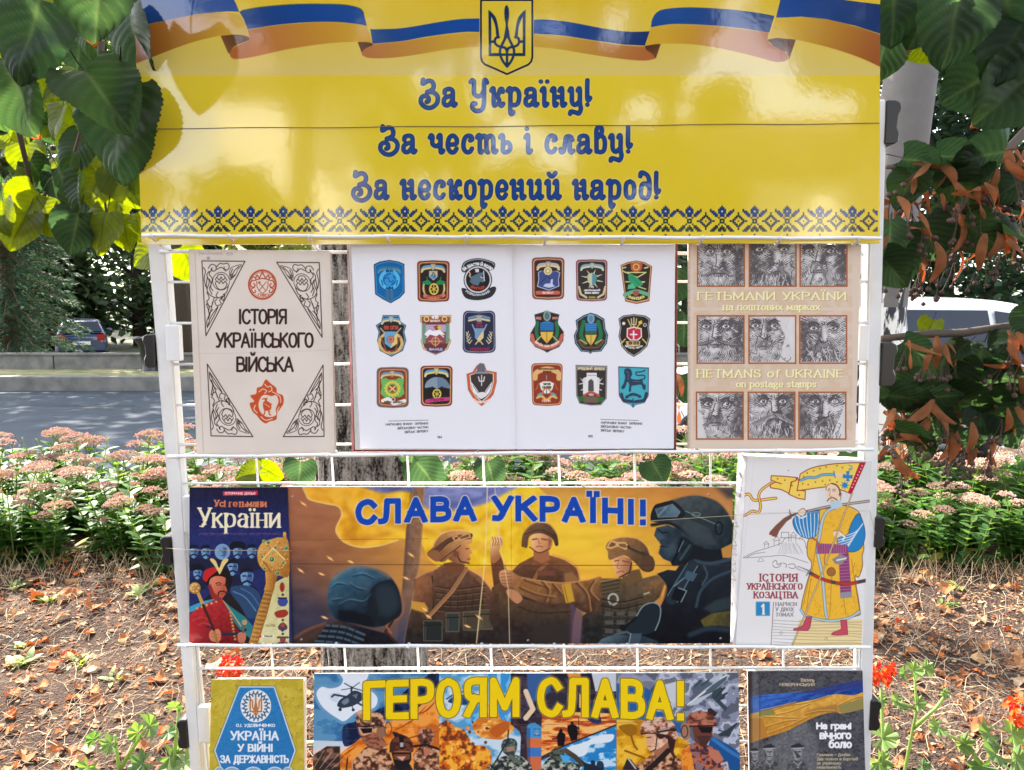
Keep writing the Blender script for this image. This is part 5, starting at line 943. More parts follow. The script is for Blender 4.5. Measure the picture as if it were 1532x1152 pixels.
def art_statehood():
 P=Print(310,1010,464,1225,2.2,(204,180,62))
 P.view(290,990,7.11)
 def bg(X,Y,a):
  n=fbm(X/60,Y/60,12,5)[...,None];m=np.abs(fbm(X/95,Y/80,31,4)-0.5)[...,None]
  return a+(n-0.5)*40*np.array((1,1,1.3))-np.clip(0.045-m,0,1)/0.045*np.array((40,40,16))*np.clip((n-0.36)*4,0,1)
 P.shade(bg)
 hexa=[(484,268),(855,268),(1078,945),(1015,1120),(960,1640),(360,1640),(285,1120),(222,945)]
 P.line(hexa,26,(96,92,70),closed=True);P.fill(hexa,grad((52,130,190),(46,122,182),(300,300),(1000,1000),12,12));P.line(hexa,15,(206,220,226),closed=True)
 P.disc(659,470,162,(238,238,238),174);P.disc(659,470,80,(240,222,206),88)
 for i in range(20):
  a=i*0.314
  P.line(crom([(659+122*math.cos(a+t*0.13)+(12 if t%2 else-12)*math.cos(a),470+131*math.sin(a+t*0.13)+(12 if t%2 else-12)*math.sin(a))for t in range(3)]),13,(52,96,130));P.disc(659+100*math.cos(a),470+108*math.sin(a),9,(70,116,150));P.disc(659+146*math.cos(a+.15),470+156*math.sin(a+.15),8,(70,116,150))
 O=(186,116,66)
 for sx in(-1,1):
  f=lambda q:[(659+sx*x,y)for x,y in q]
  P.line(f([(60,395),(60,530),(12,530)]),15,O);P.line(f(crom([(60,395),(38,420),(34,480)])),13,O);P.line(f(crom([(34,480),(26,500),(14,500),(4,520)])),13,O);P.line(f(crom([(4,440),(18,510),(22,540),(0,575)])),12,O)
 P.line([(659,365),(659,560)],16,O)
 W=(238,240,244)
 P.text('О.І. УДОВИЧЕНКО',448,868,695,36,8.5,W);P.text('УКРАЇНА',388,908,838,104,21,W,thin=0.72,cap='s',ls=0.8);P.text('У ВІЙНІ',465,848,960,88,20,W,thin=0.72,cap='s',ls=0.8);P.text('ЗА ДЕРЖАВНІСТЬ',278,1012,1080,88,18,W,thin=0.72,cap='s',ls=0.8)
 for x,r in((270,45),(405,100),(632,110),(862,100),(1000,45)):P.disc(x,1120+r,r,(150,180,200));P.ring(x,1120+r,r,8,W);P.ring(x,1120+r,r*0.82,5,(110,150,180));
 P.shade(lambda X,Y,a:a-np.clip((fbm(X/16,Y/16,7)-0.62),0,1)[...,None]*50)
 return P
def art_brink():
 P=Print(1114,1000,1300,1250,2.2,(84,84,90))
 P.view(1100,990,7.11)
 def bg(X,Y,a):
  n=fbm(X/34,Y/22,5,4)[...,None];m=fbm(X/18,Y/12,9,3)[...,None]
  return a+(n-0.5)*46-np.clip(m-0.56,0,1)*170
 P.shade(bg)
 P.fill([(150,1000),(500,750),(760,640),(860,800),(900,1160),(860,1800),(140,1800)],lambda X,Y:np.array((110,110,114))+(fbm(X/20,Y/20,15,4)[...,None]-0.5)*70,f=30,a=0.85)
 P.fill(crom([(130,375),(260,355),(480,335),(740,325),(900,290),(1100,240),(1370,195)],n=4)+crom([(1370,330),(1250,355),(1050,345),(900,390),(640,430),(380,500),(130,560)],n=4),grad((56,104,190),(34,70,150),(600,300),(700,480),22,30))
 for i in range(16):P.line(crom([(150+i*60,400+i%5*22-i*3),(260+i*62,372+i%5*22-i*8),(380+i*64,368+i%5*18-i*10)]),9,(90,140,216)if i%2 else(30,60,140),a=0.5)
 P.fill([(740,322),(900,290),(1100,240),(1370,195),(1370,260),(1150,310),(980,320),(860,345)],(54,62,124),a=0.75,f=16)
 P.fill(crom([(130,560),(380,505),(640,440),(900,392),(1060,346),(1250,356),(1370,318)],n=4)+crom([(1370,500),(1140,552),(1060,535),(880,575),(700,660),(540,740),(350,800),(150,870)],n=4),grad((226,170,74),(196,134,48),(600,480),(640,720),24,34))
 P.fill([(250,530),(395,500),(430,560),(300,585),(250,580)],(140,140,80),f=8);P.fill([(1095,470),(1370,380),(1370,495),(1140,552),(1110,530)],(150,140,84),f=6);P.fill([(150,600),(290,600),(345,790),(150,860)],(190,128,56),f=6);P.fill([(760,535),(830,500),(1080,450),(1100,530),(900,545),(800,560)],(176,128,60),f=14)
 for q in([(400,520),(560,470),(760,440),(1000,370)],[(430,570),(600,530),(800,450)],[(300,590),(560,600),(760,600)],[(320,700),(520,640),(700,620)],[(340,770),(560,690),(760,600)],[(1090,470),(1250,400),(1370,370)],[(760,560),(900,530),(1060,530)],[(260,530),(420,495),(640,440)]):P.line(crom(q),11,(166,110,44),a=0.75);P.line([(x,y-14)for x,y in crom(q)],9,(244,200,110),a=0.6)
 P.fill([(120,90),(180,90),(165,1800),(120,1800)],(60,46,38),a=0.7,f=20);P.fill([(182,90),(240,90),(270,1800),(200,1800)],(150,150,150),a=0.28,f=14);P.line([(262,100),(262,1800)],6,(40,40,44),a=0.6)
 def man(x,y,r,cap,d):
  P.fill([(x-r*1.9,1800),(x-r*1.7,y+r*1.9),(x-r*0.6,y+r*1.3),(x+r*0.7,y+r*1.3),(x+r*1.8,y+r*2),(x+r*2.1,1800)],lambda X,Y:np.array((88,88,90))+(fbm(X/22,Y/22,int(x),4)[...,None]-0.5)*110,sm=False)
  P.fill([(x-r*0.6,y-r*0.6),(x+r*0.7,y-r*0.7),(x+r*0.8,y+r*0.5),(x+r*0.2,y+r*1.3),(x-r*0.4,y+r)],(150,150,152),sm=True)
  P.fill([(x-r*0.7,y-r*0.6),(x-r*0.2*d,y+r),(x-r*0.7*d,y+r*0.6)],(60,60,62),f=8)
  P.fill([(x-r*1.1,y-r*0.6),(x-r*0.9,y-r*1.3),(x+r*0.4,y-r*1.7),(x+r*1.2,y-r*1.1),(x+r*1.1,y-r*0.7),(x,y-r*0.9)],(48,48,52));P.line([(x-r*0.9,y-r*0.75),(x+r*1.15,y-r*0.85)],r*0.22,(170,170,172))
  P.line([(x-r*0.3,y-r*0.2),(x,y-r*0.2)],r*0.2,(50,50,50));P.line([(x+r*0.3,y-r*0.2),(x+r*0.6,y-r*0.2)],r*0.2,(50,50,50));P.line([(x+r*0.15,y-r*0.1),(x+r*0.25,y+r*0.3)],r*0.16,(90,90,90));P.line([(x-r*0.1,y+r*0.7),(x+r*0.5,y+r*0.66)],r*0.16,(70,70,70))
  P.line([(x-r*0.5,y+r*1.5),(x+r*0.2,y+r*2.2),(x+r*0.8,y+r*1.5)],r*0.2,(150,150,150));[P.disc(x+r*0.2,y+r*(2.5+0.6*i),r*0.12,(180,180,180))for i in range(4)]
 man(200,990,45,0,1);man(355,970,58,0,1);man(655,970,62,0,-1)
 for i in range(60):
  a=random.Random(i);P.disc(a.uniform(160,840),a.uniform(760,1150),a.uniform(2,6),(176,176,178),a=0.5)
 C=(206,190,150)
 P.text('Василь',698,846,212,38,7,C);P.text('НОВОРИНСЬКИЙ',472,848,260,34,7,C)
 for t,x0,x1,y,cap in(('На грані',860,1240,722,78),('вічного',895,1240,826,96),('болю',993,1246,922,94)):
  P.text(t,x0+4,x1+4,y+5,cap,22,(40,40,46));P.text(t,x0,x1,y,cap,21,(250,250,254))
 for t,x1,y in(('Галичина – Донбас.',1236,1005),('Два полюси в боротьбі',1308,1050),('за українську',1128,1094),('незалежність',1130,1138)):P.text(t,868,x1,y,32,6.2,(196,184,150))
 return P
def art_glory():
 P=Print(424,724,1100,968,1.6,(150,96,66))
 z1=lambda:P.view(420,715,4.349)
 z2=lambda:P.view(750,715,4.2556)
 def bg(X,Y,a):
  x=X-424;y=Y-724
  o=np.array((172,108,78))+0*a
  def mix(o,c,m):m=np.clip(m,0,1)[...,None];return o*(1-m)+np.array(c)*m
  o=mix(o,(44,48,80),np.clip((y-90)/110,0,1)*np.clip(1-x/240,0,1)*1.5)
  o=mix(o,(110,66,56),np.exp(-((x-80)/130)**2-((y-110)/60)**2)*0.5)
  o=mix(o,(246,168,62),np.exp(-((x-380)/240)**2-((y-140)/100)**2))
  o=mix(o,(255,206,60),np.exp(-((x-440)/200)**2-((y-80)/75)**2))
  o=mix(o,(226,146,64),np.exp(-((x-560)/90)**2-((y-20)/70)**2)*0.5)
  o=mix(o,(60,56,70),np.clip((y-165)/75,0,1)*0.6)
  return o+(fbm(x/28,y/10,3,4)[...,None]-0.5)*np.array((34,28,22))
 P.shade(bg)
 z1()
 fy=grad((244,170,44),(255,204,50),(200,200),(1200,300),34,60)
 fl=crom([(140,40),(165,100),(190,140),(290,165),(375,185),(396,240),(362,325),(372,370),(420,420),(520,452),(640,440),(760,405),(900,415),(960,520),(1050,590),(1180,600),(1420,560),(1640,520),(1640,30),(140,30)],True,4)
 P.fill(fl,fy,f=5)
 P.line(crom([(140,50),(165,105),(190,140),(290,165),(375,185),(398,240),(362,325),(372,370),(420,420),(520,450),(640,440),(760,405)]),13,(250,206,110),a=0.8)
 for q,c,w in(([(420,200),(480,300),(430,370),(520,400),(700,360)],(200,124,40),46),([(240,100),(420,130),(520,230),(700,330),(900,300)],(252,196,80),40),([(600,200),(760,300),(960,340),(1180,330)],(216,140,36),44),([(950,300),(1100,380),(1300,330),(1500,240)],(255,214,90),56),([(1000,430),(1180,460),(1400,420)],(240,176,70),50),([(900,260),(1080,250),(1260,280),(1440,200)],(224,150,40),30)):P.line(crom(q),w,c,f=22,a=0.7,taper=(0.4,1,0.3))
 bl=crom([(560,30),(610,85),(690,100),(790,80),(880,110),(940,190),(1050,215),(1180,205),(1330,165),(1440,110),(1500,30)],True,4)
 P.fill(bl,grad((108,112,156),(130,136,190),(600,100),(1400,100),26,40),f=16)
 for q,c in(([(620,60),(760,70),(860,90)],(80,84,130)),([(960,70),(1060,110),(1180,90)],(150,158,206)),([(1000,170),(1120,180),(1280,140),(1400,70)],(84,92,150)),([(980,60),(1100,60),(1300,110)],(166,170,214))):P.line(crom(q),34,c,f=14,a=0.7,taper=(0.3,1,0.2))
 P.fill([(875,30),(940,30),(925,300),(905,560),(870,760),(806,1090),(735,1090),(790,720),(815,340)],grad((128,96,76),(150,108,76),(820,500),(900,500),16,20),f=3)
 P.fill([(780,780),(870,780),(806,1090),(735,1090)],grad((120,92,76),(46,56,92),(830,800),(770,1080)),f=30,a=0.85)
 P.line([(936,30),(922,300),(902,560),(866,760),(802,1090)],9,(190,144,100),a=0.7);P.line([(850,100),(828,340),(800,720)],16,(96,70,56),f=8,a=0.6)
 z1()
 bod=[(866,660),(920,622),(1010,592),(1060,560),(1180,570),(1300,640),(1365,720),(1400,800),(1432,900),(1455,1000),(1460,1095),(800,1095),(835,900),(872,790)]
 P.fill(bod,grad((140,92,62),(44,38,36),(1100,600),(1100,1040),18,30),f=3)
 P.line(crom([(1200,580),(1300,635),(1370,720),(1405,820)]),14,(240,170,100),f=6,a=0.8);P.line(crom([(880,650),(940,618),(1020,592)]),10,(214,146,92),f=5)
 P.fill([(880,660),(960,640),(985,700),(980,830),(920,880),(850,860)],grad((160,104,66),(96,62,44),(860,700),(980,820),14,18),f=6);P.fill([(850,800),(935,812),(960,850),(940,880),(850,850)],(206,150,60),f=4);P.line(crom([(985,640),(1000,760),(985,880)]),10,(56,40,34))
 P.fill([(1000,600),(1090,570),(1200,590),(1310,700),(1330,880),(1010,880),(985,720)],grad((118,78,56),(64,50,42),(1100,600),(1150,860),14,18),f=5)
 for i in range(5):P.line(crom([(1010,705+i*38),(1140,722+i*36),(1330,700+i*38)]),7,(60,44,36));P.line(crom([(1010,715+i*38),(1140,732+i*36),(1330,710+i*38)]),4,(150,106,74),a=0.7)
 for i in range(6):P.line([(1060+i*48,760),(1054+i*48,860)],5,(52,40,34))
 P.line([(1205,590),(1110,740),(960,905)],26,(156,108,72));P.line([(1190,590),(1095,735),(950,895)],5,(84,58,42));P.line([(1215,600),(1122,745),(972,905)],4,(206,150,104))
 for x0,y0,x1,y1,c in((1076,880,1160,1000,(52,58,54)),(1188,872,1292,990,(74,66,50)),(1300,858,1378,985,(84,74,56)),(930,930,1050,1060,(40,44,44))):
  P.fill(rect(x0,y0,x1,y1),c,f=4);P.line(rect(x0,y0,x1,y1),6,(118,112,92),closed=True,a=0.7);P.line([(x0,y0+30),(x1,y0+26)],6,(30,28,28));P.line([(x0+14,y0+36),(x0+12,y1-10)],5,(104,100,84),a=0.7)
 P.fill([(1160,540),(1060,555),(1080,620),(1180,620),(1200,570)],(120,74,50),f=5)
 P.fill([(1100,480),(1180,436),(1225,438),(1236,470),(1248,486),(1228,502),(1236,520),(1226,548),(1190,562),(1130,550),(1090,530)],grad((226,152,96),(140,88,60),(1235,480),(1110,520),10,20),f=2);P.line([(1130,470),(1170,545),(1225,556)],9,(70,48,38));P.disc(1140,495,20,(120,76,54),f=8);P.line([(1204,462),(1224,460)],6,(90,56,40));P.line([(1212,530),(1232,528)],5,(110,60,46))
 he=crom([(952,490),(985,455),(1000,415),(1040,368),(1110,345),(1180,344),(1228,356),(1245,398),(1238,428),(1180,440),(1130,475),(1085,530),(1050,548),(1000,530),(965,515)],True,4)
 P.fill(he,grad((222,160,98),(132,86,56),(1180,350),(1010,520),14,22),f=2);P.line(crom([(990,450),(1010,405),(1050,362),(1120,340),(1200,344)]),8,(250,200,130),f=4,a=0.8)
 P.line(crom([(1010,470),(1060,430),(1120,395),(1235,375)]),30,(96,64,46));P.line(crom([(1030,480),(1090,425),(1150,400),(1240,395)]),5,(60,40,32));P.fill([(1112,384),(1150,372),(1160,388),(1200,356),(1232,362),(1238,388),(1170,406),(1130,412)],(214,160,104));P.fill([(1128,388),(1154,382),(1152,398),(1134,404)],(110,74,54));P.fill([(1166,386),(1222,366),(1228,382),(1172,398)],(120,80,56));P.fill([(958,490),(1010,470),(1040,500),(1020,545),(970,520)],(150,98,64),sm=True);P.line(crom([(1040,540),(1090,500),(1170,440)]),7,(84,56,42))
 P.fill([(1366,540),(1378,500),(1430,505),(1470,600),(1522,640),(1522,790),(1430,780),(1390,740)],grad((120,72,46),(60,40,36),(1400,560),(1500,760),12,20),f=3);P.fill([(1368,545),(1364,420),(1385,385),(1410,370),(1440,388),(1444,430),(1420,470),(1430,512),(1400,548)],grad((250,196,130),(176,110,70),(1380,420),(1430,500)),sm=True,f=2);[P.line(crom([(1376+i*17,384+i*3),(1384+i*17,412),(1378+i*14,440)]),5,(150,90,60))for i in range(4)]
 z2()
 P.fill([(-60,700),(60,600),(115,545),(200,500),(300,490),(400,520),(480,572),(500,640),(490,780),(460,900),(445,1070),(0,1070),(-80,900)],grad((134,86,54),(46,38,36),(280,520),(280,980),14,30),f=3)
 P.line(crom([(330,490),(420,522),(488,580),(502,660)]),13,(232,160,90),f=5,a=0.8);P.fill([(70,600),(150,555),(320,560),(400,600),(380,780),(90,780)],grad((104,66,46),(60,46,40),(200,560),(200,780),12,18),f=6);P.fill([(400,610),(450,600),(490,640),(470,690),(410,680)],(150,104,64),f=6);P.line([(290,545),(240,590),(190,680)],22,(150,98,60));P.fill(rect(230,590,340,622),(120,72,56))
 P.fill([(-20,720),(120,760),(300,830),(430,820),(460,800),(440,930),(210,940),(0,880)],grad((96,70,48),(56,46,40),(200,780),(200,930),12,20),f=5);P.line(crom([(110,820),(240,860),(450,850)]),8,(50,38,32));P.fill([(200,940),(440,930),(440,1070),(190,1070)],(52,46,42),f=6)
 P.fill([(205,450),(300,450),(310,520),(260,545),(205,520)],(170,106,68),f=3);P.fill([(183,395),(200,362),(250,350),(312,370),(326,415),(304,456),(245,474),(200,452)],grad((250,190,130),(196,126,84),(190,400),(310,450),8,16),sm=True,f=2)
 P.line([(198,392),(228,388)],8,(110,66,46));P.line([(256,388),(292,394)],8,(110,66,46));P.line([(240,388),(236,414),(250,418)],5,(180,110,74));P.line(crom([(222,440),(242,434),(264,440)]),6,(150,76,58));P.line(crom([(180,440),(240,476),(310,450)]),7,(84,56,40));P.fill([(300,380),(322,400),(300,450)],(150,92,62),f=6)
 P.fill(crom([(128,430),(140,350),(190,296),(250,280),(310,298),(350,350),(364,420),(345,432),(322,385),(250,352),(180,372),(165,442),(140,440)],True,4),grad((122,86,60),(78,56,44),(200,290),(330,420),12,18),f=2);P.line(crom([(140,350),(190,297),(250,281),(310,298),(350,350)]),8,(226,170,100),f=4,a=0.7);P.line(crom([(150,360),(250,330),(345,372)]),5,(66,46,38))
 P.fill([(640,640),(760,640),(900,640),(1000,615),(1048,650),(1010,760),(900,850),(862,1000),(850,1070),(500,1070),(515,880),(600,820)],grad((104,82,58),(36,36,36),(800,650),(740,1000),16,26),f=3)
 arm=crom([(640,636),(560,648),(400,668),(250,654),(130,632),(60,590),(15,596),(-10,625),(0,655),(60,690),(130,745),(300,805),(420,795),(520,852),(590,862),(640,790)],True,4)
 P.fill(arm,grad((160,108,62),(84,58,42),(400,660),(420,820),26,34),f=2)
 for q in([(150,650),(240,680),(300,700)],[(260,660),(300,720),(280,790)],[(480,670),(540,740),(560,850)],[(330,680),(380,740)],[(590,660),(560,720),(610,780)],[(120,700),(220,740),(330,760)]):P.line(crom(q),16,(84,56,40),f=6,a=0.8);P.line([(x+12,y-4)for x,y in crom(q)],9,(196,140,84),f=4,a=0.7)
 P.line(crom([(130,634),(250,655),(400,668),(560,648)]),8,(226,160,96),f=3,a=0.7)
 P.fill([(384,680),(440,668),(468,785),(412,798)],(206,156,52),f=4);P.line([(400,690),(424,790)],6,(150,104,40));P.fill([(-12,600),(40,585),(90,620),(100,670),(50,700),(0,672)],grad((226,160,106),(150,96,66),(0,600),(80,690)),sm=True,f=2);[P.line([(-6+i*4,612+i*20),(60,606+i*22)],4,(130,80,56))for i in range(4)];P.fill([(30,720),(60,706),(110,730),(135,770),(100,800),(50,760)],(196,136,94),sm=True,f=2)
 P.fill([(636,660),(740,640),(760,720),(660,740),(625,700)],(92,78,56));[P.line([(640,672+i*24),(752,650+i*24)],6,(56,46,38))for i in range(4)];P.line([(636,660),(740,640)],6,(170,130,84))
 P.ring(712,772,30,14,(150,152,144),34);P.ring(712,772,30,4,(206,206,190),34,a=0.8)
 for i in range(6):P.line(crom([(640,770+i*44),(760,790+i*42),(900,760+i*42)]),8,(40,36,34));P.line(crom([(640,782+i*44),(760,802+i*42),(890,772+i*42)]),4,(112,96,72),a=0.6)
 for i in range(5):P.line([(650+i*54,800),(636+i*52,1040)],6,(40,36,34),a=0.8)
 [P.fill(rect(660+i*74,850+k*56,712+i*74,878+k*56),(96,98,92),f=6,a=0.7)for i in range(3)for k in range(3)]
 P.fill([(900,700),(960,650),(1040,640),(1010,750),(930,800)],grad((140,100,64),(80,64,48),(950,650),(980,780),20,14),f=5);P.line([(910,740),(940,730)],12,(170,160,130))
 P.fill([(440,800),(520,850),(510,1060),(440,1060)],(96,74,100),f=16,a=0.7)
 P.fill([(770,600),(880,580),(900,640),(830,680),(770,650)],(112,82,54),f=4)
 P.fill([(698,515),(760,490),(830,520),(834,580),(800,622),(745,632),(722,606),(730,585),(706,566),(716,545)],grad((244,180,126),(160,100,70),(716,560),(830,560),10,18),f=2);P.line([(722,530),(748,524)],7,(110,66,46));P.line([(772,528),(812,536)],7,(110,66,46));P.line(crom([(736,602),(764,594),(782,600)]),6,(150,70,56));P.line([(748,530),(736,572),(756,580)],5,(186,116,80));P.line([(830,540),(816,600),(752,634)],9,(70,50,38))
 P.fill(crom([(690,522),(678,470),(664,440),(690,400),(760,378),(860,384),(922,430),(948,490),(978,540),(962,592),(905,594),(850,540),(780,492)],True,4),grad((160,112,70),(78,58,42),(740,390),(930,570),16,20),f=2);P.line(crom([(690,400),(760,377),(860,384),(922,430),(950,490)]),8,(240,180,106),f=4,a=0.8)
 P.fill([(668,446),(696,396),(740,408),(790,408),(816,440),(792,458),(740,436),(700,452)],(226,172,104));P.fill([(682,436),(702,408),(730,418),(724,432),(698,440)],(120,84,56));P.fill([(746,420),(788,418),(802,440),(788,446),(752,436)],(130,92,60));P.line([(812,440),(880,470),(950,510)],24,(66,54,44));P.line([(820,436),(890,466)],5,(150,120,84));P.fill([(900,500),(960,500),(976,560),(930,592),(896,570)],(92,66,48),sm=True)
 P.fill([(990,610),(1060,585),(1110,590),(1190,480),(1400,500),(1480,520),(1480,1070),(610,1070),(700,1010),(850,1000),(985,900),(1035,760),(1050,690)],grad((34,42,52),(16,18,24),(1250,540),(1150,1000),8,30),f=2)
 P.line(crom([(990,612),(1050,690),(1030,780),(980,850)]),7,(200,130,70),f=3,a=0.7)
 P.fill([(1060,500),(1130,470),(1240,420),(1420,440),(1410,540),(1200,560),(1090,560)],(26,30,38),f=5)
 P.fill([(988,316),(1060,300),(1150,335),(1235,420),(1190,500),(1105,545),(1030,515),(1000,480),(1006,455),(1016,430),(1002,405),(972,366)],grad((52,70,82),(26,36,44),(1000,400),(1180,460),12,26),f=2);P.line(crom([(1000,330),(1030,350),(1060,345)]),9,(24,30,36));P.line(crom([(1004,408),(1014,430),(1005,455),(1000,480)]),6,(206,130,70),f=2,a=0.8);P.line([(1012,436),(1060,440)],8,(22,28,34));P.fill([(1030,450),(1110,400),(1120,480),(1060,510)],(72,90,100),f=24,a=0.6);P.fill([(978,368),(1010,350),(1040,380),(1005,400)],(74,92,100),f=8,a=0.7)
 P.line([(1150,390),(1120,480),(1090,540)],18,(20,24,30));P.line([(1200,430),(1140,520)],16,(60,76,84));P.line([(1160,400),(1128,470)],5,(150,160,160),a=0.8)
 P.fill(crom([(948,262),(975,180),(1060,148),(1150,120),(1260,113),(1370,148),(1440,218),(1475,300),(1480,400),(1400,452),(1300,450),(1190,392),(1090,305),(980,282)],True,4),grad((74,82,82),(36,46,54),(1150,130),(1350,430),14,26),f=2);P.line(crom([(1100,140),(1180,114),(1262,110),(1372,146),(1442,216),(1474,290)]),7,(170,120,74),f=4,a=0.8)
 P.line(crom([(960,300),(1080,290),(1200,370),(1320,430)]),20,(28,34,40),f=6);P.fill([(1180,240),(1300,290),(1380,420),(1300,440),(1200,390),(1150,320)],(64,76,80),f=18,a=0.7)
 P.line([(1165,225),(1240,260),(1370,320)],40,(46,56,60));P.line([(1170,210),(1250,245),(1380,300)],5,(130,140,136));P.ring(1385,320,22,12,(24,30,36),40);P.ring(1240,232,26,8,(110,120,120),12)
 P.fill([(950,255),(972,180),(1020,158),(1090,146),(1140,180),(1170,225),(1150,255),(1060,272),(985,275)],(30,36,42),sm=True);P.fill([(982,200),(1090,168),(1138,216),(1118,246),(1000,250)],grad((60,84,100),(104,128,140),(1000,240),(1100,170),12,20),f=3);P.line([(982,200),(1090,168),(1138,216),(1118,246),(1000,250)],7,(120,130,132),closed=True,a=0.8);P.line([(1000,240),(1050,186)],9,(160,176,180),f=5,a=0.6)
 P.line(crom([(1230,528),(1330,545),(1470,515)]),22,(54,72,86),f=4);P.line([(1215,560),(1150,660),(1085,770)],74,(38,50,60));P.line([(1250,560),(1185,665),(1120,790)],7,(100,124,136));P.line([(1185,545),(1120,650),(1058,750)],6,(90,112,124));P.fill([(1180,590),(1250,610),(1220,660),(1160,640)],(70,92,106));P.fill([(1110,690),(1180,715),(1140,790),(1080,770)],(18,22,28));P.line([(1128,700),(1180,720),(1145,790)],7,(130,150,158));P.line([(1100,690),(1160,640)],8,(110,130,140))
 P.line(crom([(1470,590),(1350,640),(1270,720),(1240,820)]),16,(56,74,88),f=6);P.line(crom([(1290,560),(1310,620),(1280,680)]),12,(60,80,94),f=3);P.fill([(1290,830),(1360,780),(1470,750),(1470,830),(1340,860)],(46,58,64),f=10);P.fill([(1270,905),(1340,862),(1465,842),(1465,950),(1380,940),(1290,950)],grad((108,96,44),(70,66,44),(1290,870),(1440,940),16,20),f=6);P.line(crom([(1200,1000),(1320,960),(1470,970)]),30,(40,54,66),f=10)
 P.fill([(790,960),(860,880),(910,815),(970,795),(1010,825),(1008,900),(985,970),(900,1000),(810,1000)],(30,40,48),sm=True,f=2);P.line(crom([(860,880),(905,815),(970,795),(1012,825),(1008,900),(980,970)]),8,(140,156,156),a=0.9);P.line([(760,950),(800,940),(860,890)],16,(20,24,28));P.disc(775,955,20,(18,22,26));P.line([(720,1000),(800,980),(830,1000)],12,(80,96,100))
 P.fill([(600,1065),(640,1025),(700,1002),(790,1000),(840,1015),(900,1005),(1000,1040),(1000,1070)],grad((84,104,114),(46,60,70),(700,1000),(760,1065),10,18),f=3);P.fill([(820,990),(895,990),(880,1065),(805,1065)],(66,80,92));P.line([(825,992),(812,1060)],6,(140,156,160))
 P.fill([(1400,450),(1475,415),(1475,500),(1410,510)],(196,140,64),f=3);P.fill([(1370,60),(1500,60),(1500,130),(1440,130)],(64,62,66),f=26,a=0.9)
 z1()
 P.fill([(60,1095),(110,1030),(180,985),(290,945),(380,930),(600,990),(700,1015),(770,1095)],grad((74,54,46),(26,26,32),(300,940),(420,1080),10,20),f=4);P.line(crom([(90,1040),(180,985),(290,945)]),14,(150,92,60),f=8,a=0.7)
 for i in range(5):P.fill([(300-i*22,955+i*34),(480-i*10,985+i*34),(540-i*10,1010+i*34),(520,1035+i*34),(280-i*22,985+i*34)],(26,30,38),f=3);P.line(crom([(300-i*24,960+i*34),(420-i*16,972+i*34),(545-i*10,1020+i*34)]),15,(78,100,116),a=0.85);
 for i in range(4):P.line([(330+i*52,950+i*12),(280+i*56,1090)],7,(24,28,36))
 P.fill(crom([(303,800),(312,715),(338,645),(400,595),(500,568),(620,588),(710,638),(762,720),(784,830),(775,900),(700,950),(600,972),(480,945),(380,930),(330,880)],True,4),grad((64,106,128),(22,30,40),(420,620),(560,900),18,40),f=3)
 P.line(crom([(345,650),(420,595),(510,572),(620,592),(705,640)]),22,(176,128,90),f=12,a=0.6)
 P.fill(crom([(570,780),(590,720),(640,680),(720,665),(770,740),(785,850),(770,905),(680,950),(590,940),(560,860)],True,4),(26,32,40),f=8);P.fill(crom([(620,720),(690,690),(750,730),(770,830),(700,900),(640,860)],True,4),(44,58,66),f=24,a=0.8)
 P.fill(crom([(380,860),(480,870),(580,900),(600,960),(470,944),(380,925)],True,4),(18,22,30),f=12)
 for q in([(330,720),(370,690),(430,700)],[(450,690),(500,720),(560,735)],[(380,830),(450,800),(540,810),(590,760)],[(330,800),(400,790)],[(470,640),(540,630),(610,660)]):P.line(crom(q),12,(24,44,60),f=5,a=0.8,taper=(0.2,1,0.2));P.line([(x,y-10)for x,y in crom(q)],8,(110,150,166),f=4,a=0.6,taper=(0.2,1,0.2))
 P.line(crom([(786,760),(800,830),(780,900),(690,960)]),12,(170,104,70),f=6,a=0.8);P.line([(730,930),(680,1000),(760,1080)],16,(60,40,34));P.line([(690,970),(720,1010)],12,(170,96,64),f=3)
 P.line([(1345,40),(1332,500),(1272,1090)],7,(248,220,160),f=2,a=0.85);P.line([(1392,50),(1420,380),(1480,720),(1490,1090)],6,(236,210,170),f=2,a=0.8)
 for x,y in((148,168),(322,524),(455,545),(130,602),(265,625),(285,908),(848,500),(815,652),(938,855),(1215,965),(1290,905),(960,900)):P.line([(x-22,y-8 if x%2 else y-16),(x+20,y+8 if x%2 else y+16)],15,(255,170,80),f=4,taper=(0.2,1,0.4));P.line([(x-10,y-4),(x+10,y+6)],6,(255,230,170),f=3)
 P.view()
 P.line([(430,843.5),(760,846),(1095,845.5)],1.1,(70,50,40),a=0.75);P.line([(430,808),(640,806)],0.8,(90,60,46),a=0.5);P.line([(765,728),(765,960)],0.8,(110,80,50),a=0.4)
 for x,y in((438,743),(451,957),(1078,955),(790,958),(1060,740)):P.disc(x,y,1.6,(206,196,190));P.disc(x+0.5,y+0.8,1,(90,70,60))
 kw=dict(bow=6.5,cap='s',ls=1.7,bw=9)
 P.text('СЛАВА УКРАЇНІ!',531.5,971.5,780.2,39,11.6,(236,214,190),**kw);P.text('СЛАВА УКРАЇНІ!',531.5,971.5,780.2,39,9.0,(24,74,176),**kw)
 return P
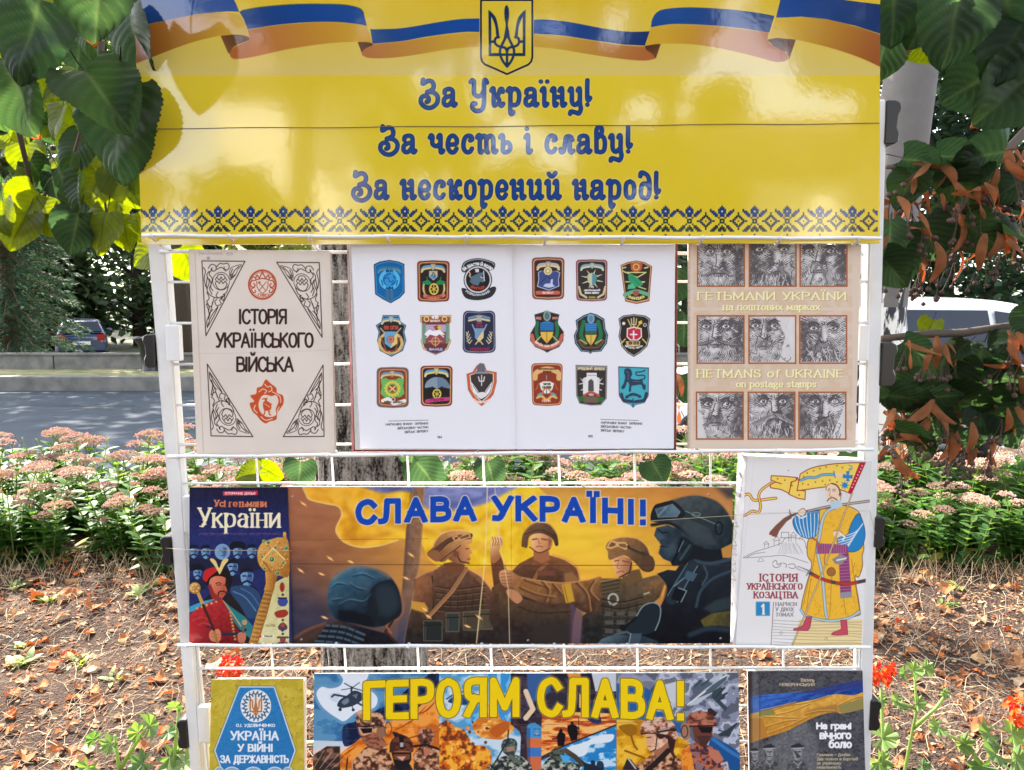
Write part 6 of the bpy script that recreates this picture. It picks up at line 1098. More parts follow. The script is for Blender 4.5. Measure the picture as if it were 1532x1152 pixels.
def art_heroes():
 P=Print(464,1003,1112,1250,1.7,(70,130,176))
 z3=lambda:P.view(460,990,4.506)
 z4=lambda:P.view(780,990,4.506)
 def ns(cols,sx,sy,seed,th):
  cols=[np.array(c,float)for c in cols]
  def f(X,Y):
   n=fbm(X/sx,Y/sy,seed,4)[...,None];o=cols[0]+0*n
   for t,c in zip(th,cols[1:]):o=np.where(n>t,c,o)
   return o
  return f
 DESERT=ns([(70,44,36),(120,76,56),(176,120,88),(222,170,130)],26,20,5,(0.4,0.5,0.6))
 DIG=ns([(40,44,46),(84,92,84),(140,146,130),(190,194,180)],18,14,9,(0.42,0.52,0.62))
 z3()
 P.clip([(20,60),(888,60),(888,1200),(20,1200)])
 P.fill(rect(0,60,900,1200),ns([(56,112,160),(70,132,178),(96,150,188)],120,60,2,(0.45,0.56)))
 cl=crom([(60,215),(95,170),(150,180),(215,165),(240,120),(220,60),(400,60),(400,120),(370,160),(420,190),(470,240),(460,300),(400,330),(330,340),(250,400),(200,380),(140,340),(90,290)],True,4)
 P.line(cl,40,(104,156,192),closed=True);P.fill(cl,(232,238,246));P.fill([(150,220),(220,210),(200,270),(160,260)],(206,220,236),sm=True)
 P.fill([(20,530),(400,540),(400,640),(20,620)],(206,216,226));P.fill([(20,590),(300,570),(300,700),(20,700)],(240,214,200))
 P.fill(crom([(240,440),(330,400),(440,340),(560,280),(680,180),(800,100),(890,60),(890,480),(700,330),(520,390),(360,520),(250,570)],True,4),ns([(24,34,62),(36,52,92),(20,28,48)],60,50,3,(0.45,0.6)))
 P.fill(crom([(210,640),(300,560),(420,470),(560,400),(700,350),(800,260),(890,200),(890,760),(560,800),(230,760)],True,4),ns([(206,104,30),(236,132,40),(248,160,70)],70,50,4,(0.42,0.56)))
 for q in([(560,480),(700,400),(800,300)],[(600,540),(740,500),(880,470)],[(720,360),(800,330),(880,250)],[(230,640),(330,570)]):P.line(crom(q),12,(170,78,24),taper=(0.2,1,0.3))
 D=(50,62,78)
 P.fill(crom([(200,290),(220,255),(270,225),(300,200),(330,195),(370,215),(374,250),(340,280),(300,300),(240,312),(210,306)],True,3),D);P.fill([(230,270),(270,245),(280,270),(250,290)],(116,134,152),sm=True);P.fill([(300,225),(340,215),(330,250)],(104,120,138));P.line([(250,145),(300,175),(372,196)],7,D);P.line([(350,140),(300,178),(230,190)],5,D);P.line([(298,172),(296,200)],14,D);P.line([(165,236),(180,222),(260,236)],13,D);P.line([(310,262),(372,296)],13,D);P.disc(220,322,11,(34,40,50));P.disc(308,324,10,(34,40,50));P.line([(225,300),(220,322)],6,D);P.line([(300,296),(308,322)],6,D)
 P.fill([(20,640),(130,570),(220,570),(220,1200),(20,1200)],ns([(54,42,40),(96,66,54),(150,106,84)],40,24,7,(0.45,0.58)))
 for i in range(10):P.line([(40+i*14,720),(110+i*16,600+i*5)],6,(190,160,144)if i%3==0 else(60,44,40),a=0.7)
 P.fill(crom([(220,1200),(300,720),(360,610),(430,560),(520,570),(560,640),(590,760),(600,1200)],True,3),DESERT);P.fill([(360,490),(440,470),(500,500),(540,560),(480,600),(410,580),(370,530)],ns([(120,70,52),(170,106,78)],20,14,3,(0.5,)))
 P.fill([(340,440),(440,440),(440,480),(380,500),(352,490)],(222,160,126));P.fill([(355,450),(435,446),(435,478),(375,484)],(30,24,26));P.line([(348,470),(362,496)],8,(190,120,92))
 P.fill(crom([(330,400),(330,350),(360,325),(430,335),(490,350),(525,390),(530,440),(500,460),(440,430),(380,430),(335,436)],True,3),DESERT);P.line(crom([(330,432),(400,440),(470,424),(530,446)]),9,(60,40,36));P.fill([(470,450),(520,440),(530,500),(490,520),(460,490)],(150,106,86));P.ring(545,455,22,5,(90,50,36),46)
 P.line([(270,650),(262,740)],10,(60,44,40));P.line([(300,655),(320,1000)],9,(200,150,120));P.line(crom([(380,640),(430,680),(420,1000)]),10,(80,52,42))
 P.fill([(530,1200),(560,720),(600,690),(690,690),(720,740),(740,1200)],ns([(40,32,34),(84,54,46),(60,44,42)],20,16,8,(0.46,0.58)));P.fill([(565,610),(700,610),(700,660),(670,720),(630,736),(590,710)],(34,30,34));P.fill([(580,625),(690,622),(690,655),(640,670),(580,655)],(120,70,54));P.fill([(600,640),(665,638),(640,668)],(224,166,140));P.fill(crom([(553,600),(560,540),(600,500),(650,495),(700,530),(715,590),(705,610),(640,600),(560,612)],True,3),ns([(70,40,36),(112,62,50)],40,24,2,(0.5,)));P.fill([(618,500),(650,500),(650,590),(622,590)],(30,26,30));P.disc(598,492,17,(36,30,32));P.line([(580,480),(640,500)],16,(46,36,36));P.fill([(624,545),(648,545),(646,575),(624,575)],(190,170,170))
 P.fill([(720,1200),(715,620),(760,570),(840,560),(888,600),(888,1200)],DESERT);P.fill(crom([(740,500),(755,460),(800,448),(845,462),(856,510),(830,560),(780,560),(750,540)],True,3),ns([(96,58,46),(160,104,80),(206,150,120)],16,14,6,(0.45,0.58)));P.line([(720,570),(800,560),(888,590)],16,(40,32,34));P.disc(795,540,15,(50,36,36));P.fill([(780,590),(830,580),(830,620),(790,640)],(190,120,92))
 P.clip([(888,60),(2082,60),(2082,1200),(888,1200)])
 P.fill(rect(880,60,2100,1200),ns([(206,222,234),(150,196,224),(90,160,206)],110,60,12,(0.46,0.58)))
 P.fill([(950,260),(1020,220),(1100,240),(1080,290),(970,280)],(30,70,120),sm=True);P.line(crom([(940,250),(1000,215),(1060,200)]),12,(60,90,130))
 P.fill([(1230,60),(1420,60),(1400,240),(1300,520),(1200,520),(1060,400),(1150,260)],ns([(60,150,214),(110,190,236)],60,80,3,(0.5,)));P.line(crom([(1290,60),(1280,200),(1180,330)]),24,(170,220,240),f=4)
 P.fill(crom([(1110,430),(1150,380),(1210,300),(1270,260),(1300,380),(1380,410),(1390,460),(1320,520),(1230,520),(1150,500)],True,4),ns([(214,120,40),(240,156,64),(250,190,110)],60,40,5,(0.44,0.58)));P.fill([(1230,460),(1330,400),(1360,440),(1280,510)],(196,96,36),sm=True)
 P.fill([(1370,60),(2100,60),(2100,430),(1500,700),(1430,700),(1440,480),(1370,420)],ns([(52,46,60),(74,60,72),(40,36,50)],120,40,21,(0.46,0.58)))
 P.fill([(1480,60),(1640,60),(1640,200),(1480,300)],(58,96,150),f=10)
 z4()
 P.fill([(140,330),(640,350),(640,430),(250,580),(130,640)],ns([(176,70,40),(230,120,50),(250,190,110)],90,14,22,(0.42,0.54)));P.fill([(300,60),(400,60),(400,120),(320,110)],(236,150,70),f=8);P.fill([(470,60),(640,60),(640,200),(500,200)],(206,210,216));P.fill([(390,210),(430,260),(420,310),(390,310)],(244,190,90));P.fill([(420,300),(490,290),(540,400),(500,420),(440,380)],(40,54,90),sm=True);P.line([(30,200),(78,320),(30,380)],34,(236,206,170))
 P.fill([(250,585),(640,425),(640,1200),(300,1200),(250,700)],ns([(40,130,196),(66,156,214),(190,220,238)],60,30,31,(0.5,0.6)));P.line([(250,582),(645,424)],10,(60,34,34));P.fill([(290,590),(430,540),(520,500),(620,490),(600,540),(470,560),(440,620),(380,640)],(226,236,242),sm=True)
 P.fill([(36,440),(50,420),(90,410),(136,440),(134,690),(36,690)],(70,150,210));P.fill(rect(38,515,134,580),(222,116,66));P.fill(rect(36,580,134,640),(66,120,190));P.fill(rect(36,640,134,1200),(214,110,70));P.fill([(36,440),(60,450),(60,1200),(36,1200)],(40,66,110),a=0.5);P.fill([(82,450),(128,450),(126,500),(84,500)],(50,110,170));P.line([(105,458),(105,492)],5,(190,214,230));P.line([(92,460),(92,486),(118,486),(118,460)],4,(190,214,230))
 S=(26,22,28)
 P.fill([(245,570),(240,500),(255,470),(262,450),(275,455),(278,475),(298,490),(290,565)],S,sm=False);P.line([(210,522),(250,510)],7,S);P.fill([(335,535),(312,470),(310,430),(330,425),(334,404),(350,402),(354,424),(372,430),(382,470),(378,525)],S);P.line([(386,370),(388,520)],4,S);P.line([(372,440),(388,450)],9,S)
 z3()
 P.fill([(888,420),(940,390),(1000,440),(1060,460),(1110,560),(1200,570),(1240,620),(1240,1200),(888,1200)],ns([(120,60,34),(206,96,34),(240,140,40),(250,180,60)],34,34,15,(0.38,0.46,0.58)))
 for i in range(60):r=random.Random(i);P.disc(r.uniform(890,1240),r.uniform(400,760),r.uniform(5,15),((240,150,40),(206,90,30),(110,70,40),(250,200,110))[i%4])
 P.line([(1400,370),(1470,560),(1480,740)],16,(70,44,40))
 P.fill(crom([(1200,760),(1240,690),(1310,640),(1420,630),(1490,680),(1520,760),(1540,1200),(1180,1200)],True,3),DIG);P.fill(crom([(1305,580),(1320,530),(1360,515),(1400,525),(1415,560),(1400,620),(1370,640),(1330,620)],True,3),ns([(50,60,60),(96,110,104)],16,14,6,(0.5,)));P.fill([(1340,575),(1395,570),(1395,600),(1350,615)],(170,130,110));P.line([(1355,460),(1350,530),(1230,740)],9,(40,42,44));P.fill([(1345,610),(1390,600),(1400,640),(1360,650)],(60,64,66));P.line([(1370,640),(1430,680)],30,(96,106,96))
 z4()
 P.fill(crom([(130,760),(150,690),(200,640),(290,640),(350,680),(420,700),(380,760),(340,1200),(120,1200)],True,3),DIG);P.fill(crom([(190,640),(200,600),(240,580),(280,590),(290,630),(260,660),(210,660)],True,3),ns([(50,58,50),(90,98,84)],16,14,7,(0.5,)));P.line([(300,600),(360,640),(410,690)],34,(74,66,54));P.line([(280,600),(330,610)],18,(90,80,66));P.fill([(260,625),(330,640),(320,680),(280,680)],(80,170,220))
 P.fill([(420,680),(470,690),(480,668),(496,670),(500,700),(530,690),(556,690),(556,740),(600,1200),(440,1200)],(30,46,66));P.disc(530,692,24,(40,60,80));P.disc(480,678,14,(34,50,70));P.line([(410,670),(440,690)],10,(30,46,66))
 P.clip([(641,60),(1500,60),(1500,1200),(641,1200)])
 P.fill(rect(641,60,1500,1200),ns([(96,100,116),(140,146,168),(190,194,210),(110,116,128)],110,90,41,(0.4,0.5,0.6)));P.fill([(641,60),(800,60),(900,130),(850,380),(641,380)],ns([(120,124,142),(150,156,178)],80,60,42,(0.5,)))
 P.fill([(641,150),(760,130),(880,200),(900,330),(1080,380),(1080,480),(641,420)],(40,96,156));P.fill([(870,190),(900,150),(910,180),(890,220)],(52,70,96))
 P.fill([(900,170),(1060,130),(1090,280),(960,290)],(206,208,216),f=5)
 P.fill([(641,390),(820,390),(1000,470),(1160,560),(1200,760),(1100,1200),(641,1200)],ns([(196,130,24),(228,166,36),(244,190,60)],90,60,43,(0.42,0.54)));P.fill([(655,440),(720,420),(770,430),(780,480),(720,500)],(160,106,24),sm=True)
 for q in([(740,500),(760,560),(780,590)],[(700,600),(780,630),(830,650)]):P.line(crom(q),14,(150,92,24))
 P.fill([(1280,500),(1400,560),(1500,640),(1500,800),(1250,600)],(30,84,146));P.line(crom([(1290,520),(1400,600),(1500,660)]),24,(60,120,180))
 A=(84,100,112)
 P.fill([(1130,300),(1150,262),(1280,150),(1380,85),(1408,90),(1380,130),(1290,210),(1190,285)],(190,196,206));P.fill([(1180,250),(1290,155),(1390,90),(1380,125),(1290,205)],A);P.fill([(1140,185),(1200,120),(1220,125),(1210,150),(1260,130),(1290,150),(1230,190)],A);P.fill([(1290,200),(1340,170),(1360,180),(1350,220),(1380,210),(1370,250),(1340,260),(1390,310),(1376,336),(1320,280),(1280,240)],(60,74,84));P.line([(1170,165),(1215,125)],12,(60,74,84));P.line([(1215,160),(1262,125)],12,(60,74,84));P.line([(1310,240),(1370,175)],13,(50,62,72));P.line([(1330,262),(1385,210)],12,(50,62,72));P.line([(1340,115),(1385,92)],8,(226,226,232));P.line([(1120,290),(1240,200)],9,(226,228,234))
 P.fill([(1325,490),(1390,455),(1450,410),(1460,416),(1420,470),(1400,505),(1370,500),(1340,505)],(52,64,76));P.line([(1330,462),(1400,480)],9,(52,64,76))
 P.fill([(690,1200),(710,690),(800,690),(860,640),(900,600),(1000,600),(1060,650),(1130,720),(1140,1200)],DESERT);P.fill([(680,730),(715,648),(740,660),(790,730)],(50,44,48));P.line([(720,652),(770,720)],10,(200,190,190))
 P.fill([(900,540),(990,520),(1000,610),(930,660),(890,610)],(170,110,84));P.fill([(838,490),(900,470),(985,490),(985,540),(940,580),(880,604),(854,590),(850,560),(840,545),(848,525)],ns([(226,170,138),(240,196,166)],60,40,6,(0.5,)));P.fill([(900,490),(990,480),(1040,530),(1020,640),(1000,600),(985,520),(930,520)],(60,34,34));P.disc(965,530,14,(206,146,118),20);P.line([(848,512),(876,508)],6,(70,40,36));P.line([(850,572),(874,570)],5,(160,76,66));P.line([(915,500),(905,590),(870,608)],7,(50,36,36));P.line(crom([(1010,590),(1030,640),(1020,690)]),14,(70,40,38))
 P.fill(crom([(803,480),(806,430),(840,390),(910,372),(980,380),(1030,420),(1048,480),(1040,530),(1000,500),(930,484),(860,484),(815,494)],True,3),ns([(120,66,50),(190,130,104),(226,190,166)],40,30,16,(0.44,0.54)));P.line(crom([(806,486),(870,482),(940,490),(1040,530)]),8,(60,40,40));P.line([(920,470),(1000,456),(1034,460)],22,(60,40,42));P.line([(925,464),(1000,450)],6,(206,186,180))
 P.line([(990,600),(900,690),(850,730)],36,(44,34,36));
 P.fill([(1060,1200),(1080,640),(1110,560),(1200,540),(1300,580),(1360,680),(1390,1200)],ns([(60,50,66),(150,76,50),(206,110,70),(120,110,130)],22,20,51,(0.4,0.5,0.6)));P.fill([(1080,600),(1130,560),(1150,640),(1170,740),(1080,740)],ns([(226,110,40),(240,150,50)],30,30,5,(0.5,)));P.fill([(1260,580),(1330,600),(1366,660),(1320,690),(1270,640)],(196,120,96))
 P.fill([(1150,430),(1290,420),(1290,500),(1250,560),(1210,572),(1170,540)],(110,62,50));P.fill([(1190,440),(1290,440),(1285,480),(1215,478)],(30,24,30));P.fill([(1180,500),(1280,500),(1250,562),(1215,574)],(76,50,46));P.line([(1286,470),(1292,494)],8,(196,130,100))
 P.fill(crom([(1125,430),(1120,370),(1160,340),(1240,336),(1300,370),(1316,420),(1310,436),(1230,428),(1140,440)],True,3),ns([(96,50,44),(150,86,66),(190,120,92)],30,20,61,(0.44,0.56)));P.line([(1130,436),(1310,430)],9,(44,28,30));P.line([(1272,330),(1300,350)],34,(56,40,42));P.fill([(1075,430),(1110,410),(1135,450),(1130,520),(1090,520)],(170,120,96),sm=True);P.ring(1100,470,22,7,(70,44,40),40);P.line([(1350,690),(1385,680),(1395,740)],14,(210,180,170))
 P.clip(None)
 for x in(640,):P.line([(x,80),(x,1200)],3,(90,80,80),a=0.7)
 P.view();P.line([(470,1091),(800,1084),(1106,1078)],0.9,(120,110,110),a=0.5)
 kw=dict(bow=6.0,cap='s',ls=1.5,bw=11)
 P.text('ГЕРОЯМ СЛАВА!',543,1029.5,1073,60,15,(206,190,130),a=0.5,**kw);P.text('ГЕРОЯМ СЛАВА!',543,1029.5,1073,60,12.8,(70,56,26),**kw);P.text('ГЕРОЯМ СЛАВА!',543,1029.5,1073,60,11,(250,212,22),**kw)
 return P
# ---------------------------------------------------------------- white display stand: two posts, wire grid, wire shelves, clips
YG = 1.0
def quad_prism(mb, pts, Y0, Y1):
    """photo-plane quadrilateral (measured on y = Y0) given depth straight back to Y1"""
    a = [PX(x, y, Y0) for x, y in pts]; b = [Vector((p.x, Y1, p.z)) for p in a]
    mb.hexa([a[3], a[2], b[2], b[3], a[0], a[1], b[1], b[0]])
stand = thing('display_stand', 'white steel display stand with wire grid and wire shelves on two posts', 'display stand')
def to_ground(p, q):
    """extends the line of an upright downwards to the soil"""
    a, b = PX(*p, YG), PX(*q, YG); t = (0.02-a.z)/(b.z-a.z); return a+(b-a)*t
for tl, tr, bl, br in (((212, 262), (238, 262), (284, 1152), (302, 1152)), ((1305, 148), (1327.5, 148), (1283, 1152), (1303, 1152))):
    mb = MB(); A, B = PX(*tl, YG), PX(*tr, YG); D, E_ = to_ground(tl, bl), to_ground(tr, br)
    dp = Vector((0, 0.022, 0)); bm = bmesh.new()
    vv = [bm.verts.new(p) for p in (D, E_, E_+dp, D+dp, A, B, B+dp, A+dp)]
    for q in ((0, 3, 2, 1), (4, 5, 6, 7), (0, 1, 5, 4), (1, 2, 6, 5), (2, 3, 7, 6), (3, 0, 4, 7)): bm.faces.new([vv[k] for k in q])
    bmesh.ops.bevel(bm, geom=bm.edges[:], offset=0.0022, segments=2, affect='EDGES'); mb.bm(bm)
    mb.build('post', M['white_steel'], stand)
    mb = MB(); f = D; mb.bbox(f.x-0.01, f.y-0.28, 0.0, f.x+0.03, f.y+0.30, 0.025, 0.004); mb.build('foot', M['white_steel'], stand)
GL = ((240, 365), (300, 1010)); GR = ((1298, 365), (1281, 1010))
def gx(i, y):
    t = (y-365)/645.0; l = GL[0][0]+(GL[1][0]-GL[0][0])*t; r = GR[0][0]+(GR[1][0]-GR[0][0])*t
    return l+(r-l)*i/9.0
mb = MB(); YW = YG+0.004
for i in range(10): mb.tube([PX(gx(i, y), y, YW+0.0035) for y in (290, 700, 1010, 1330)], 0.0016 if 0 < i < 9 else 0.0024, 8)
for y in (364, 422, 483.5, 545, 606, 665, 723, 781, 838, 895, 950, 1000, 1057, 1110, 1163, 1216, 1268, 1320):
    mb.tube([PX(gx(0, y)-3, y, YW), PX(gx(9, y)+3, y-1, YW)], 0.0017, 8)
mb.build('wire_grid', M['white_steel'], stand, smooth=True)
YS = 0.952
def shelf(xl, yl, xr, yr, drop):
    mb = MB()
    A, B = PX(xl, yl, YS), PX(xr, yr, YS)
    n = 24; mb.tube([A+(B-A)*k/n+Vector((0, 0, 0.0006*math.sin(k*1.7))) for k in range(n+1)], 0.0023, 10)
    for k in range(10):
        t = (k+0.12)/9.4; p = A+(B-A)*t
        mb.tube([p+Vector((0, -0.004, 0.001)), p+Vector((0, 0.004, -0.0032)), p+Vector((0, 0.03, -drop)), p+Vector((0, YG-YS+0.004, -drop-0.002))], 0.0020, 8)
    Cq, Dq = A+Vector((0, YG-YS-0.002, -drop-0.004)), B+Vector((0, YG-YS-0.002, -drop-0.004)); mb.tube([Cq, Dq], 0.0022, 8)
    mb.build('wire_shelf', M['white_steel'], stand, smooth=True)
shelf(213, 352.5, 1318, 356.5, 0.012); shelf(251, 683.5, 1306, 672.5, 0.003); shelf(266, 965.5, 1302, 968.5, 0.003); shelf(282, 1252, 1290, 1252, 0.003)
def clip(px, py, h, side):
    mb = MB(); o = PX(px, py, YG); s = h*YG/F; x = side
    prof = [(0, 0.5), (0.22, 0.5), (0.33, 0.44), (0.36, 0.30), (0.30, 0.16), (0.28, -0.12), (0.34, -0.26), (0.33, -0.42), (0.24, -0.5), (0, -0.5)]
    bm = bmesh.new(); f = bm.faces.new([bm.verts.new((o.x+x*a*s, o.y-0.002, o.z+b*s)) for a, b in prof]); bm.normal_update()
    g = bmesh.ops.extrude_face_region(bm, geom=[f]); bmesh.ops.translate(bm, verts=[v for v in g['geom'] if isinstance(v, bmesh.types.BMVert)], vec=(0, 0.026, 0))
    bmesh.ops.recalc_face_normals(bm, faces=bm.faces[:]); bmesh.ops.bevel(bm, geom=bm.edges[:], offset=0.0012, segments=1, affect='EDGES'); mb.bm(bm)
    mb.build('clip', M['black_plastic'], stand)
for px, py, h, sd_ in ((256, 824, 46, -1), (232, 525, 50, -1), (281, 1098, 48, -1), (1324, 183, 62, 1), (1318, 545, 66, 1), (1308, 796, 48, 1), (1301, 1070, 50, 1)): clip(px, py, h, sd_)
for x0, y0, x1, y1 in ((250, 486, 268, 540), (1283, 486, 1301, 540), (298, 1057, 313, 1110), (276, 742, 291, 796)):
    mb = MB(); a, b = PX(x0, y1, YG-0.006), PX(x1, y0, YG-0.006); mb.bbox(a.x, YG-0.008, a.z, b.x, YG+0.004, b.z, 0.0015); mb.build('joint_sleeve', M['white_plastic'], stand)

# ---------------------------------------------------------------- printed surfaces -> coloured meshes
PK = 0.84
def srgb_lin(a):
    a = a/255.0
    return np.where(a <= 0.04045, a/12.92, ((a+0.055)/1.055)**2.4)
def samp(P, x, y):
    fx = np.clip((x-P.x0)*P.res, 0, P.w-1.001); fy = np.clip((y-P.y0)*P.res, 0, P.h-1.001)
    i = fx.astype(int); j = fy.astype(int); u = (fx-i)[..., None]; v = (fy-j)[..., None]; a = P.a
    return (a[j, i]*(1-u)+a[j, i+1]*u)*(1-v)+(a[j+1, i]*(1-u)+a[j+1, i+1]*u)*v
def print_mesh(name, P, quad, depth, material, parent, res=None, big=16, eps=3.0, dfun=None, thick=None, rim=None, k=PK):
    """quad = photo corners TL TR BR BL; depth = y of the four corners; merges even areas into larger quads"""
    res = res or P.res
    q = np.array(quad, float); D = np.array(depth, float)
    W = max(np.hypot(*(q[1]-q[0])), np.hypot(*(q[2]-q[3]))); H = max(np.hypot(*(q[3]-q[0])), np.hypot(*(q[2]-q[1])))
    N = int(math.ceil(W*res/big))*big; Mr = int(math.ceil(H*res/big))*big
    U, V = np.meshgrid(np.linspace(0, 1, N+1), np.linspace(0, 1, Mr+1))
    bl = lambda c: (c[0]*(1-U)+c[1]*U)*(1-V)+(c[3]*(1-U)+c[2]*U)*V
    X, Y = bl(q[:, 0]), bl(q[:, 1]); DY = bl(D)
    if dfun is not None: DY = DY+dfun(X, Y, U, V)
    col = np.clip(samp(P, X, Y), 0, 255)
    a = (X-766.0)/F; b = (576.0-Y)/F; kk = DY/(cp+b*sp)
    pos = np.stack([a*kk, DY, CAM_H+(-sp+b*cp)*kk], -1)
    done = np.zeros((Mr, N), bool); quads = []
    s = big
    while s >= 1:
        nj, ni = Mr//s, N//s
        J, I = np.meshgrid(np.arange(nj)*s, np.arange(ni)*s, indexing='ij')
        free = ~done[::s, ::s][:nj, :ni]
        if s > 1:
            bad = np.zeros((nj, ni), bool)
            c00, c10, c01, c11 = col[J, I], col[J, I+s], col[J+s, I], col[J+s, I+s]
            for dj in range(0, s+1):
                for di in range(0, s+1):
                    u, v = di/s, dj/s
                    e = np.abs(col[J+dj, I+di]-((c00*(1-u)+c10*u)*(1-v)+(c01*(1-u)+c11*u)*v)).max(-1)
                    bad |= e > eps
            ok = free & ~bad
        else: ok = free
        jj, ii = np.nonzero(ok)
        j0, i0 = jj*s, ii*s
        quads.append(np.stack([np.stack([j0+s, i0], -1), np.stack([j0+s, i0+s], -1), np.stack([j0, i0+s], -1), np.stack([j0, i0], -1)], 1))
        for dj in range(s):
            for di in range(s): done[j0+dj, i0+di] = True
        s //= 2
    Q = np.concatenate(quads, 0)
    vid = Q[..., 0]*(N+1)+Q[..., 1]
    uq, inv = np.unique(vid, return_inverse=True); inv = inv.reshape(vid.shape)
    verts = pos.reshape(-1, 3)[uq]; cols = srgb_lin(col.reshape(-1, 3)[uq])*k
    nv = len(verts)
    extra_v = []; extra_f = []; 
    if thick:
        c = [pos[0, 0], pos[0, N], pos[Mr, N], pos[Mr, 0]]
        e = 0.0002
        f_ = [p+np.array((0, e, 0)) for p in c]; b_ = [p+np.array((0, thick, 0)) for p in c]
        extra_v = f_+b_; n0 = nv
        extra_f = [(n0+0, n0+1, n0+5, n0+4), (n0+1, n0+2, n0+6, n0+5), (n0+2, n0+3, n0+7, n0+6), (n0+3, n0+0, n0+4, n0+7), (n0+4, n0+5, n0+6, n0+7)]
    me = bpy.data.meshes.new(name)
    allv = np.concatenate([verts, np.array(extra_v).reshape(-1, 3)], 0) if extra_v else verts
    nf = len(inv)+len(extra_f)
    me.vertices.add(len(allv)); me.vertices.foreach_set('co', allv.astype(np.float32).ravel())
    lv = np.concatenate([inv.ravel(), np.array(extra_f, int).ravel()]).astype(np.int32) if extra_f else inv.ravel().astype(np.int32)
    me.loops.add(len(lv)); me.loops.foreach_set('vertex_index', lv)
    me.polygons.add(nf); me.polygons.foreach_set('loop_start', (np.arange(nf)*4).astype(np.int32)); me.polygons.foreach_set('loop_total', np.full(nf, 4, np.int32))
    at = me.color_attributes.new('Print', 'FLOAT_COLOR', 'POINT')
    cc = np.ones((len(allv), 4), np.float32); cc[:nv, :3] = cols
    at.data.foreach_set('color', cc.ravel())
    me.materials.append(material)
    if thick:
        me.materials.append(rim or M['board_edge'])
        mi = np.zeros(nf, np.int32); mi[len(inv):] = 1; me.polygons.foreach_set('material_index', mi)
    me.update(calc_edges=True); me.validate()
    return link(name, me, parent)
def slab(name, quad, Y, t, material, parent, inset=0.0, dx=0.0, bev=0.0008):
    """book block behind a cover: photo quad on y = Y, t metres deep"""
    c = [PX(x, y, Y) for x, y in quad]; ctr = sum(c, Vector())/4
    c = [p+(ctr-p).normalized()*inset+Vector((dx, 0, 0)) for p in c]
    bm = bmesh.new(); vv = [bm.verts.new(p) for p in (c[3], c[2], c[2]+Vector((0, t, 0)), c[3]+Vector((0, t, 0)), c[0], c[1], c[1]+Vector((0, t, 0)), c[0]+Vector((0, t, 0)))]
    for q in ((0, 3, 2, 1), (4, 5, 6, 7), (0, 1, 5, 4), (1, 2, 6, 5), (2, 3, 7, 6), (3, 0, 4, 7)): bm.faces.new([vv[k] for k in q])
    if bev: bmesh.ops.bevel(bm, geom=bm.edges[:], offset=bev, segments=1, affect='EDGES')
    mb = MB(); mb.bm(bm); return mb.build(name, material, parent)

# header board
ban = thing('header_board', 'glossy yellow header board with ribbon flag, trident shield and three lines of blue lettering', 'sign')
print_mesh('board_panel', art_banner(), [(200, -38), (1317, -38), (1316, 364), (211.5, 366)], [0.968, 0.968, 0.961, 0.961], M['banner_print'], ban, thick=0.004, rim=M['board_edge'])
mb = MB(); pts = [PX(207+ (1316-207)*i/60.0, 192.5-8*i/60.0+0.6*math.sin(i*0.5), 0.9635) for i in range(61)]; mb.tube(pts, 0.00045, 6)
tag(mb.build('tie_thread', M['dark_thread']), 'thin brown thread stretched across the yellow header board', 'thread')

def hardback(name, label, art, quad, Y, t, pm, board, edge, page_dx=0.0, k=PK, back=True):
    root = thing(name, label, 'book')
    print_mesh('front_cover', art, quad, [Y+0.004, Y+0.004, Y, Y], pm, root, thick=0.0024, rim=board, k=k)
    slab('page_block', quad, Y+0.0068, t-0.009, edge, root, 0.003, page_dx)
    slab('back_cover', quad, Y+t-0.002, 0.0022, board, root, 0.0)
    return root
hardback('history_book', 'cream cloth hardback with dark title, round red seal and ornamented corners', art_history(), [(282, 373), (493.5, 375), (501, 677), (294.5, 681)], 0.962, 0.020, M['cloth_print'], M['cream_board'], M['paper_edge'], 0.0015)
# the open patch book
root = thing('patch_book', 'open book with eighteen coloured sleeve patches on two white pages', 'book')
pages = art_pages()
def bulge(X, Y, U, V):
    g = np.abs(X-(766+(Y-366)*0.018)); return 0.007*np.exp(-g/11.0)+0.0015*np.exp(-g/45.0)+0.003*np.clip((g-150)/100, 0, 1)**2+0.004*np.exp(-(Y-366)/9.0)*0+0.0012*np.sin(g/70.0)
print_mesh('page', pages, [(525, 366), (766.3, 366), (772, 672), (539, 671)], [0.967]*2+[0.962]*2, M['paper_print'], root, big=8, dfun=bulge)
print_mesh('page', pages, [(766.3, 366), (1009.5, 366), (1007.5, 670.5), (772, 672)], [0.967]*2+[0.962]*2, M['paper_print'], root, big=8, dfun=bulge)
for qd in ([(522, 364), (765, 364), (771, 673.5), (531, 673)], [(767, 364), (1010.5, 364), (1008.5, 672), (773, 673)]):
    slab('page_block', qd, 0.9755, 0.013, M['white_edge'], root, 0.0)
slab('cover', [(519, 362), (1014, 362), (1012, 674.5), (526, 676)], 0.989, 0.003, M['red_board'], root)
mb = MB(); a = [PX(519, 362, 0.989), PX(526, 676, 0.989)]; b = [PX(522, 364, 0.978), PX(530, 674, 0.978)]; mb.poly([a[0], b[0], b[1], a[1]]); mb.build('endpaper', M['red_board'], root)
hardback('stamp_book', 'tan book with nine engraved moustached heads in brown frames and pale gold title', art_stamps(), [(1029.5, 364), (1288.5, 366), (1279.5, 671), (1029, 671.5)], 0.964, 0.018, M['gloss_print'], M['tan_board'], M['paper_edge'])
hardback('portrait_book', 'dark blue book with golden mace and man in red, row of bluish heads behind', art_hetmans(), [(283.5, 729.5), (430, 729), (437.5, 962), (283, 963)], 0.964, 0.016, M['gloss_print'], M['navy_board'], M['paper_edge'])
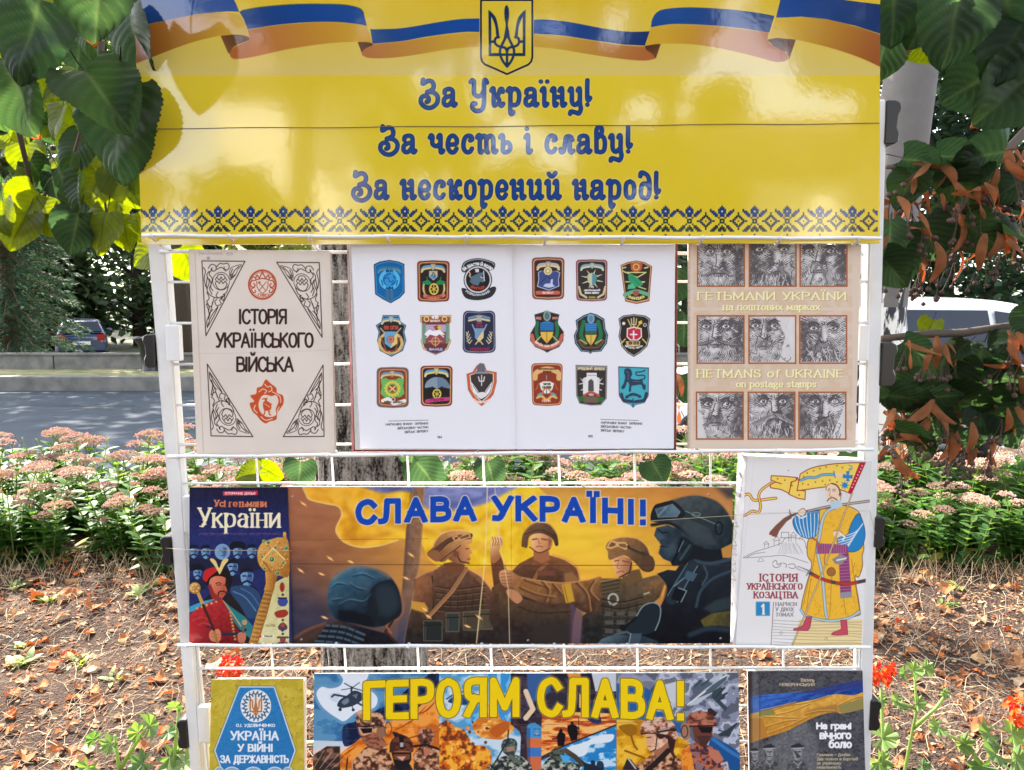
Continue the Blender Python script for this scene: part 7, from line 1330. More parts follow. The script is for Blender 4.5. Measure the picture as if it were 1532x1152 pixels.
def poster(name, label, art, quad, Y, pm):
    o = print_mesh(name, art, quad, [Y+0.004, Y+0.004, Y, Y], pm, None, thick=0.003, rim=M['board_edge'])
    return tag(o, label, 'poster')
poster('painted_poster', 'long orange painted poster of five soldiers under blue lettering', art_glory(), [(428.5, 728), (1096.5, 729), (1092.5, 962.5), (436.5, 964)], 0.966, M['poster_print'])
poster('collage_poster', 'wide poster of three colourful army scenes under big yellow lettering', art_heroes(), [(470, 1008), (1104.5, 1006.5), (1109, 1246), (467, 1246)], 0.966, M['poster_print'])
# thick white cossack book with its spine turned out
root = thing('cossack_book', 'thick white book with a drawn man in yellow coat holding a spear flag', 'book')
cq = [(1117.5, 682), (1304.5, 689), (1290, 970), (1100.5, 965)]
print_mesh('front_cover', art_cossack(), cq, [0.966, 0.966, 0.960, 0.960], M['gloss_print'], root, thick=0.0016, rim=M['ivory_board'])
slab('page_block', cq, 0.9665, 0.034, M['white_edge'], root, 0.003)
slab('back_cover', cq, 1.0005, 0.0016, M['ivory_board'], root)
a, b = PX(1117.5, 682, 0.966), PX(1100.5, 965, 0.960)
Sp = Print(0, 0, 40, 290, 2.0, (206, 204, 206))
Sp.view(); Sp.shade(lambda X, Y, c: c+(fbm(X/9, Y/9, 4)[..., None]-0.5)*14)
for i, t in enumerate(('ІСТОРІЯ', 'УКРАЇН', 'СЬКОГО', 'КОЗАЦТВА')): Sp.text(t, 6, 34, 36+i*10, 8, 1.4, (110, 106, 110), thin=0.5)
rr = random.Random(3)
for i in range(26): Sp.line(crom([(8+rr.random()*24, 92+i*4.4), (8+rr.random()*24, 96+i*4.4), (8+rr.random()*24, 100+i*4.4)]), 0.9, (130, 126, 130))
Sp.text('ТОМ', 10, 30, 236, 9, 1.5, (110, 106, 110)); Sp.text('1', 16, 24, 256, 12, 2, (110, 106, 110))
n = 12; mb = MB(); me_v = []; cols = []
NU, NV = 40, 290
U, V = np.meshgrid(np.linspace(0, 1, NU+1), np.linspace(0, 1, NV+1))
A = np.array(a); B = np.array(b)
pos = A*(1-V)[..., None]+B*V[..., None]
ang = U*math.pi
pos = pos+np.stack([-0.005*np.sin(ang), 0.0355*(1-U), 0*U], -1)
cl = srgb_lin(samp(Sp, U*40, V*290))*PK
me = bpy.data.meshes.new('spine'); idx = np.arange((NU+1)*(NV+1)).reshape(NV+1, NU+1)
fs = np.stack([idx[1:, :-1], idx[1:, 1:], idx[:-1, 1:], idx[:-1, :-1]], -1).reshape(-1, 4)
me.from_pydata(pos.reshape(-1, 3).tolist(), [], fs.tolist())
at = me.color_attributes.new('Print', 'FLOAT_COLOR', 'POINT'); at.data.foreach_set('color', np.concatenate([cl.reshape(-1, 3), np.ones((cl.shape[0]*cl.shape[1], 1))], 1).astype(np.float32).ravel())
me.materials.append(M['gloss_print']); me.polygons.foreach_set('use_smooth', [True]*len(me.polygons)); link('spine', me, root)
hardback('statehood_book', 'mottled yellow book with blue panel and round white trident medallion', art_statehood(), [(316, 1017), (454, 1016), (455, 1222), (312, 1222)], 0.963, 0.020, M['cloth_print'], M['yellow_board'], M['tan_board'], 0.003)
hardback('memoir_book', 'dark grey book with waving blue and yellow flag above grey soldiers', art_brink(), [(1119, 1004.5), (1290.5, 1004), (1297, 1246), (1123, 1246)], 0.963, 0.020, M['gloss_print'], M['grey_board'], M['white_edge'])
# nylon thread that holds the right-hand books
mb = MB(); mb.tube([PX(975, 779, 0.958), PX(1100, 771, 0.955), PX(1200, 766.5, 0.955), PX(1301, 764, 0.957), PX(1310, 800, 1.0)], 0.0003, 6)
tag(mb.build('nylon_thread', M['thread']), 'fine yellowish nylon thread across the white cossack book', 'thread')
mb = MB(); mb.tube([PX(248, 820, 0.998), PX(290, 823, 0.960), PX(436, 824, 0.960), PX(437, 824, 0.998)], 0.0003, 6)
tag(mb.build('nylon_thread', M['thread']), 'fine nylon thread across the dark blue book', 'thread')
# ---------------------------------------------------------------- plants
rnd = random.Random(5)
def lerp(a, b, t): return tuple(x*(1-t)+y*t for x, y in zip(a, b))
def oval_leaf(mb, o, d, n, L, W, col, fold=0.15, curl=0.2, k=4):
    """fleshy or thin oval leaf from o along d with face normal n"""
    d = d.normalized(); s = d.cross(n).normalized(); n = s.cross(d).normalized()
    rows = []
    for i in range(k+1):
        t = i/k; w_ = W*math.sin(math.pi*min(1, 0.08+t*0.92))**0.7*(1 if t < 0.98 else 0.1); c = o+d*(L*t)-n*(curl*L*t*t)
        rows.append(mb.V(c-s*w_*0.5+n*fold*w_*0.5, c, c+s*w_*0.5+n*fold*w_*0.5))
    mb.col = col
    for a, b in zip(rows, rows[1:]):
        mb.face((a, a+1, b+1, b)); mb.face((a+1, a+2, b+2, b+1))
OCT = [(1, 0, 0), (0, 1, 0), (-1, 0, 0), (0, -1, 0), (0, 0, 1)]
def floret(mb, p, r, col):
    i = mb.V(*[(p[0]+a*r, p[1]+b*r, p[2]+c*r) for a, b, c in OCT]); mb.col = col
    for q in ((0, 1, 4), (1, 2, 4), (2, 3, 4), (3, 0, 4)): mb.face([i+k for k in q])
def sedum(seed, h):
    r = random.Random(seed)
    root = thing('sedum_plant', 'sedum plant with fleshy leaves and flat pink flower heads in the long bed', 'plant', group='sedums in the long flower bed')
    fol = MB(); heads = []
    for s_ in range(r.randint(10, 13)):
        a = r.uniform(0, 6.28); rad = r.uniform(0.0, 0.12); lean = r.uniform(0.05, 0.42)
        b = Vector((rad*math.cos(a), rad*math.sin(a), 0)); hh = h*r.uniform(0.66, 1.05)*(1-0.35*lean)
        tip = b+Vector((math.cos(a)*lean*hh, math.sin(a)*lean*hh, hh)); mid = (b+tip)/2+Vector((0, 0, 0.05*hh))
        fol.col = (0.16, 0.20, 0.07); fol.tube([b, mid, tip], [0.0045, 0.0038, 0.0025], 5, False)
        nl = r.randint(9, 12)
        for k in range(nl):
            t = 0.06+0.86*k/nl; p = (b*(1-t)**2+mid*2*t*(1-t)+tip*t*t)
            for q in range(3 if k % 2 else 2):
                an = k*1.9+q*(2.1 if k % 2 else 3.14)+r.uniform(-0.3, 0.3)
                d = Vector((math.cos(an), math.sin(an), r.uniform(0.1, 0.75)-(0.5 if t < 0.25 else 0)))
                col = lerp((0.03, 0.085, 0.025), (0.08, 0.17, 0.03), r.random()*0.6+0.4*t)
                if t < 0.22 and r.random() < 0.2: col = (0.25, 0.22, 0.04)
                L = r.uniform(0.075, 0.122)*(1.12-0.5*t); oval_leaf(fol, p, d, Vector((0, 0, 1)), L, L*0.52, col, 0.22, 0.12)
        if r.random() < 0.46: heads.append((tip, r.uniform(0.045, 0.085)))
    fol.build('foliage', M['sedum_leaf'], root, smooth=True)
    for tip, rad in heads:
        hb = MB(); base = r.random(); hb.col = (0.13, 0.19, 0.06)
        for k in range(7):
            a = k*0.9; hb.tube([tip-Vector((0, 0, rad*0.7)), tip+Vector((math.cos(a)*rad*0.6, math.sin(a)*rad*0.6, 0.0))], 0.0014, 4, False)
        for k in range(int(150*(rad/0.055)**1.6)):
            rr = rad*math.sqrt(r.random()); a = r.uniform(0, 6.28)
            z = 0.34*rad*(1-(rr/rad)**2)+r.uniform(-0.006, 0.004)
            lump = 0.005*math.sin(a*3+base*6)*math.sin(rr*160)
            c = lerp((0.30, 0.15, 0.14), (0.62, 0.46, 0.42), r.random()**1.1) if r.random() < 0.82 else (0.30, 0.33, 0.14)
            c = lerp(c, (0.36, 0.26, 0.15) if base < 0.7 else (0.16, 0.09, 0.06), base*0.7)
            floret(hb, tip+Vector((rr*math.cos(a), rr*math.sin(a), z+lump)), r.uniform(0.0042, 0.0072), c)
        hb.build('flower_head', M['sedum_flower'], root)
    return root
protos = [sedum(11, 0.47), sedum(23, 0.52), sedum(37, 0.44), sedum(41, 0.56)]
spots = []
for row, (y, n, z) in enumerate(((4.32, 20, 0.92), (4.66, 20, 1.06), (5.02, 19, 1.15), (5.4, 18, 1.2))):
    for i in range(n):
        x = -3.5*y/4.3+(7.0*y/4.3)*(i+0.5)/n+rnd.uniform(-0.1, 0.1)
        spots.append((x, y+rnd.uniform(-0.1, 0.12), z*rnd.uniform(0.86, 1.12)))
used = set()
for x, y, z in spots:
    k = rnd.randrange(4)
    if k not in used:
        used.add(k); o = protos[k]; o.location = (x, y, gz(x, y)-0.01); o.scale = (z, z, z); o.rotation_euler = (0, 0, rnd.uniform(0, 6.28))
    else: dup(protos[k], (x, y, gz(x, y)-0.01), rnd.uniform(0, 6.28), (z*1.05, z*1.05, z))
# fallen leaves: the larger ones each an object, the crumbs one mass
def dry_leaf_mesh(seed):
    r = random.Random(seed); mb = MB(); col = [(0.27, 0.115, 0.04), (0.34, 0.17, 0.07), (0.20, 0.09, 0.04), (0.40, 0.24, 0.12), (0.33, 0.09, 0.02), (0.36, 0.27, 0.17)][seed % 6]
    L = r.uniform(0.05, 0.085); W = L*r.uniform(0.55, 0.9); k = 6; rows = []; tw = r.uniform(-0.9, 0.9)
    for i in range(k+1):
        t = i/k; w_ = W*math.sin(math.pi*min(1, 0.1+0.9*t))**0.8; c = Vector((L*(t-0.5), 0, 0.012*math.sin(t*r.uniform(2, 5))+r.uniform(0, 0.006)))
        a = tw*(t-0.5); f = r.uniform(0.25, 0.9)
        sv = Vector((0, math.cos(a), math.sin(a)))
        rows.append(mb.V(c-sv*w_*0.5+Vector((0, 0, f*w_*0.4)), c-sv*w_*0.25+Vector((0, 0, f*w_*0.1)), c, c+sv*w_*0.25+Vector((0, 0, f*w_*0.12)), c+sv*w_*0.5+Vector((0, 0, f*w_*r.uniform(0.2, 0.6)))))
    for a, b in zip(rows, rows[1:]):
        for j in range(4): mb.col = lerp(col, (0.2, 0.1, 0.05), r.random()*0.35); mb.face((a+j, a+j+1, b+j+1, b+j))
    mb.col = (0.2, 0.11, 0.06); mb.tube([Vector((-L*0.5, 0, 0.003)), Vector((-L*0.8, 0.004, 0.008))], 0.0011, 4, False)
    return mb
o0 = []
for s in range(14): o0.append(dry_leaf_mesh(s).build('fallen_leaf', M['dry_leaf']))
for o in o0: C.objects.unlink(o)
cnt = 0; tries = 0
while cnt < 300 and tries < 4000:
    tries += 1
    y = 2.25+2.0*rnd.random()**1.15; x = rnd.uniform(-0.72, 0.72)*y
    px = 766+1152*x/y/1.02
    if 320 < px < 1270 and rnd.random() < 0.72: continue
    dn = 0.35+0.65*(math.sin(x*2.1+y*1.3)*0.5+0.5)*(1.3 if y > 3.2 else 0.8)
    if rnd.random() > dn: continue
    o = o0[rnd.randrange(14)].copy(); C.objects.link(o); o.name = 'fallen_leaf'; sc = rnd.uniform(0.7, 1.25)*(1.0 if y > 3 else 0.85)
    o.location = (x, y, gz(x, y)+0.006); o.rotation_euler = (rnd.uniform(-0.5, 0.5), rnd.uniform(-0.5, 0.5), rnd.uniform(0, 6.28)); o.scale = (sc, sc, sc)
    tag(o, 'dry brown leaf lying on the bare garden soil', 'leaf', 'fallen leaves on the soil'); cnt += 1
mb = MB()
for k in range(24000):
    y = 2.2+2.6*rnd.random(); x = rnd.uniform(-0.98, 0.98)*y; z = gz(x, y)+0.004; L = rnd.uniform(0.006, 0.036); a = rnd.uniform(0, 6.28)
    if rnd.random() > 0.25+1.1*float(fbm(np.array([x*1.6]), np.array([y*2.4]), 5, 3)[0])**1.6*(1.0 if y < 3.5 else 1.5): continue
    d = Vector((math.cos(a), math.sin(a), rnd.uniform(-0.1, 0.35))); n = Vector((rnd.uniform(-0.6, 0.6), rnd.uniform(-0.6, 0.6), 1))
    c = lerp((0.19, 0.08, 0.035), (0.37, 0.26, 0.165), rnd.random()**1.7) if rnd.random() < 0.75 else (0.24, 0.085, 0.025)
    oval_leaf(mb, Vector((x, y, z)), d, n, L, L*rnd.uniform(0.3, 0.8), c, rnd.uniform(-0.5, 0.6), rnd.uniform(-0.5, 0.5), 2)
tag(mb.build('leaf_litter', M['dry_leaf']), 'crumbled dry leaves scattered over the soil', kind='stuff')
mb = MB()
for k in range(6500):
    y = 2.2+2.3*rnd.random(); x = rnd.uniform(-0.98, 0.98)*y; z = gz(x, y)+0.006; L = rnd.uniform(0.03, 0.14); a = rnd.uniform(0, 6.28); up = rnd.uniform(0, 0.05) if rnd.random() < 0.86 else rnd.uniform(0.03, 0.1)
    p = Vector((x, y, z)); q = p+Vector((math.cos(a)*L, math.sin(a)*L, up)); m_ = (p+q)/2+Vector((rnd.uniform(-0.015, 0.015), rnd.uniform(-0.015, 0.015), up*0.4))
    mb.col = lerp((0.18, 0.12, 0.07), (0.46, 0.37, 0.25), rnd.random()**1.4); mb.tube([p, m_, q], [0.0012, 0.0010, 0.0006], 3, False)
for k in range(900):
    x = rnd.uniform(-3.2, 3.2); y = 4.05+rnd.uniform(-0.12, 0.2); L = rnd.uniform(0.04, 0.16); a = rnd.uniform(0, 6.28); p = Vector((x, y, gz(x, y)))
    q = p+Vector((math.cos(a)*L*0.5, math.sin(a)*L*0.5, L)); mb.col = lerp((0.28, 0.18, 0.10), (0.50, 0.40, 0.25), rnd.random()); mb.tube([p, (p+q)/2+Vector((0, 0, 0.01)), q], [0.0014, 0.001, 0.0006], 3, False)
tag(mb.build('dry_stalks', M['straw']), 'thin dry stalks and straws on the soil', kind='stuff')
# small green weeds
def weed(x, y, h, n, label, c0=(0.10, 0.17, 0.04)):
    r = random.Random(int(x*100+y*37)); mb = MB(); z = gz(x, y)
    for k in range(n):
        a = r.uniform(0, 6.28); d = Vector((math.cos(a), math.sin(a), r.uniform(0.3, 1.4))); L = h*r.uniform(0.5, 1)
        oval_leaf(mb, Vector((x+r.uniform(-0.03, 0.03), y+r.uniform(-0.03, 0.03), z)), d, Vector((0, 0, 1)), L, L*r.uniform(0.25, 0.5), lerp(c0, (0.22, 0.26, 0.05), r.random()), 0.2, 0.4)
    tag(mb.build('weed', M['geranium_leaf'], smooth=True), label, 'weed', 'small weeds on the soil')
for px, py in ((28, 960), (108, 985), (70, 900), (15, 880), (210, 895), (232, 880), (1432, 880), (1420, 905), (160, 1015), (18, 990)):
    al = PITCH+math.atan((py-576)/F); y = 1.5/math.tan(al); x = (px-766)/F*y*1.03
    weed(x, y, rnd.uniform(0.05, 0.09), rnd.randint(7, 13), 'small green weed sprouting from the bare soil')
# geraniums
def lobed(mb, o, d, n, R_, col):
    d = d.normalized(); s = d.cross(n).normalized(); n = s.cross(d).normalized(); c = mb.V(o); pr = []
    for k in range(26):
        a = -2.7+5.4*k/25; rr = R_*(0.78+0.2*math.cos(a*7)*0.8+0.06*math.cos(a*21))
        z = 0.12*R_*math.cos(a*7)+0.18*rr*abs(math.sin(a))
        pr.append(mb.V(o+d*(rr*math.cos(a)*0.9+R_*0.15)+s*(rr*math.sin(a))+n*z))
    for k, (a, b) in enumerate(zip(pr, pr[1:])): mb.col = lerp(col, (0.05, 0.10, 0.03), 0.35 if k % 4 == 0 else 0.0); mb.face((c, a, b))
def geranium(name, label, base, stems, leaves, heads, hr=0.05):
    root = thing(name, label, 'flower', group='geraniums round the display stand'); mb = MB(); mb.col = (0.17, 0.24, 0.07)
    for pts in stems: mb.tube(pts, [0.0065-0.004*i/len(pts) for i in range(len(pts))], 7)
    mb.build('stem', M['geranium_leaf'], root, smooth=True); r = random.Random(len(label))
    for p, R_, tw in leaves:
        lb = MB(); d = Vector((math.cos(tw), -0.35, math.sin(tw))); nn = Vector((r.uniform(-0.4, 0.4), -0.75, 0.75+r.uniform(-0.2, 0.3)))
        lobed(lb, p, d, nn, R_, lerp((0.055, 0.12, 0.03), (0.13, 0.21, 0.05), r.random())); lb.build('leaf', M['geranium_leaf'], root)
    for p in heads:
        hb = MB()
        for k in range(110):
            v = Vector((r.gauss(0, 1), r.gauss(0, 1), r.gauss(0, 1))).normalized(); v.z = v.z*0.8+0.1
            q = p+v*hr*r.uniform(0.6, 1.0); oval_leaf(hb, q, Vector((r.uniform(-1, 1), r.uniform(-1, 1), r.uniform(-1, 1)))+v*0.4, v, hr*0.42, hr*0.36, None, 0.1, -0.1, 3)
        hb.build('flower_head', M['geranium_flower'], root)
G = PX
geranium('geranium', 'tall geranium by the right post with one orange red flower head', None, [[G(1352, 1290, 2.1), G(1345, 1200, 2.15), G(1362, 1110, 2.15), G(1372, 1060, 2.15), G(1368, 1010, 2.15)], [G(1318, 1230, 2.05), G(1322, 1130, 2.05), G(1318, 1030, 2.05)], [G(1366, 1090, 2.15), G(1400, 1060, 2.18), G(1416, 1038, 2.2)], [G(1370, 1060, 2.15), G(1340, 1050, 2.15)]],
    [(G(1366, 1004, 2.15), 0.032, 0.6), (G(1384, 1000, 2.15), 0.03, -0.2), (G(1352, 1008, 2.15), 0.026, 2.5), (G(1412, 1036, 2.2), 0.022, -0.8), (G(1345, 1052, 2.15), 0.036, 2.8), (G(1372, 1052, 2.15), 0.028, 0.2), (G(1320, 1104, 2.05), 0.048, 0.4), (G(1314, 1046, 2.05), 0.03, -1.2), (G(1314, 1140, 2.05), 0.045, -1.0), (G(1380, 1148, 2.1), 0.03, -0.3)], [G(1318, 1008, 2.05)], 0.038)
geranium('geranium', 'geranium at the right edge with red flower head over dark leaves', None, [[G(1530, 1290, 2.2), G(1510, 1180, 2.2), G(1524, 1085, 2.2)], [G(1512, 1190, 2.2), G(1440, 1110, 2.2), G(1400, 1090, 2.2)]],
    [(G(1480, 1098, 2.2), 0.045, 3.0), (G(1514, 1098, 2.2), 0.046, 0.4), (G(1404, 1088, 2.2), 0.035, 3.3), (G(1440, 1112, 2.2), 0.04, -0.6), (G(1490, 1128, 2.15), 0.055, 2.8), (G(1520, 1136, 2.15), 0.05, -0.5), (G(1468, 1146, 2.15), 0.045, -1.8)], [G(1534, 1066, 2.2)], 0.05)
geranium('geranium', 'geranium behind the yellow book with one orange flower head', None, [[G(350, 1300, 2.0), G(348, 1100, 2.1), G(345, 1012, 2.2)]], [(G(330, 1085, 2.1), 0.04, 2.6), (G(366, 1100, 2.1), 0.04, 0.3), (G(322, 1060, 2.0), 0.03, 1.9), (G(306, 1130, 2.0), 0.045, 2.0)], [G(345, 1000, 2.2)], 0.036)
geranium('geranium', 'young green geranium without flowers left of the left post', None, [[G(176, 1290, 2.1), G(178, 1150, 2.1), G(172, 1100, 2.1)], [G(262, 1260, 2.0), G(262, 1120, 2.05), G(268, 1060, 2.05)], [G(180, 1150, 2.1), G(205, 1110, 2.1), G(222, 1085, 2.1)]],
    [(G(166, 1112, 2.1), 0.036, -2.6), (G(224, 1086, 2.1), 0.048, 0.7), (G(206, 1096, 2.1), 0.034, 2.6), (G(252, 1096, 2.05), 0.034, 0.2), (G(262, 1058, 2.05), 0.03, 1.2), (G(254, 1132, 2.05), 0.046, -0.3), (G(214, 1142, 2.05), 0.044, -2.9), (G(140, 1106, 2.15), 0.028, 2.2), (G(132, 1148, 2.1), 0.04, -2.0), (G(276, 1140, 2.0), 0.05, 0.4)], [])
# ---------------------------------------------------------------- linden behind the stand with its branches hanging round the board
def heart_leaf(mb, L, col, vein, fold=0.25, curl=0.3, wav=0.02, seed=0, yel=None, W=0.92):
    """heart-shaped saw-edged leaf: stalk at the origin, tip along +X, upper side +Z"""
    NR, NC = 46, 12; mb.vc = []
    prof = lambda t: W*0.5*1.1*math.sin(math.pi*(0.06+0.94*t)**0.66)**0.7*(1-0.12*t) if t < 0.997 else 0.0
    idx = []
    for i in range(NR+1):
        t = i/NR; row = []
        for j in range(-NC, NC+1):
            s_ = j/NC; w_ = prof(t)
            if abs(j) == NC: w_ *= 1+0.022*(1 if i % 2 else -1)
            x = t-0.16*(abs(s_)**1.6)*max(0, 1-t*2.6); y = s_*w_
            z = fold*abs(y)*0.8-curl*(t*t*0.5)-0.25*curl*abs(s_)**3*w_+wav*math.sin(7*t+3*s_+seed)+0.02*math.sin(11*t+seed*2)*abs(s_)**2
            q = t*8-abs(s_)*2.9; z += 0.009*math.cos(q*2*math.pi)*min(1, abs(s_)*3)
            k = max(0.75*max(0, 1-abs(s_)/0.10), 0.5*max(0, math.cos(q*2*math.pi))**5*(1-0.5*abs(s_)))
            n_ = math.sin(t*13+s_*5+seed*3)*math.sin(s_*9-t*4+seed); c = lerp(lerp(col, vein, k), (0.012, 0.022, 0.006), 0.18+0.16*n_)
            if yel and t > yel and abs(s_) > 0.3: c = lerp(c, (0.22, 0.09, 0.03), 0.7)
            mb.vcur = c; row.append(mb.V((x*L, y*L, z*L)))
        idx.append(row)
    for i in range(NR):
        for j in range(2*NC): mb.face((idx[i][j], idx[i][j+1], idx[i+1][j+1], idx[i+1][j]))
    mb.vcur = (0.022, 0.026, 0.008); mb.tube([Vector((0, 0, 0)), Vector((-0.18*L, 0.01*L, 0.03*L)), Vector((-0.42*L, 0.03*L, 0.10*L))], [0.008*L, 0.010*L, 0.013*L], 5, False)
LG, LV = (0.055, 0.105, 0.026), (0.12, 0.17, 0.06)
tree = thing('linden_tree', 'grey barked linden tree behind the stand, leafy branches hanging at both sides', 'tree')
def leaf_meshes():
    out = []
    for s in range(10):
        mb = MB(); g = [(0.008, 0.020, 0.007), (0.010, 0.025, 0.007), (0.007, 0.017, 0.008), (0.054, 0.076, 0.008)][s % 4]  # last, yellower tint imitates leaves with the sun behind them
        heart_leaf(mb, 1.0, g, lerp(g, (0.045, 0.07, 0.028), 0.6) if s % 4 != 3 else (0.022, 0.030, 0.004), [0.2, 0.45, 0.1, 0.3, 0.6][s % 5], [0.15, 0.4, 0.55, 0.25][s % 4], 0.02+0.01*(s % 3), s, 0.965 if s % 4 == 0 else None, 0.98+0.05*(s % 4))  # dark veins of that tint copy the look of light shining through
        o = mb.build('leaf', M['leaf'], smooth=True); out.append(o.data); C.objects.unlink(o); bpy.data.objects.remove(o)
    return out
LM = leaf_meshes()
def leaf_matrix(px, py, Y, size, ang, tilt, roll):
    """leaf whose stalk end shows at (px, py); ang = direction of the tip in the picture (degrees, 90 = down), tilt leans its tip to the camera, roll turns it about its axis"""
    o = PX(px, py, Y); a = R(ang); x = Vector((math.cos(a)*math.cos(R(tilt)), -math.sin(R(tilt)), -math.sin(a)*math.cos(R(tilt))))
    n = Vector((0, -1, 0.15)); y = n.cross(x).normalized(); n = x.cross(y).normalized()
    q = Matrix.Rotation(R(roll), 3, x); y = q @ y; n = q @ n
    m = Matrix((x, y, n)).transposed().to_4x4(); m = Matrix.Translation(o) @ m @ Matrix.Scale(size*Y/F, 4); return m
nleaf = 0
fol = MB(); fol.vc = []
def put_leaf(px, py, Y, size, ang, tilt=0, roll=0, k=None, sub=None):
    global nleaf
    k = rnd.randrange(10) if k is None else k
    m = leaf_matrix(px, py, Y, size, ang, tilt, roll)
    if nleaf < 98:
        o = link('leaf', LM[k], sub or tree); o.matrix_world = m; nleaf += 1
    else:
        me = LM[k]; i = len(fol.v)
        at = me.color_attributes['Tint'].data
        for v in me.vertices: fol.v.append(tuple(m @ v.co)); fol.vc.append(tuple(at[v.index].color[:3]))
        for p in me.polygons: fol.face([i+v for v in p.vertices])
# trunk with ridged bark
tb = MB(); rings = []
pts = [(PX(566, 1135, 2.5), 0.215), (PX(563, 1010, 2.5), 0.175), (PX(551, 700, 2.5), 0.168), (PX(545, 500, 2.5), 0.158), (PX(540, 300, 2.5), 0.15), (PX(536, 100, 2.52), 0.145), (PX(536, -150, 2.55), 0.14), (PX(540, -500, 2.6), 0.13), (PX(548, -900, 2.7), 0.11), (PX(556, -1400, 2.8), 0.08)]
pts[0] = (Vector((pts[0][0].x, 2.5, -0.05)), 0.215)
NS, NRg = 120, 90
for i in range(NRg+1):
    t = i/NRg*(len(pts)-1); k = min(int(t), len(pts)-2); u = t-k; c = pts[k][0].lerp(pts[k+1][0], u); r_ = pts[k][1]*(1-u)+pts[k+1][1]*u
    ring = []
    for j in range(NS):
        a = 2*math.pi*j/NS; rg = abs(math.sin(a*13+1.2*math.sin(c.z*7+a*3)+0.7*math.sin(c.z*19+j)))
        rr = r_*(1+0.075*(rg**0.6-0.6)+0.012*math.sin(c.z*90+j*2.3)*math.sin(j*1.7))
        ring.append(tb.V((c.x+rr*math.cos(a), c.y+rr*math.sin(a), c.z)))
    rings.append(ring)
for a, b in zip(rings, rings[1:]):
    for j in range(NS): tb.face((a[j], a[(j+1) % NS], b[(j+1) % NS], b[j]))
tb.build('trunk', M['bark'], tree, smooth=True)
lb = MB()
def limb(p, r0, r1): n = len(p); lb.tube(p, [r0+(r1-r0)*i/(n-1) for i in range(n)], 9)
T = lambda px, py, Y=2.5: PX(px, py, Y)
top = Vector((T(540, -350).x, 2.55, 3.0))
limb([top, Vector((-0.75, 2.1, 3.15)), Vector((-0.95, 1.55, 2.75)), PX(110, -120, 1.15), PX(150, 30, 1.08)], 0.055, 0.006)
limb([PX(110, -120, 1.15), PX(40, -20, 1.12), PX(10, 120, 1.15), PX(55, 310, 1.2)], 0.008, 0.003)
limb([top+Vector((0, 0, 0.3)), Vector((0.2, 2.3, 3.6)), Vector((0.9, 1.9, 3.0)), PX(1480, -150, 1.5), PX(1590, 140, 1.5)], 0.055, 0.01)
limb([PX(1590, 140, 1.5), PX(1480, 252, 1.45), PX(1400, 246, 1.42), PX(1326, 250, 1.42)], 0.010, 0.004)
limb([PX(1600, 200, 1.5), PX(1560, 480, 1.45), PX(1440, 498, 1.42), PX(1380, 500, 1.4), PX(1318, 507, 1.38)], 0.010, 0.006)
limb([PX(1600, 420, 1.5), PX(1530, 590, 1.45), PX(1420, 600, 1.42), PX(1330, 600, 1.4)], 0.008, 0.004)
limb([PX(1400, -60, 1.2), PX(1440, 20, 1.2), PX(1490, 80, 1.25), PX(1580, 130, 1.3)], 0.006, 0.006)
limb([PX(230, 205, 1.3), PX(115, 232, 1.28), PX(60, 300, 1.25), PX(40, 330, 1.25)], 0.004, 0.002)
limb([PX(152, 60, 1.0), PX(146, 130, 1.02), PX(120, 200, 1.05), PX(112, 225, 1.08)], 0.004, 0.002); limb([PX(150, 230, 1.2), PX(160, 330, 1.2)], 0.0025, 0.0015)
limb([top+Vector((0, 0, 0.6)), Vector((-0.6, 4.2, 4.4)), Vector((-1.0, 6.6, 4.4)), Vector((0.1, 7.0, 4.9)), Vector((1.6, 7.8, 5.5))], 0.06, 0.02)  # unseen limb added to throw a shadow band on the soil
lb.build('limb', M['twig'], tree, smooth=True)
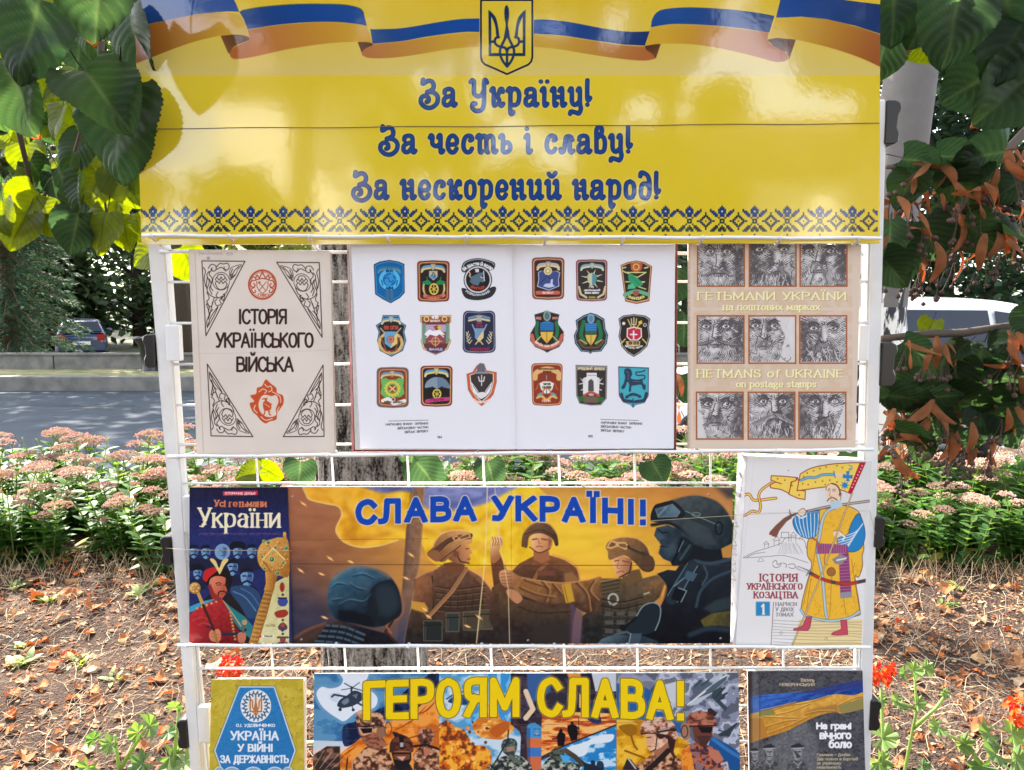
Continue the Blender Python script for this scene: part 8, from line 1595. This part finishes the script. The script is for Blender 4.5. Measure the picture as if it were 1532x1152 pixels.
# left cluster, as in the photograph
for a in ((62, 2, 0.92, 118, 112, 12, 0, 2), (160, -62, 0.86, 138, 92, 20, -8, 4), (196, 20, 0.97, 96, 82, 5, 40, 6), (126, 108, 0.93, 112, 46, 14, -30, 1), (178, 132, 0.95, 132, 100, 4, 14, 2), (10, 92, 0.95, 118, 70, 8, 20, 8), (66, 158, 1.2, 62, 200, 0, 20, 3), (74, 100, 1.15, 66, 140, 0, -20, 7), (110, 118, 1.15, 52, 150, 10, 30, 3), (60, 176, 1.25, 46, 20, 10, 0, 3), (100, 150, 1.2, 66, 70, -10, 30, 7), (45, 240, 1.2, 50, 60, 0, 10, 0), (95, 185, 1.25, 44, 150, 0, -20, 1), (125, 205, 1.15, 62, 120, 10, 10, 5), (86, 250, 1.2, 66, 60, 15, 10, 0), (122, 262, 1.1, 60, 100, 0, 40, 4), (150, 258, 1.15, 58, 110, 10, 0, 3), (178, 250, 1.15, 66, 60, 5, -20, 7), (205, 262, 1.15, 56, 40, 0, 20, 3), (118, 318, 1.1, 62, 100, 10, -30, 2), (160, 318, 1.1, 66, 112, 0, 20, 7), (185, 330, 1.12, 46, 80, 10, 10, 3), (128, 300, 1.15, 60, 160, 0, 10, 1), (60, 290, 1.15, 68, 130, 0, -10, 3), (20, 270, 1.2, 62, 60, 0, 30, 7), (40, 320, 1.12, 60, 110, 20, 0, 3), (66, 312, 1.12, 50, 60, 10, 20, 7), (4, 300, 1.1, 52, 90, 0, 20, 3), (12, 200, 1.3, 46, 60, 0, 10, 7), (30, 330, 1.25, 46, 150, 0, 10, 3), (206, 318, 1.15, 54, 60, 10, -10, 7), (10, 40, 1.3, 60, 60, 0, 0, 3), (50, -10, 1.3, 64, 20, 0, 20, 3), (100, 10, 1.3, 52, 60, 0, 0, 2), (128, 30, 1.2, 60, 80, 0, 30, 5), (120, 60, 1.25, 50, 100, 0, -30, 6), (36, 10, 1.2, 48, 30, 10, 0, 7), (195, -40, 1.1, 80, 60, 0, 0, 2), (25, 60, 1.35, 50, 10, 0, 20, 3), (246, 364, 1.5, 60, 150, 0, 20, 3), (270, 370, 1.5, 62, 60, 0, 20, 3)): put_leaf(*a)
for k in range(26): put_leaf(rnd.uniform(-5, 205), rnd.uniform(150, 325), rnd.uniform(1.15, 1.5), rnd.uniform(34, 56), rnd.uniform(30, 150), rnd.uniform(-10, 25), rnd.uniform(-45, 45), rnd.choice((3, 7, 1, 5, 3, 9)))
# right cluster
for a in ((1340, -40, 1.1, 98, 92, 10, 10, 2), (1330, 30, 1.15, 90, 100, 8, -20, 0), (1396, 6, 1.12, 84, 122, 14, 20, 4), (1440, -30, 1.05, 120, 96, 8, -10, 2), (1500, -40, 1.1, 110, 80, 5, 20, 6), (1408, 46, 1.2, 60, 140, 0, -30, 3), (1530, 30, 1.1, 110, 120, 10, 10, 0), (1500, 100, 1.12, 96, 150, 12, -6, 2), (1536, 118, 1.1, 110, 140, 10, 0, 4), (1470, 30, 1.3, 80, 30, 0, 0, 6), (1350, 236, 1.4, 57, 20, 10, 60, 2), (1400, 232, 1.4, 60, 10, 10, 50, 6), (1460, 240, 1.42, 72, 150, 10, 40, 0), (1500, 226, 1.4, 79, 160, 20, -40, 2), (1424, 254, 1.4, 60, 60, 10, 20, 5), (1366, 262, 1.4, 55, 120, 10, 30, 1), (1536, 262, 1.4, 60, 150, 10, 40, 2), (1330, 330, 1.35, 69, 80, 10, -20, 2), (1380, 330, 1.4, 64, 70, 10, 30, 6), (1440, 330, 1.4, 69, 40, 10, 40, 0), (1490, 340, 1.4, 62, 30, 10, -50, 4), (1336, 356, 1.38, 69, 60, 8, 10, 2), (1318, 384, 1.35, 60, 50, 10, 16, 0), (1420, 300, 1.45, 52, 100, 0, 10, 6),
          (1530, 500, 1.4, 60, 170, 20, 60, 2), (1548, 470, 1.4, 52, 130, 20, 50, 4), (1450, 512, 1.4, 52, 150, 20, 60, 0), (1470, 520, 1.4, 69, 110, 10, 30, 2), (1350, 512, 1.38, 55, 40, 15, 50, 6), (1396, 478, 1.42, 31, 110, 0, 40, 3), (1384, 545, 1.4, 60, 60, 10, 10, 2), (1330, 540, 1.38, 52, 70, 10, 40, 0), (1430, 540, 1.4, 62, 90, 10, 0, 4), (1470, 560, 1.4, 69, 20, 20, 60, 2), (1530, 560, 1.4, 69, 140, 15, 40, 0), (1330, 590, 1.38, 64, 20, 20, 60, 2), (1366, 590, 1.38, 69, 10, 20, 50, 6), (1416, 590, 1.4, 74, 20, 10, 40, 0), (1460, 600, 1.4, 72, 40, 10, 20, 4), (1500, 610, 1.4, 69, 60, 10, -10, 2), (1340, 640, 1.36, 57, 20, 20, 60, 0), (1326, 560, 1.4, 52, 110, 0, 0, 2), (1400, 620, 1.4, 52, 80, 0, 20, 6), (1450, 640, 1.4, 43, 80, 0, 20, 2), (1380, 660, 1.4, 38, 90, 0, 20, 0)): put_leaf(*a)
# seen through the wire between the shelves
for a in ((388, 708, 2.0, 40, 170, 0, 20, 3), (392, 700, 2.05, 36, 30, 0, 20, 3), (450, 690, 1.9, 46, 100, 0, 0, 2), (624, 690, 1.7, 60, 60, 0, 20, 2), (620, 660, 1.9, 46, 100, 0, 0, 6), (730, 690, 1.7, 46, 80, 0, 20, 2), (1020, 560, 1.7, 46, 90, 0, 40, 2), (1016, 400, 1.7, 56, 100, 0, 10, 2), (1024, 470, 1.7, 50, 90, 0, 10, 6), (975, 690, 1.7, 44, 60, 0, 10, 2), (1290, 690, 1.5, 50, 150, 0, 0, 2)): put_leaf(*a)
# higher crown out of view: leaf clusters added to shade branches, soil and pole
for k in range(1700):
    a = rnd.random()
    if k > 1650: p = Vector((rnd.gauss(-1.12, 0.16), rnd.gauss(1.62, 0.2), rnd.gauss(2.72, 0.13)))  # added above the frame to shade the big left leaves
    elif a < 0.5: p = Vector((rnd.gauss(0.55, 0.7), rnd.gauss(2.3, 0.6), rnd.gauss(3.3, 0.5)))
    elif a < 0.68: u = rnd.random(); p = Vector((-1.75+1.7*u+rnd.gauss(0, 0.1), 7.15-1.0*u+rnd.gauss(0, 0.12), 4.4+rnd.gauss(0, 0.12)))  # dense row added for the shadow band on the right-hand soil
    else: p = Vector((rnd.gauss(1.55, 0.5), rnd.gauss(7.6, 0.35), rnd.gauss(5.3, 0.4)))  # added to keep the sun off the concrete pole
    if p.z < (2.5 if p.y < 5 else 3.95 if p.y < 7.2 else 4.5) or p.y < 1.2: continue
    x = Vector((rnd.uniform(-1, 1), rnd.uniform(-1, 1), rnd.uniform(-1, 0.1))).normalized(); n = Vector((rnd.uniform(-0.6, 0.6), rnd.uniform(-0.6, 0.6), 1)); y = n.cross(x).normalized(); n = x.cross(y)
    m = Matrix.Translation(p) @ Matrix((x, y, n)).transposed().to_4x4() @ Matrix.Scale(rnd.uniform(0.12, 0.2), 4)
    i = len(fol.v); c = lerp((0.015, 0.03, 0.009), (0.025, 0.042, 0.01), rnd.random())
    for q in ((0, 0, 0), (0.3, 0.42, 0.05), (0.7, 0.3, 0), (1, 0, -0.1), (0.7, -0.3, 0), (0.3, -0.42, 0.05)): fol.v.append(tuple(m @ Vector(q))); fol.vc.append(c)
    fol.face([i, i+1, i+2, i+3]); fol.face([i, i+3, i+4, i+5])
o = fol.build('foliage', M['leaf'], tree, smooth=True); o['kind'] = 'stuff'  # also holds the unseen clusters added for their shade
# dry bracts with their round fruit
def bract(px, py, Y, L, ang, nb=3):
    mb = MB(); o = PX(px, py, Y); s = L*Y/F; a = R(ang); d = Vector((math.cos(a), rnd.uniform(-0.3, 0.3), -math.sin(a))).normalized(); n = Vector((rnd.uniform(-0.8, 0.8), -1, rnd.uniform(-0.3, 0.3))); sd2 = d.cross(n).normalized(); n = sd2.cross(d)
    rows = []; tw = rnd.uniform(-3.2, 3.2); cu = rnd.uniform(-0.55, 0.55)
    for i in range(9):
        t = i/8; w_ = s*0.27*math.sin(math.pi*(0.06+0.9*t))**0.6; an = tw*t; sv = sd2*math.cos(an)+n*math.sin(an); c = o+d*s*t+sd2*(cu*s*t*t)+n*(0.22*s*math.sin(3*t))
        rows.append(mb.V(c-sv*w_*0.5, c+n*w_*0.16, c+sv*w_*0.5))
    for u, v in zip(rows, rows[1:]): mb.face((u, u+1, v+1, v)); mb.face((u+1, u+2, v+2, v+1))
    mb.cur = 1; b0 = o+d*s*0.45
    for k in range(nb):
        e = b0+d*s*rnd.uniform(0.35, 0.9)+Vector((rnd.uniform(-0.25, 0.25)*s, rnd.uniform(-0.1, 0.1)*s, -rnd.uniform(0.1, 0.45)*s)); mb.tube([b0, (b0+e)/2+Vector((0.05*s, 0, 0.02*s)), e], 0.0007, 4, False)
        bm = bmesh.new(); bmesh.ops.create_icosphere(bm, subdivisions=1, radius=0.0052*rnd.uniform(0.8, 1.15)); mb.bm(bm, Matrix.Translation(e))
    mb.build('fruit_cluster', [M['bract'], M['berry']], tree, smooth=True)
for x0, x1, y0, y1, n in ((1350, 1530, 235, 290, 26), (1325, 1440, 285, 365, 28), (1460, 1530, 300, 360, 12), (1470, 1532, 210, 240, 5), (1340, 1470, 500, 560, 26), (1490, 1530, 490, 560, 12), (1320, 1400, 585, 650, 24), (1400, 1490, 600, 660, 16), (1500, 1540, 595, 615, 3), (1318, 1345, 660, 680, 3), (1360, 1400, 380, 395, 3)):
    for k in range(n): bract(rnd.uniform(x0, x1), rnd.uniform(y0, y1), rnd.uniform(1.34, 1.5), rnd.uniform(36, 58), rnd.gauss(88, 34), rnd.randint(2, 4))
for px, py in ((22, 215), (62, 172), (1014, 560), (1016, 600)): bract(px, py, 1.3, 34, 80, 1)
# ---------------------------------------------------------------- trees, cars, pole and bin behind
def crown_cards(mb, blobs, n, size, c0, c1, r, flat=0.0):
    for cx, cy, cz, rx, ry, rz in blobs:
        for k in range(n):
            v = Vector((r.gauss(0, 1), r.gauss(0, 1), r.gauss(0, 1))).normalized()*(r.uniform(0.55, 1.03) if r.random() < 0.8 else r.uniform(0.1, 0.7))
            p = Vector((cx+v.x*rx, cy+v.y*ry, cz+v.z*rz)); L = size*r.uniform(0.6, 1.3); mb.col = lerp(c0, c1, r.random())
            d = Vector((r.uniform(-1, 1), r.uniform(-1, 1), r.uniform(-0.9, 0.4))).normalized(); nn = Vector((r.uniform(-0.8, 0.8), r.uniform(-0.8, 0.8), 1)); s = d.cross(nn).normalized()*L*0.36; u = nn.normalized()*L*0.08
            i = mb.V(p, p+d*L*0.45+s+u, p+d*L, p+d*L*0.45-s+u); mb.face((i, i+1, i+2, i+3))
def broad_tree(label, x, y, h, cr, seed, c0, c1, size=0.16, n=420, z0=None, nb=16, group=None, low=0.25, gz_=None):
    r = random.Random(seed); z = far_z(y) if gz_ is None else gz_; root = thing('broadleaf_tree', label, 'tree', (0, 0, 0), group)
    t = MB(); tx = x; pts = [Vector((x, y, z-0.1)), Vector((x+r.uniform(-0.1, 0.1), y, z+h*0.25)), Vector((x+r.uniform(-0.2, 0.2), y, z+h*0.55)), Vector((x+r.uniform(-0.3, 0.3), y, z+h*0.9))]
    t.tube(pts, [h*0.028, h*0.022, h*0.016, h*0.005], 10)
    blobs = []
    for k in range(nb):
        a = k*2.4+r.uniform(-0.4, 0.4); zz = z+h*(low+(0.98-low)*(k+0.5)/nb); q = 1-abs((k+0.5)/nb-0.42)*1.15; d = cr*q*r.uniform(0.35, 0.8)
        b = Vector((x+d*math.cos(a), y+d*math.sin(a), zz)); s = cr*r.uniform(0.34, 0.52)
        blobs.append((b.x, b.y, b.z, s, s, s*0.72)); f = min(1, max(0.1, (zz-z)/h-0.12)); st = pts[0].lerp(pts[3], f); t.tube([st, (st+b)/2+Vector((0, 0, 0.1)), b], [h*0.010, h*0.007, h*0.003], 6)
    t.build('trunk', M['dark_bark'], root, smooth=True)
    mb = MB(); crown_cards(mb, blobs, n, size, c0, c1, r); mb.build('crown', M['far_leaf'], root)
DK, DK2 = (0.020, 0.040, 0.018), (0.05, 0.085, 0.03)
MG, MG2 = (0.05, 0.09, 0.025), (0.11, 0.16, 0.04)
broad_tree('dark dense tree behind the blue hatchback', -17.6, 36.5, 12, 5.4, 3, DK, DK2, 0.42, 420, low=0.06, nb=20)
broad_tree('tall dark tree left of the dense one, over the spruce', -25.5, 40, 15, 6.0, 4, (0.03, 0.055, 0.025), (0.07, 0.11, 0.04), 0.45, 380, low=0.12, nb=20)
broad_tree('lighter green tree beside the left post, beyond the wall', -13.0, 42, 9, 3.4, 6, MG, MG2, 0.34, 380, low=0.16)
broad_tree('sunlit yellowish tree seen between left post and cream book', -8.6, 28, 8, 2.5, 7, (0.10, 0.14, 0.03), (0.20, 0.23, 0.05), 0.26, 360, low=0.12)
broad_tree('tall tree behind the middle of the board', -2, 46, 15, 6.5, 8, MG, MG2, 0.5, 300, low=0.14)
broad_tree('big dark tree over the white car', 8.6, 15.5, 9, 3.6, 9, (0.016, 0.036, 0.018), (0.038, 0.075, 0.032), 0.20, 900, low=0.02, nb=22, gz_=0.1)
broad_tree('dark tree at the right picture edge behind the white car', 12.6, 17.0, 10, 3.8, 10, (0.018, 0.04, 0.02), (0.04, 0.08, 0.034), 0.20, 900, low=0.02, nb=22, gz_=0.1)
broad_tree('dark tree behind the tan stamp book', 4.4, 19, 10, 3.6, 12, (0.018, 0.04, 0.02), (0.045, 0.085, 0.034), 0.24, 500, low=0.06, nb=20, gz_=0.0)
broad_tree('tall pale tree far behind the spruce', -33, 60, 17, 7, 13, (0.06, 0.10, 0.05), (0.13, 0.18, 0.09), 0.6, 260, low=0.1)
broad_tree('tall tree beyond the wall, its trunk hidden by the left post', -8.2, 19.0, 13, 4.4, 21, MG, MG2, 0.30, 420, low=0.40, nb=18)
broad_tree('tall tree added beyond the wall, off the left picture edge', -14.5, 18.2, 13, 4.6, 22, MG, MG2, 0.30, 420, low=0.36, nb=18)  # put in so that its crown shades the road
broad_tree('tall tree across the road behind the banner', -1.5, 19.5, 13, 4.8, 24, MG, MG2, 0.32, 380, low=0.40, nb=18)
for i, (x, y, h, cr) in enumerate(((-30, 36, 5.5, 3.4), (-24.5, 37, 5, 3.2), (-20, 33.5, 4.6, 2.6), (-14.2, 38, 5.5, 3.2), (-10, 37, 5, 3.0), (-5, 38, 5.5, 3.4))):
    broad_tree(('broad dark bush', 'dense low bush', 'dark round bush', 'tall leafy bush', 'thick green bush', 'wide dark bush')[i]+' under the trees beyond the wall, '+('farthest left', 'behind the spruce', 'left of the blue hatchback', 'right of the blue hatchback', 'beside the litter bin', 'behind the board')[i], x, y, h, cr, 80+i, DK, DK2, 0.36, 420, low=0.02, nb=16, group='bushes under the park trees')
def spruce(label, x, y, h, cr, seed):
    r = random.Random(seed); z = far_z(y); root = thing('spruce_tree', label, 'tree'); t = MB(); t.tube([Vector((x, y, z-0.1)), Vector((x, y, z+h*0.5)), Vector((x, y, z+h))], [h*0.02, h*0.013, 0.02], 10); mb = MB(); z1 = 0.75
    while z1 < h*0.98:
        L = cr*(1-(z1/h))**0.8*r.uniform(0.85, 1.1)+0.15; nb = 7
        for k in range(nb):
            a = k*2*math.pi/nb+r.uniform(-0.4, 0.4)+z1*3; d = Vector((math.cos(a), math.sin(a), 0)); p0 = Vector((x, y, z+z1)); e = p0+d*L+Vector((0, 0, -0.26*L)); m_ = p0+d*L*0.55+Vector((0, 0, -0.05*L)); t.tube([p0, m_, e], [0.02, 0.014, 0.006], 5, False)
            ns = int(8+L*11)
            for q in range(ns):
                u = (q+0.5)/ns; b = p0*(1-u)**2+m_*2*u*(1-u)+e*u*u; sd3 = Vector((-d.y, d.x, 0))*(1 if q % 2 else -1); dr = (d*0.7+sd3*r.uniform(0.3, 1.0)+Vector((0, 0, r.uniform(-0.9, 0.0)))).normalized(); Ls = (0.2+0.28*(1-u))*r.uniform(0.6, 1.2)
                for w3 in range(8):
                    c = b+dr*Ls*(w3/8); nd = (dr+Vector((r.uniform(-1, 1), r.uniform(-1, 1), r.uniform(-0.9, 0.9)))*0.75).normalized()*0.14; o2 = nd.orthogonal().normalized()*0.015
                    mb.col = lerp((0.018, 0.045, 0.024), (0.07, 0.125, 0.06), r.random()*(0.4+0.6*u)); i = mb.V(c-o2, c+o2, c+nd); mb.face((i, i+1, i+2))
        z1 += 0.27
    t.build('trunk', mat('spruce_bark', (0.12, 0.06, 0.035), 0.9), root, smooth=True); mb.build('crown', M['needle'], root)
spruce('green spruce with drooping branches beyond the low wall', -13.3, 20.5, 9.5, 1.95, 31)
# cars
def car(name, label, loc, rz, paint, hatch=1.0, L=4.2, H=1.50, W=1.68, plate=True, roofc=None):
    root = thing(name, label, 'car', loc); root.rotation_euler = (0, 0, rz)
    st = [(-0.50, 0.30, 0.46, 0.80), (-0.492, 0.20, 0.62, 0.90), (-0.44, 0.18, 0.74, 0.97), (-0.30, 0.17, 0.86, 1.0), (-0.20, 0.17, 0.92, 1.0), (0.0, 0.17, 0.94, 1.0), (0.25, 0.17, 0.96, 1.0), (0.40, 0.18, 0.97, 0.99), (0.47, 0.22, 0.95, 0.95), (0.497, 0.32, 0.88, 0.86)]
    body = MB(); rg = []
    for x, zb, zt, w_ in st:
        w2 = W/2*w_; ring = []
        for y, z in ((-0.55, zb), (-0.93, zb+0.03), (-1.0, zb+(zt-zb)*0.3), (-1.0, zb+(zt-zb)*0.6), (-0.965, zb+(zt-zb)*0.86), (-0.88, zt), (0, zt+0.015), (0.88, zt), (0.965, zb+(zt-zb)*0.86), (1.0, zb+(zt-zb)*0.6), (1.0, zb+(zt-zb)*0.3), (0.93, zb+0.03), (0.55, zb)): ring.append(body.V((x*L, y*w2, z)))
        rg.append(ring)
    for a, b in zip(rg, rg[1:]):
        for j in range(13): body.face((a[j], a[(j+1) % 13], b[(j+1) % 13], b[j]))
    body.face(rg[0][::-1]); body.face(rg[-1])
    gs = [(-0.22, 0.92, 0.90), (-0.06, H-0.10, 0.76), (-0.01, H-0.03, 0.72), (0.12, H, 0.71), (0.28, H-0.01, 0.71), (0.40, H-0.07, 0.72), (0.485, 0.98, 0.88)]
    top = []; bot = []
    for x, z, w_ in gs:
        w2 = W/2*w_; top.append([body.V((x*L, y*w2, z-dz)) for y, dz in ((-1, 0.05), (-0.9, 0.012), (0, -0.012), (0.9, 0.012), (1, 0.05))])
        bot.append((body.V((x*L, -W/2*0.90, 0.925)), body.V((x*L, W/2*0.90, 0.925))))
    for k in range(len(gs)-1):
        for j in range(4): body.face((top[k][j], top[k][j+1], top[k+1][j+1], top[k+1][j]))
        body.face((bot[k][0], top[k][0], top[k+1][0], bot[k+1][0])); body.face((top[k][4], bot[k][1], bot[k+1][1], top[k+1][4]))
    o = body.build('body', paint, root, smooth=True)
    md = o.modifiers.new('s', 'SUBSURF'); md.levels = 2; md.render_levels = 2
    def side(y): 
        f = lambda x, z: Vector((x*L, y*W/2*(0.905-0.185*(z-0.93)/(H-0.98))+(0.010 if y > 0 else -0.010), z))
        return f
    for sgn in (-1, 1):
        f = side(sgn)
        for q in (((-0.155, 0.965), (-0.055, H-0.175), (0.085, H-0.125), (0.085, 0.965)), ((0.10, 0.965), (0.10, H-0.125), (0.265, H-0.13), (0.275, 0.965)), ((0.29, 0.975), (0.28, H-0.135), (0.355, H-0.18), (0.415, 1.0))):
            g = MB(); p = [f(*a) for a in q]; i = g.V(*p, *[v+Vector((0, -0.012*sgn, 0)) for v in p]); g.face((i, i+1, i+2, i+3)); [g.face((i+a, i+(a+1) % 4, i+4+(a+1) % 4, i+4+a)) for a in range(4)]; g.build('window', GLASS, root)
        for x in (0.06, 0.25): h = MB(); h.bbox(x*L-0.08, sgn*W/2*1.0-0.02, 0.80, x*L+0.08, sgn*W/2*1.0+0.02, 0.835, 0.006); h.build('door_handle', M['black_plastic'], root)
        h = MB(); h.bbox(-0.32*L, sgn*(W/2+0.002)-0.012, 0.46, 0.34*L, sgn*(W/2+0.002)+0.012, 0.53, 0.008); h.build('side_trim', M['black_plastic'], root)
        h = MB(); h.bbox(-0.165*L-0.09, sgn*(W/2+0.09)-0.08, 0.93, -0.165*L+0.09, sgn*(W/2+0.09)+0.08, 1.06, 0.035); h.build('wing_mirror', paint, root, smooth=True)
    for q, nm in ((((-0.205, 0.955), (-0.075, H-0.115)), 'windscreen'), (((0.482, 1.01), (0.412, H-0.115)), 'rear_window')):
        g = MB(); (x0, z0), (x1, z1) = q; sx = -1 if nm == 'windscreen' else 1; e = Vector((0.014*sx, 0, 0.012)); p = [Vector((x0*L, -W/2*0.78, z0))+e, Vector((x0*L, W/2*0.78, z0))+e, Vector((x1*L, W/2*0.64, z1))+e, Vector((x1*L, -W/2*0.64, z1))+e]
        i = g.V(*p, *[v-e*0.6 for v in p]); g.face((i, i+1, i+2, i+3)); [g.face((i+a, i+(a+1) % 4, i+4+(a+1) % 4, i+4+a)) for a in range(4)]; g.build(nm, GLASS, root)
    for x in (-0.315, 0.305):
        for sgn in (-1, 1):
            tb2 = MB(); c = Vector((x*L, sgn*(W/2-0.09), 0.30)); rings2 = []
            for yy2, rr in ((-0.09, 0.27), (-0.075, 0.30), (0.075, 0.30), (0.09, 0.27), (0.088, 0.2)): rings2.append(tb2.V(*[c+Vector((rr*math.cos(a*0.2618), sgn*yy2, rr*math.sin(a*0.2618))) for a in range(24)]))
            for u, v in zip(rings2, rings2[1:]): [tb2.face((u+j, u+(j+1) % 24, v+(j+1) % 24, v+j)) for j in range(24)]
            wl = tb2.build('wheel', M['black_plastic'], root, smooth=True)
            rm = MB(); i0 = rm.V(*[c+Vector((0.2*math.cos(a*0.2618), sgn*0.087, 0.2*math.sin(a*0.2618))) for a in range(24)]); i1 = rm.V(*[c+Vector((0.07*math.cos(a*0.2618), sgn*0.06, 0.07*math.sin(a*0.2618))) for a in range(24)]); [rm.face((i0+j, i0+(j+1) % 24, i1+(j+1) % 24, i1+j)) for j in range(24)]; rm.face([i1+j for j in range(24)]); rm.build('rim', METAL, wl)
    for sgn in (-1, 1):
        h = MB(); h.bbox(0.478*L, sgn*W*0.37-0.13, 0.70, 0.496*L+0.012, sgn*W*0.37+0.11, 0.92, 0.02); h.build('tail_light', RED, root)
        h = MB(); h.bbox(-0.505*L, sgn*W*0.31-0.16, 0.60, -0.47*L, sgn*W*0.31+0.16, 0.74, 0.02); h.build('headlight', METAL, root)
    h = MB(); h.bbox(0.48*L, -W*0.44, 0.36, 0.507*L, W*0.44, 0.52, 0.02); h.build('bumper', paint, root)
    h = MB(); h.bbox(0.496*L, -0.27, 0.56, 0.509*L+0.012, 0.27, 0.68, 0.004); h.build('number_plate', M['white_plastic'], root)
    return root
GLASS = mat('car_glass', (0.008, 0.014, 0.03), 0.06, 0.35); METAL = mat('bright_metal', (0.6, 0.6, 0.6), 0.25, metal=1.0); RED = mat('lamp_red', (0.35, 0.012, 0.01), 0.15)
car('white_car', 'white car parked along the kerb behind the sedums', (3.05, 7.45, 0.0), 0.0, mat('white_paint', (0.78, 0.79, 0.80), 0.25, coat=1.0, coat_r=0.03), L=4.3, H=1.575)
car('blue_hatchback', 'dark blue hatchback parked beyond the low wall under the trees', (-15.6, 28.0, far_z(28)), R(-62), mat('blue_paint', (0.010, 0.026, 0.10), 0.25, coat=1.0, coat_r=0.03), L=3.9, H=1.45, W=1.62)
car('silver_car', 'pale car half hidden by the left post beyond the wall', (-14.3, 45.0, far_z(45)), R(-20), mat('silver_paint', (0.45, 0.46, 0.47), 0.3, coat=1.0), L=4.2, H=1.45)
# leaning concrete pole, whitewashed below with torn dark paper
mb = MB(); A, B = PX(1437, -420, 5.75), PX(1275, 735, 5.75); B = A+(B-A)*((-0.05-A.z)/(B.z-A.z)); n = 24; rg = []
for i in range(41):
    t = i/40; c = A.lerp(B, t); rr = 0.155+0.055*t
    rg.append(mb.V(*[c+Vector((rr*math.cos(j*2*math.pi/n), rr*math.sin(j*2*math.pi/n), 0)) for j in range(n)]))
wh = 1.55
r = random.Random(9)
for i in range(40):
    for j in range(n):
        z = mb.v[rg[i]+j][2]; w_ = z < wh+0.1*math.sin(j*1.7); mb.cur = 1 if w_ else 0; mb.face((rg[i]+j, rg[i]+(j+1) % n, rg[i+1]+(j+1) % n, rg[i+1]+j))
root = thing('concrete_pole', 'thick grey concrete pole beside the right post, whitewashed at its foot', 'pole')
def pole_white():
    m = mat('peeling_whitewash', (0.72, 0.70, 0.66), 0.9); t = m.node_tree; nn = t.nodes; x = nn.new('ShaderNodeTexNoise'); x.inputs['Scale'].default_value = 6; x.inputs['Detail'].default_value = 5; mp = nn.new('ShaderNodeMapping'); mp.inputs['Scale'].default_value = (1.6, 1.6, 0.5); tc = nn.new('ShaderNodeTexCoord')
    t.links.new(tc.outputs['Object'], mp.inputs[0]); t.links.new(mp.outputs[0], x.inputs['Vector']); cr = nn.new('ShaderNodeValToRGB'); cr.color_ramp.elements[0].position = 0.53; cr.color_ramp.elements[0].color = (0.72, 0.70, 0.66, 1); cr.color_ramp.elements[1].position = 0.56; cr.color_ramp.elements[1].color = (0.03, 0.03, 0.036, 1); t.links.new(x.outputs['Fac'], cr.inputs[0]); t.links.new(cr.outputs[0], nn['Principled BSDF'].inputs['Base Color']); return m
mb.build('shaft', [mat('pole_concrete', (0.15, 0.138, 0.128), 0.9, noise=(9, 0.5, (0.11, 0.10, 0.093)), bump=(50, 0.3, 0.006)), pole_white()], root, smooth=True)
# litter bin at the far kerb behind the left post
mb = MB(); c = PX(226, 560, 15.2); c.z = 0.12; pr = [(0.20, 0.0), (0.19, 0.05), (0.16, 0.12), (0.19, 0.55), (0.27, 0.66), (0.30, 0.70), (0.30, 0.74), (0.25, 0.74), (0.22, 0.60), (0.0, 0.55)]; rg = []
for rr, z in pr: rg.append(mb.V(*[c+Vector((rr*math.cos(j*0.3142), rr*math.sin(j*0.3142), z)) for j in range(20)]))
for u, v in zip(rg, rg[1:]): [mb.face((u+j, u+(j+1) % 20, v+(j+1) % 20, v+j)) for j in range(20)]
tag(mb.build('litter_bin', M['black_plastic'], smooth=True), 'black urn shaped litter bin by the low wall behind the left post', 'bin')
# behind the photographer: sunlit house front and trees, mirrored softly in the header board
plaster = mat('pale_plaster', (0.78, 0.76, 0.71), 0.9, noise=(2, 0.3, (0.70, 0.67, 0.60)))
def house(label, x0, x1, h, nw):
    root = thing('plastered_house', label, 'house')
    mb = MB(); mb.box(x0, -24, 0, x1, -16.5, h); mb.build('wall', plaster, root)
    mb = MB(); a, b = x0-0.4, x1+0.4; mb.hexa([(a, -24.4, h+0.003), (b, -24.4, h+0.003), (b, -16.1, h+0.003), (a, -16.1, h+0.003), (a, -20.4, h+2.4), (b, -20.4, h+2.4), (b, -20.2, h+2.4), (a, -20.2, h+2.4)]); mb.build('roof', mat('dark_roof', (0.12, 0.07, 0.05), 0.8), root)
    for i in range(nw):
        x = x0+(x1-x0)*(i+0.5)/nw-0.5
        m = MB(); m.box(x, -16.495, 0.9, x+1.0, -16.45, 2.2); wi = m.build('window', GLASS, root); m = MB(); m.box(x-0.08, -16.49, 0.8, x+1.08, -16.36, 0.897); m.build('sill', M['white_plastic'], wi)
house('low pale plastered house to the right behind the photographer', 4.9, 15.0, 5.3, 4)
house('narrow tall plastered house to the left behind the photographer', -6.9, -3.3, 7.4, 2)
for i, (x, y, h, cr, lo) in enumerate(((-8.6, -14.0, 8.0, 1.5, 0.35), (-0.9, -11.5, 11, 2.0, 0.05), (1.4, -12.5, 13, 2.2, 0.05), (3.4, -15.0, 12, 1.6, 0.05), (-5.2, -13.0, 4.6, 1.2, 0.05), (7.5, -14.5, 13, 2.6, 0.52), (-4.5, -15, 14, 2.6, 0.58), (-12, -13, 11, 2.6, 0.1))):
    broad_tree('dark dense tree in front of the pale houses', x, y, h, cr, 60+i, DK, DK2, 0.34, 420, low=lo, nb=16, group='trees in front of the pale houses', gz_=0.0)
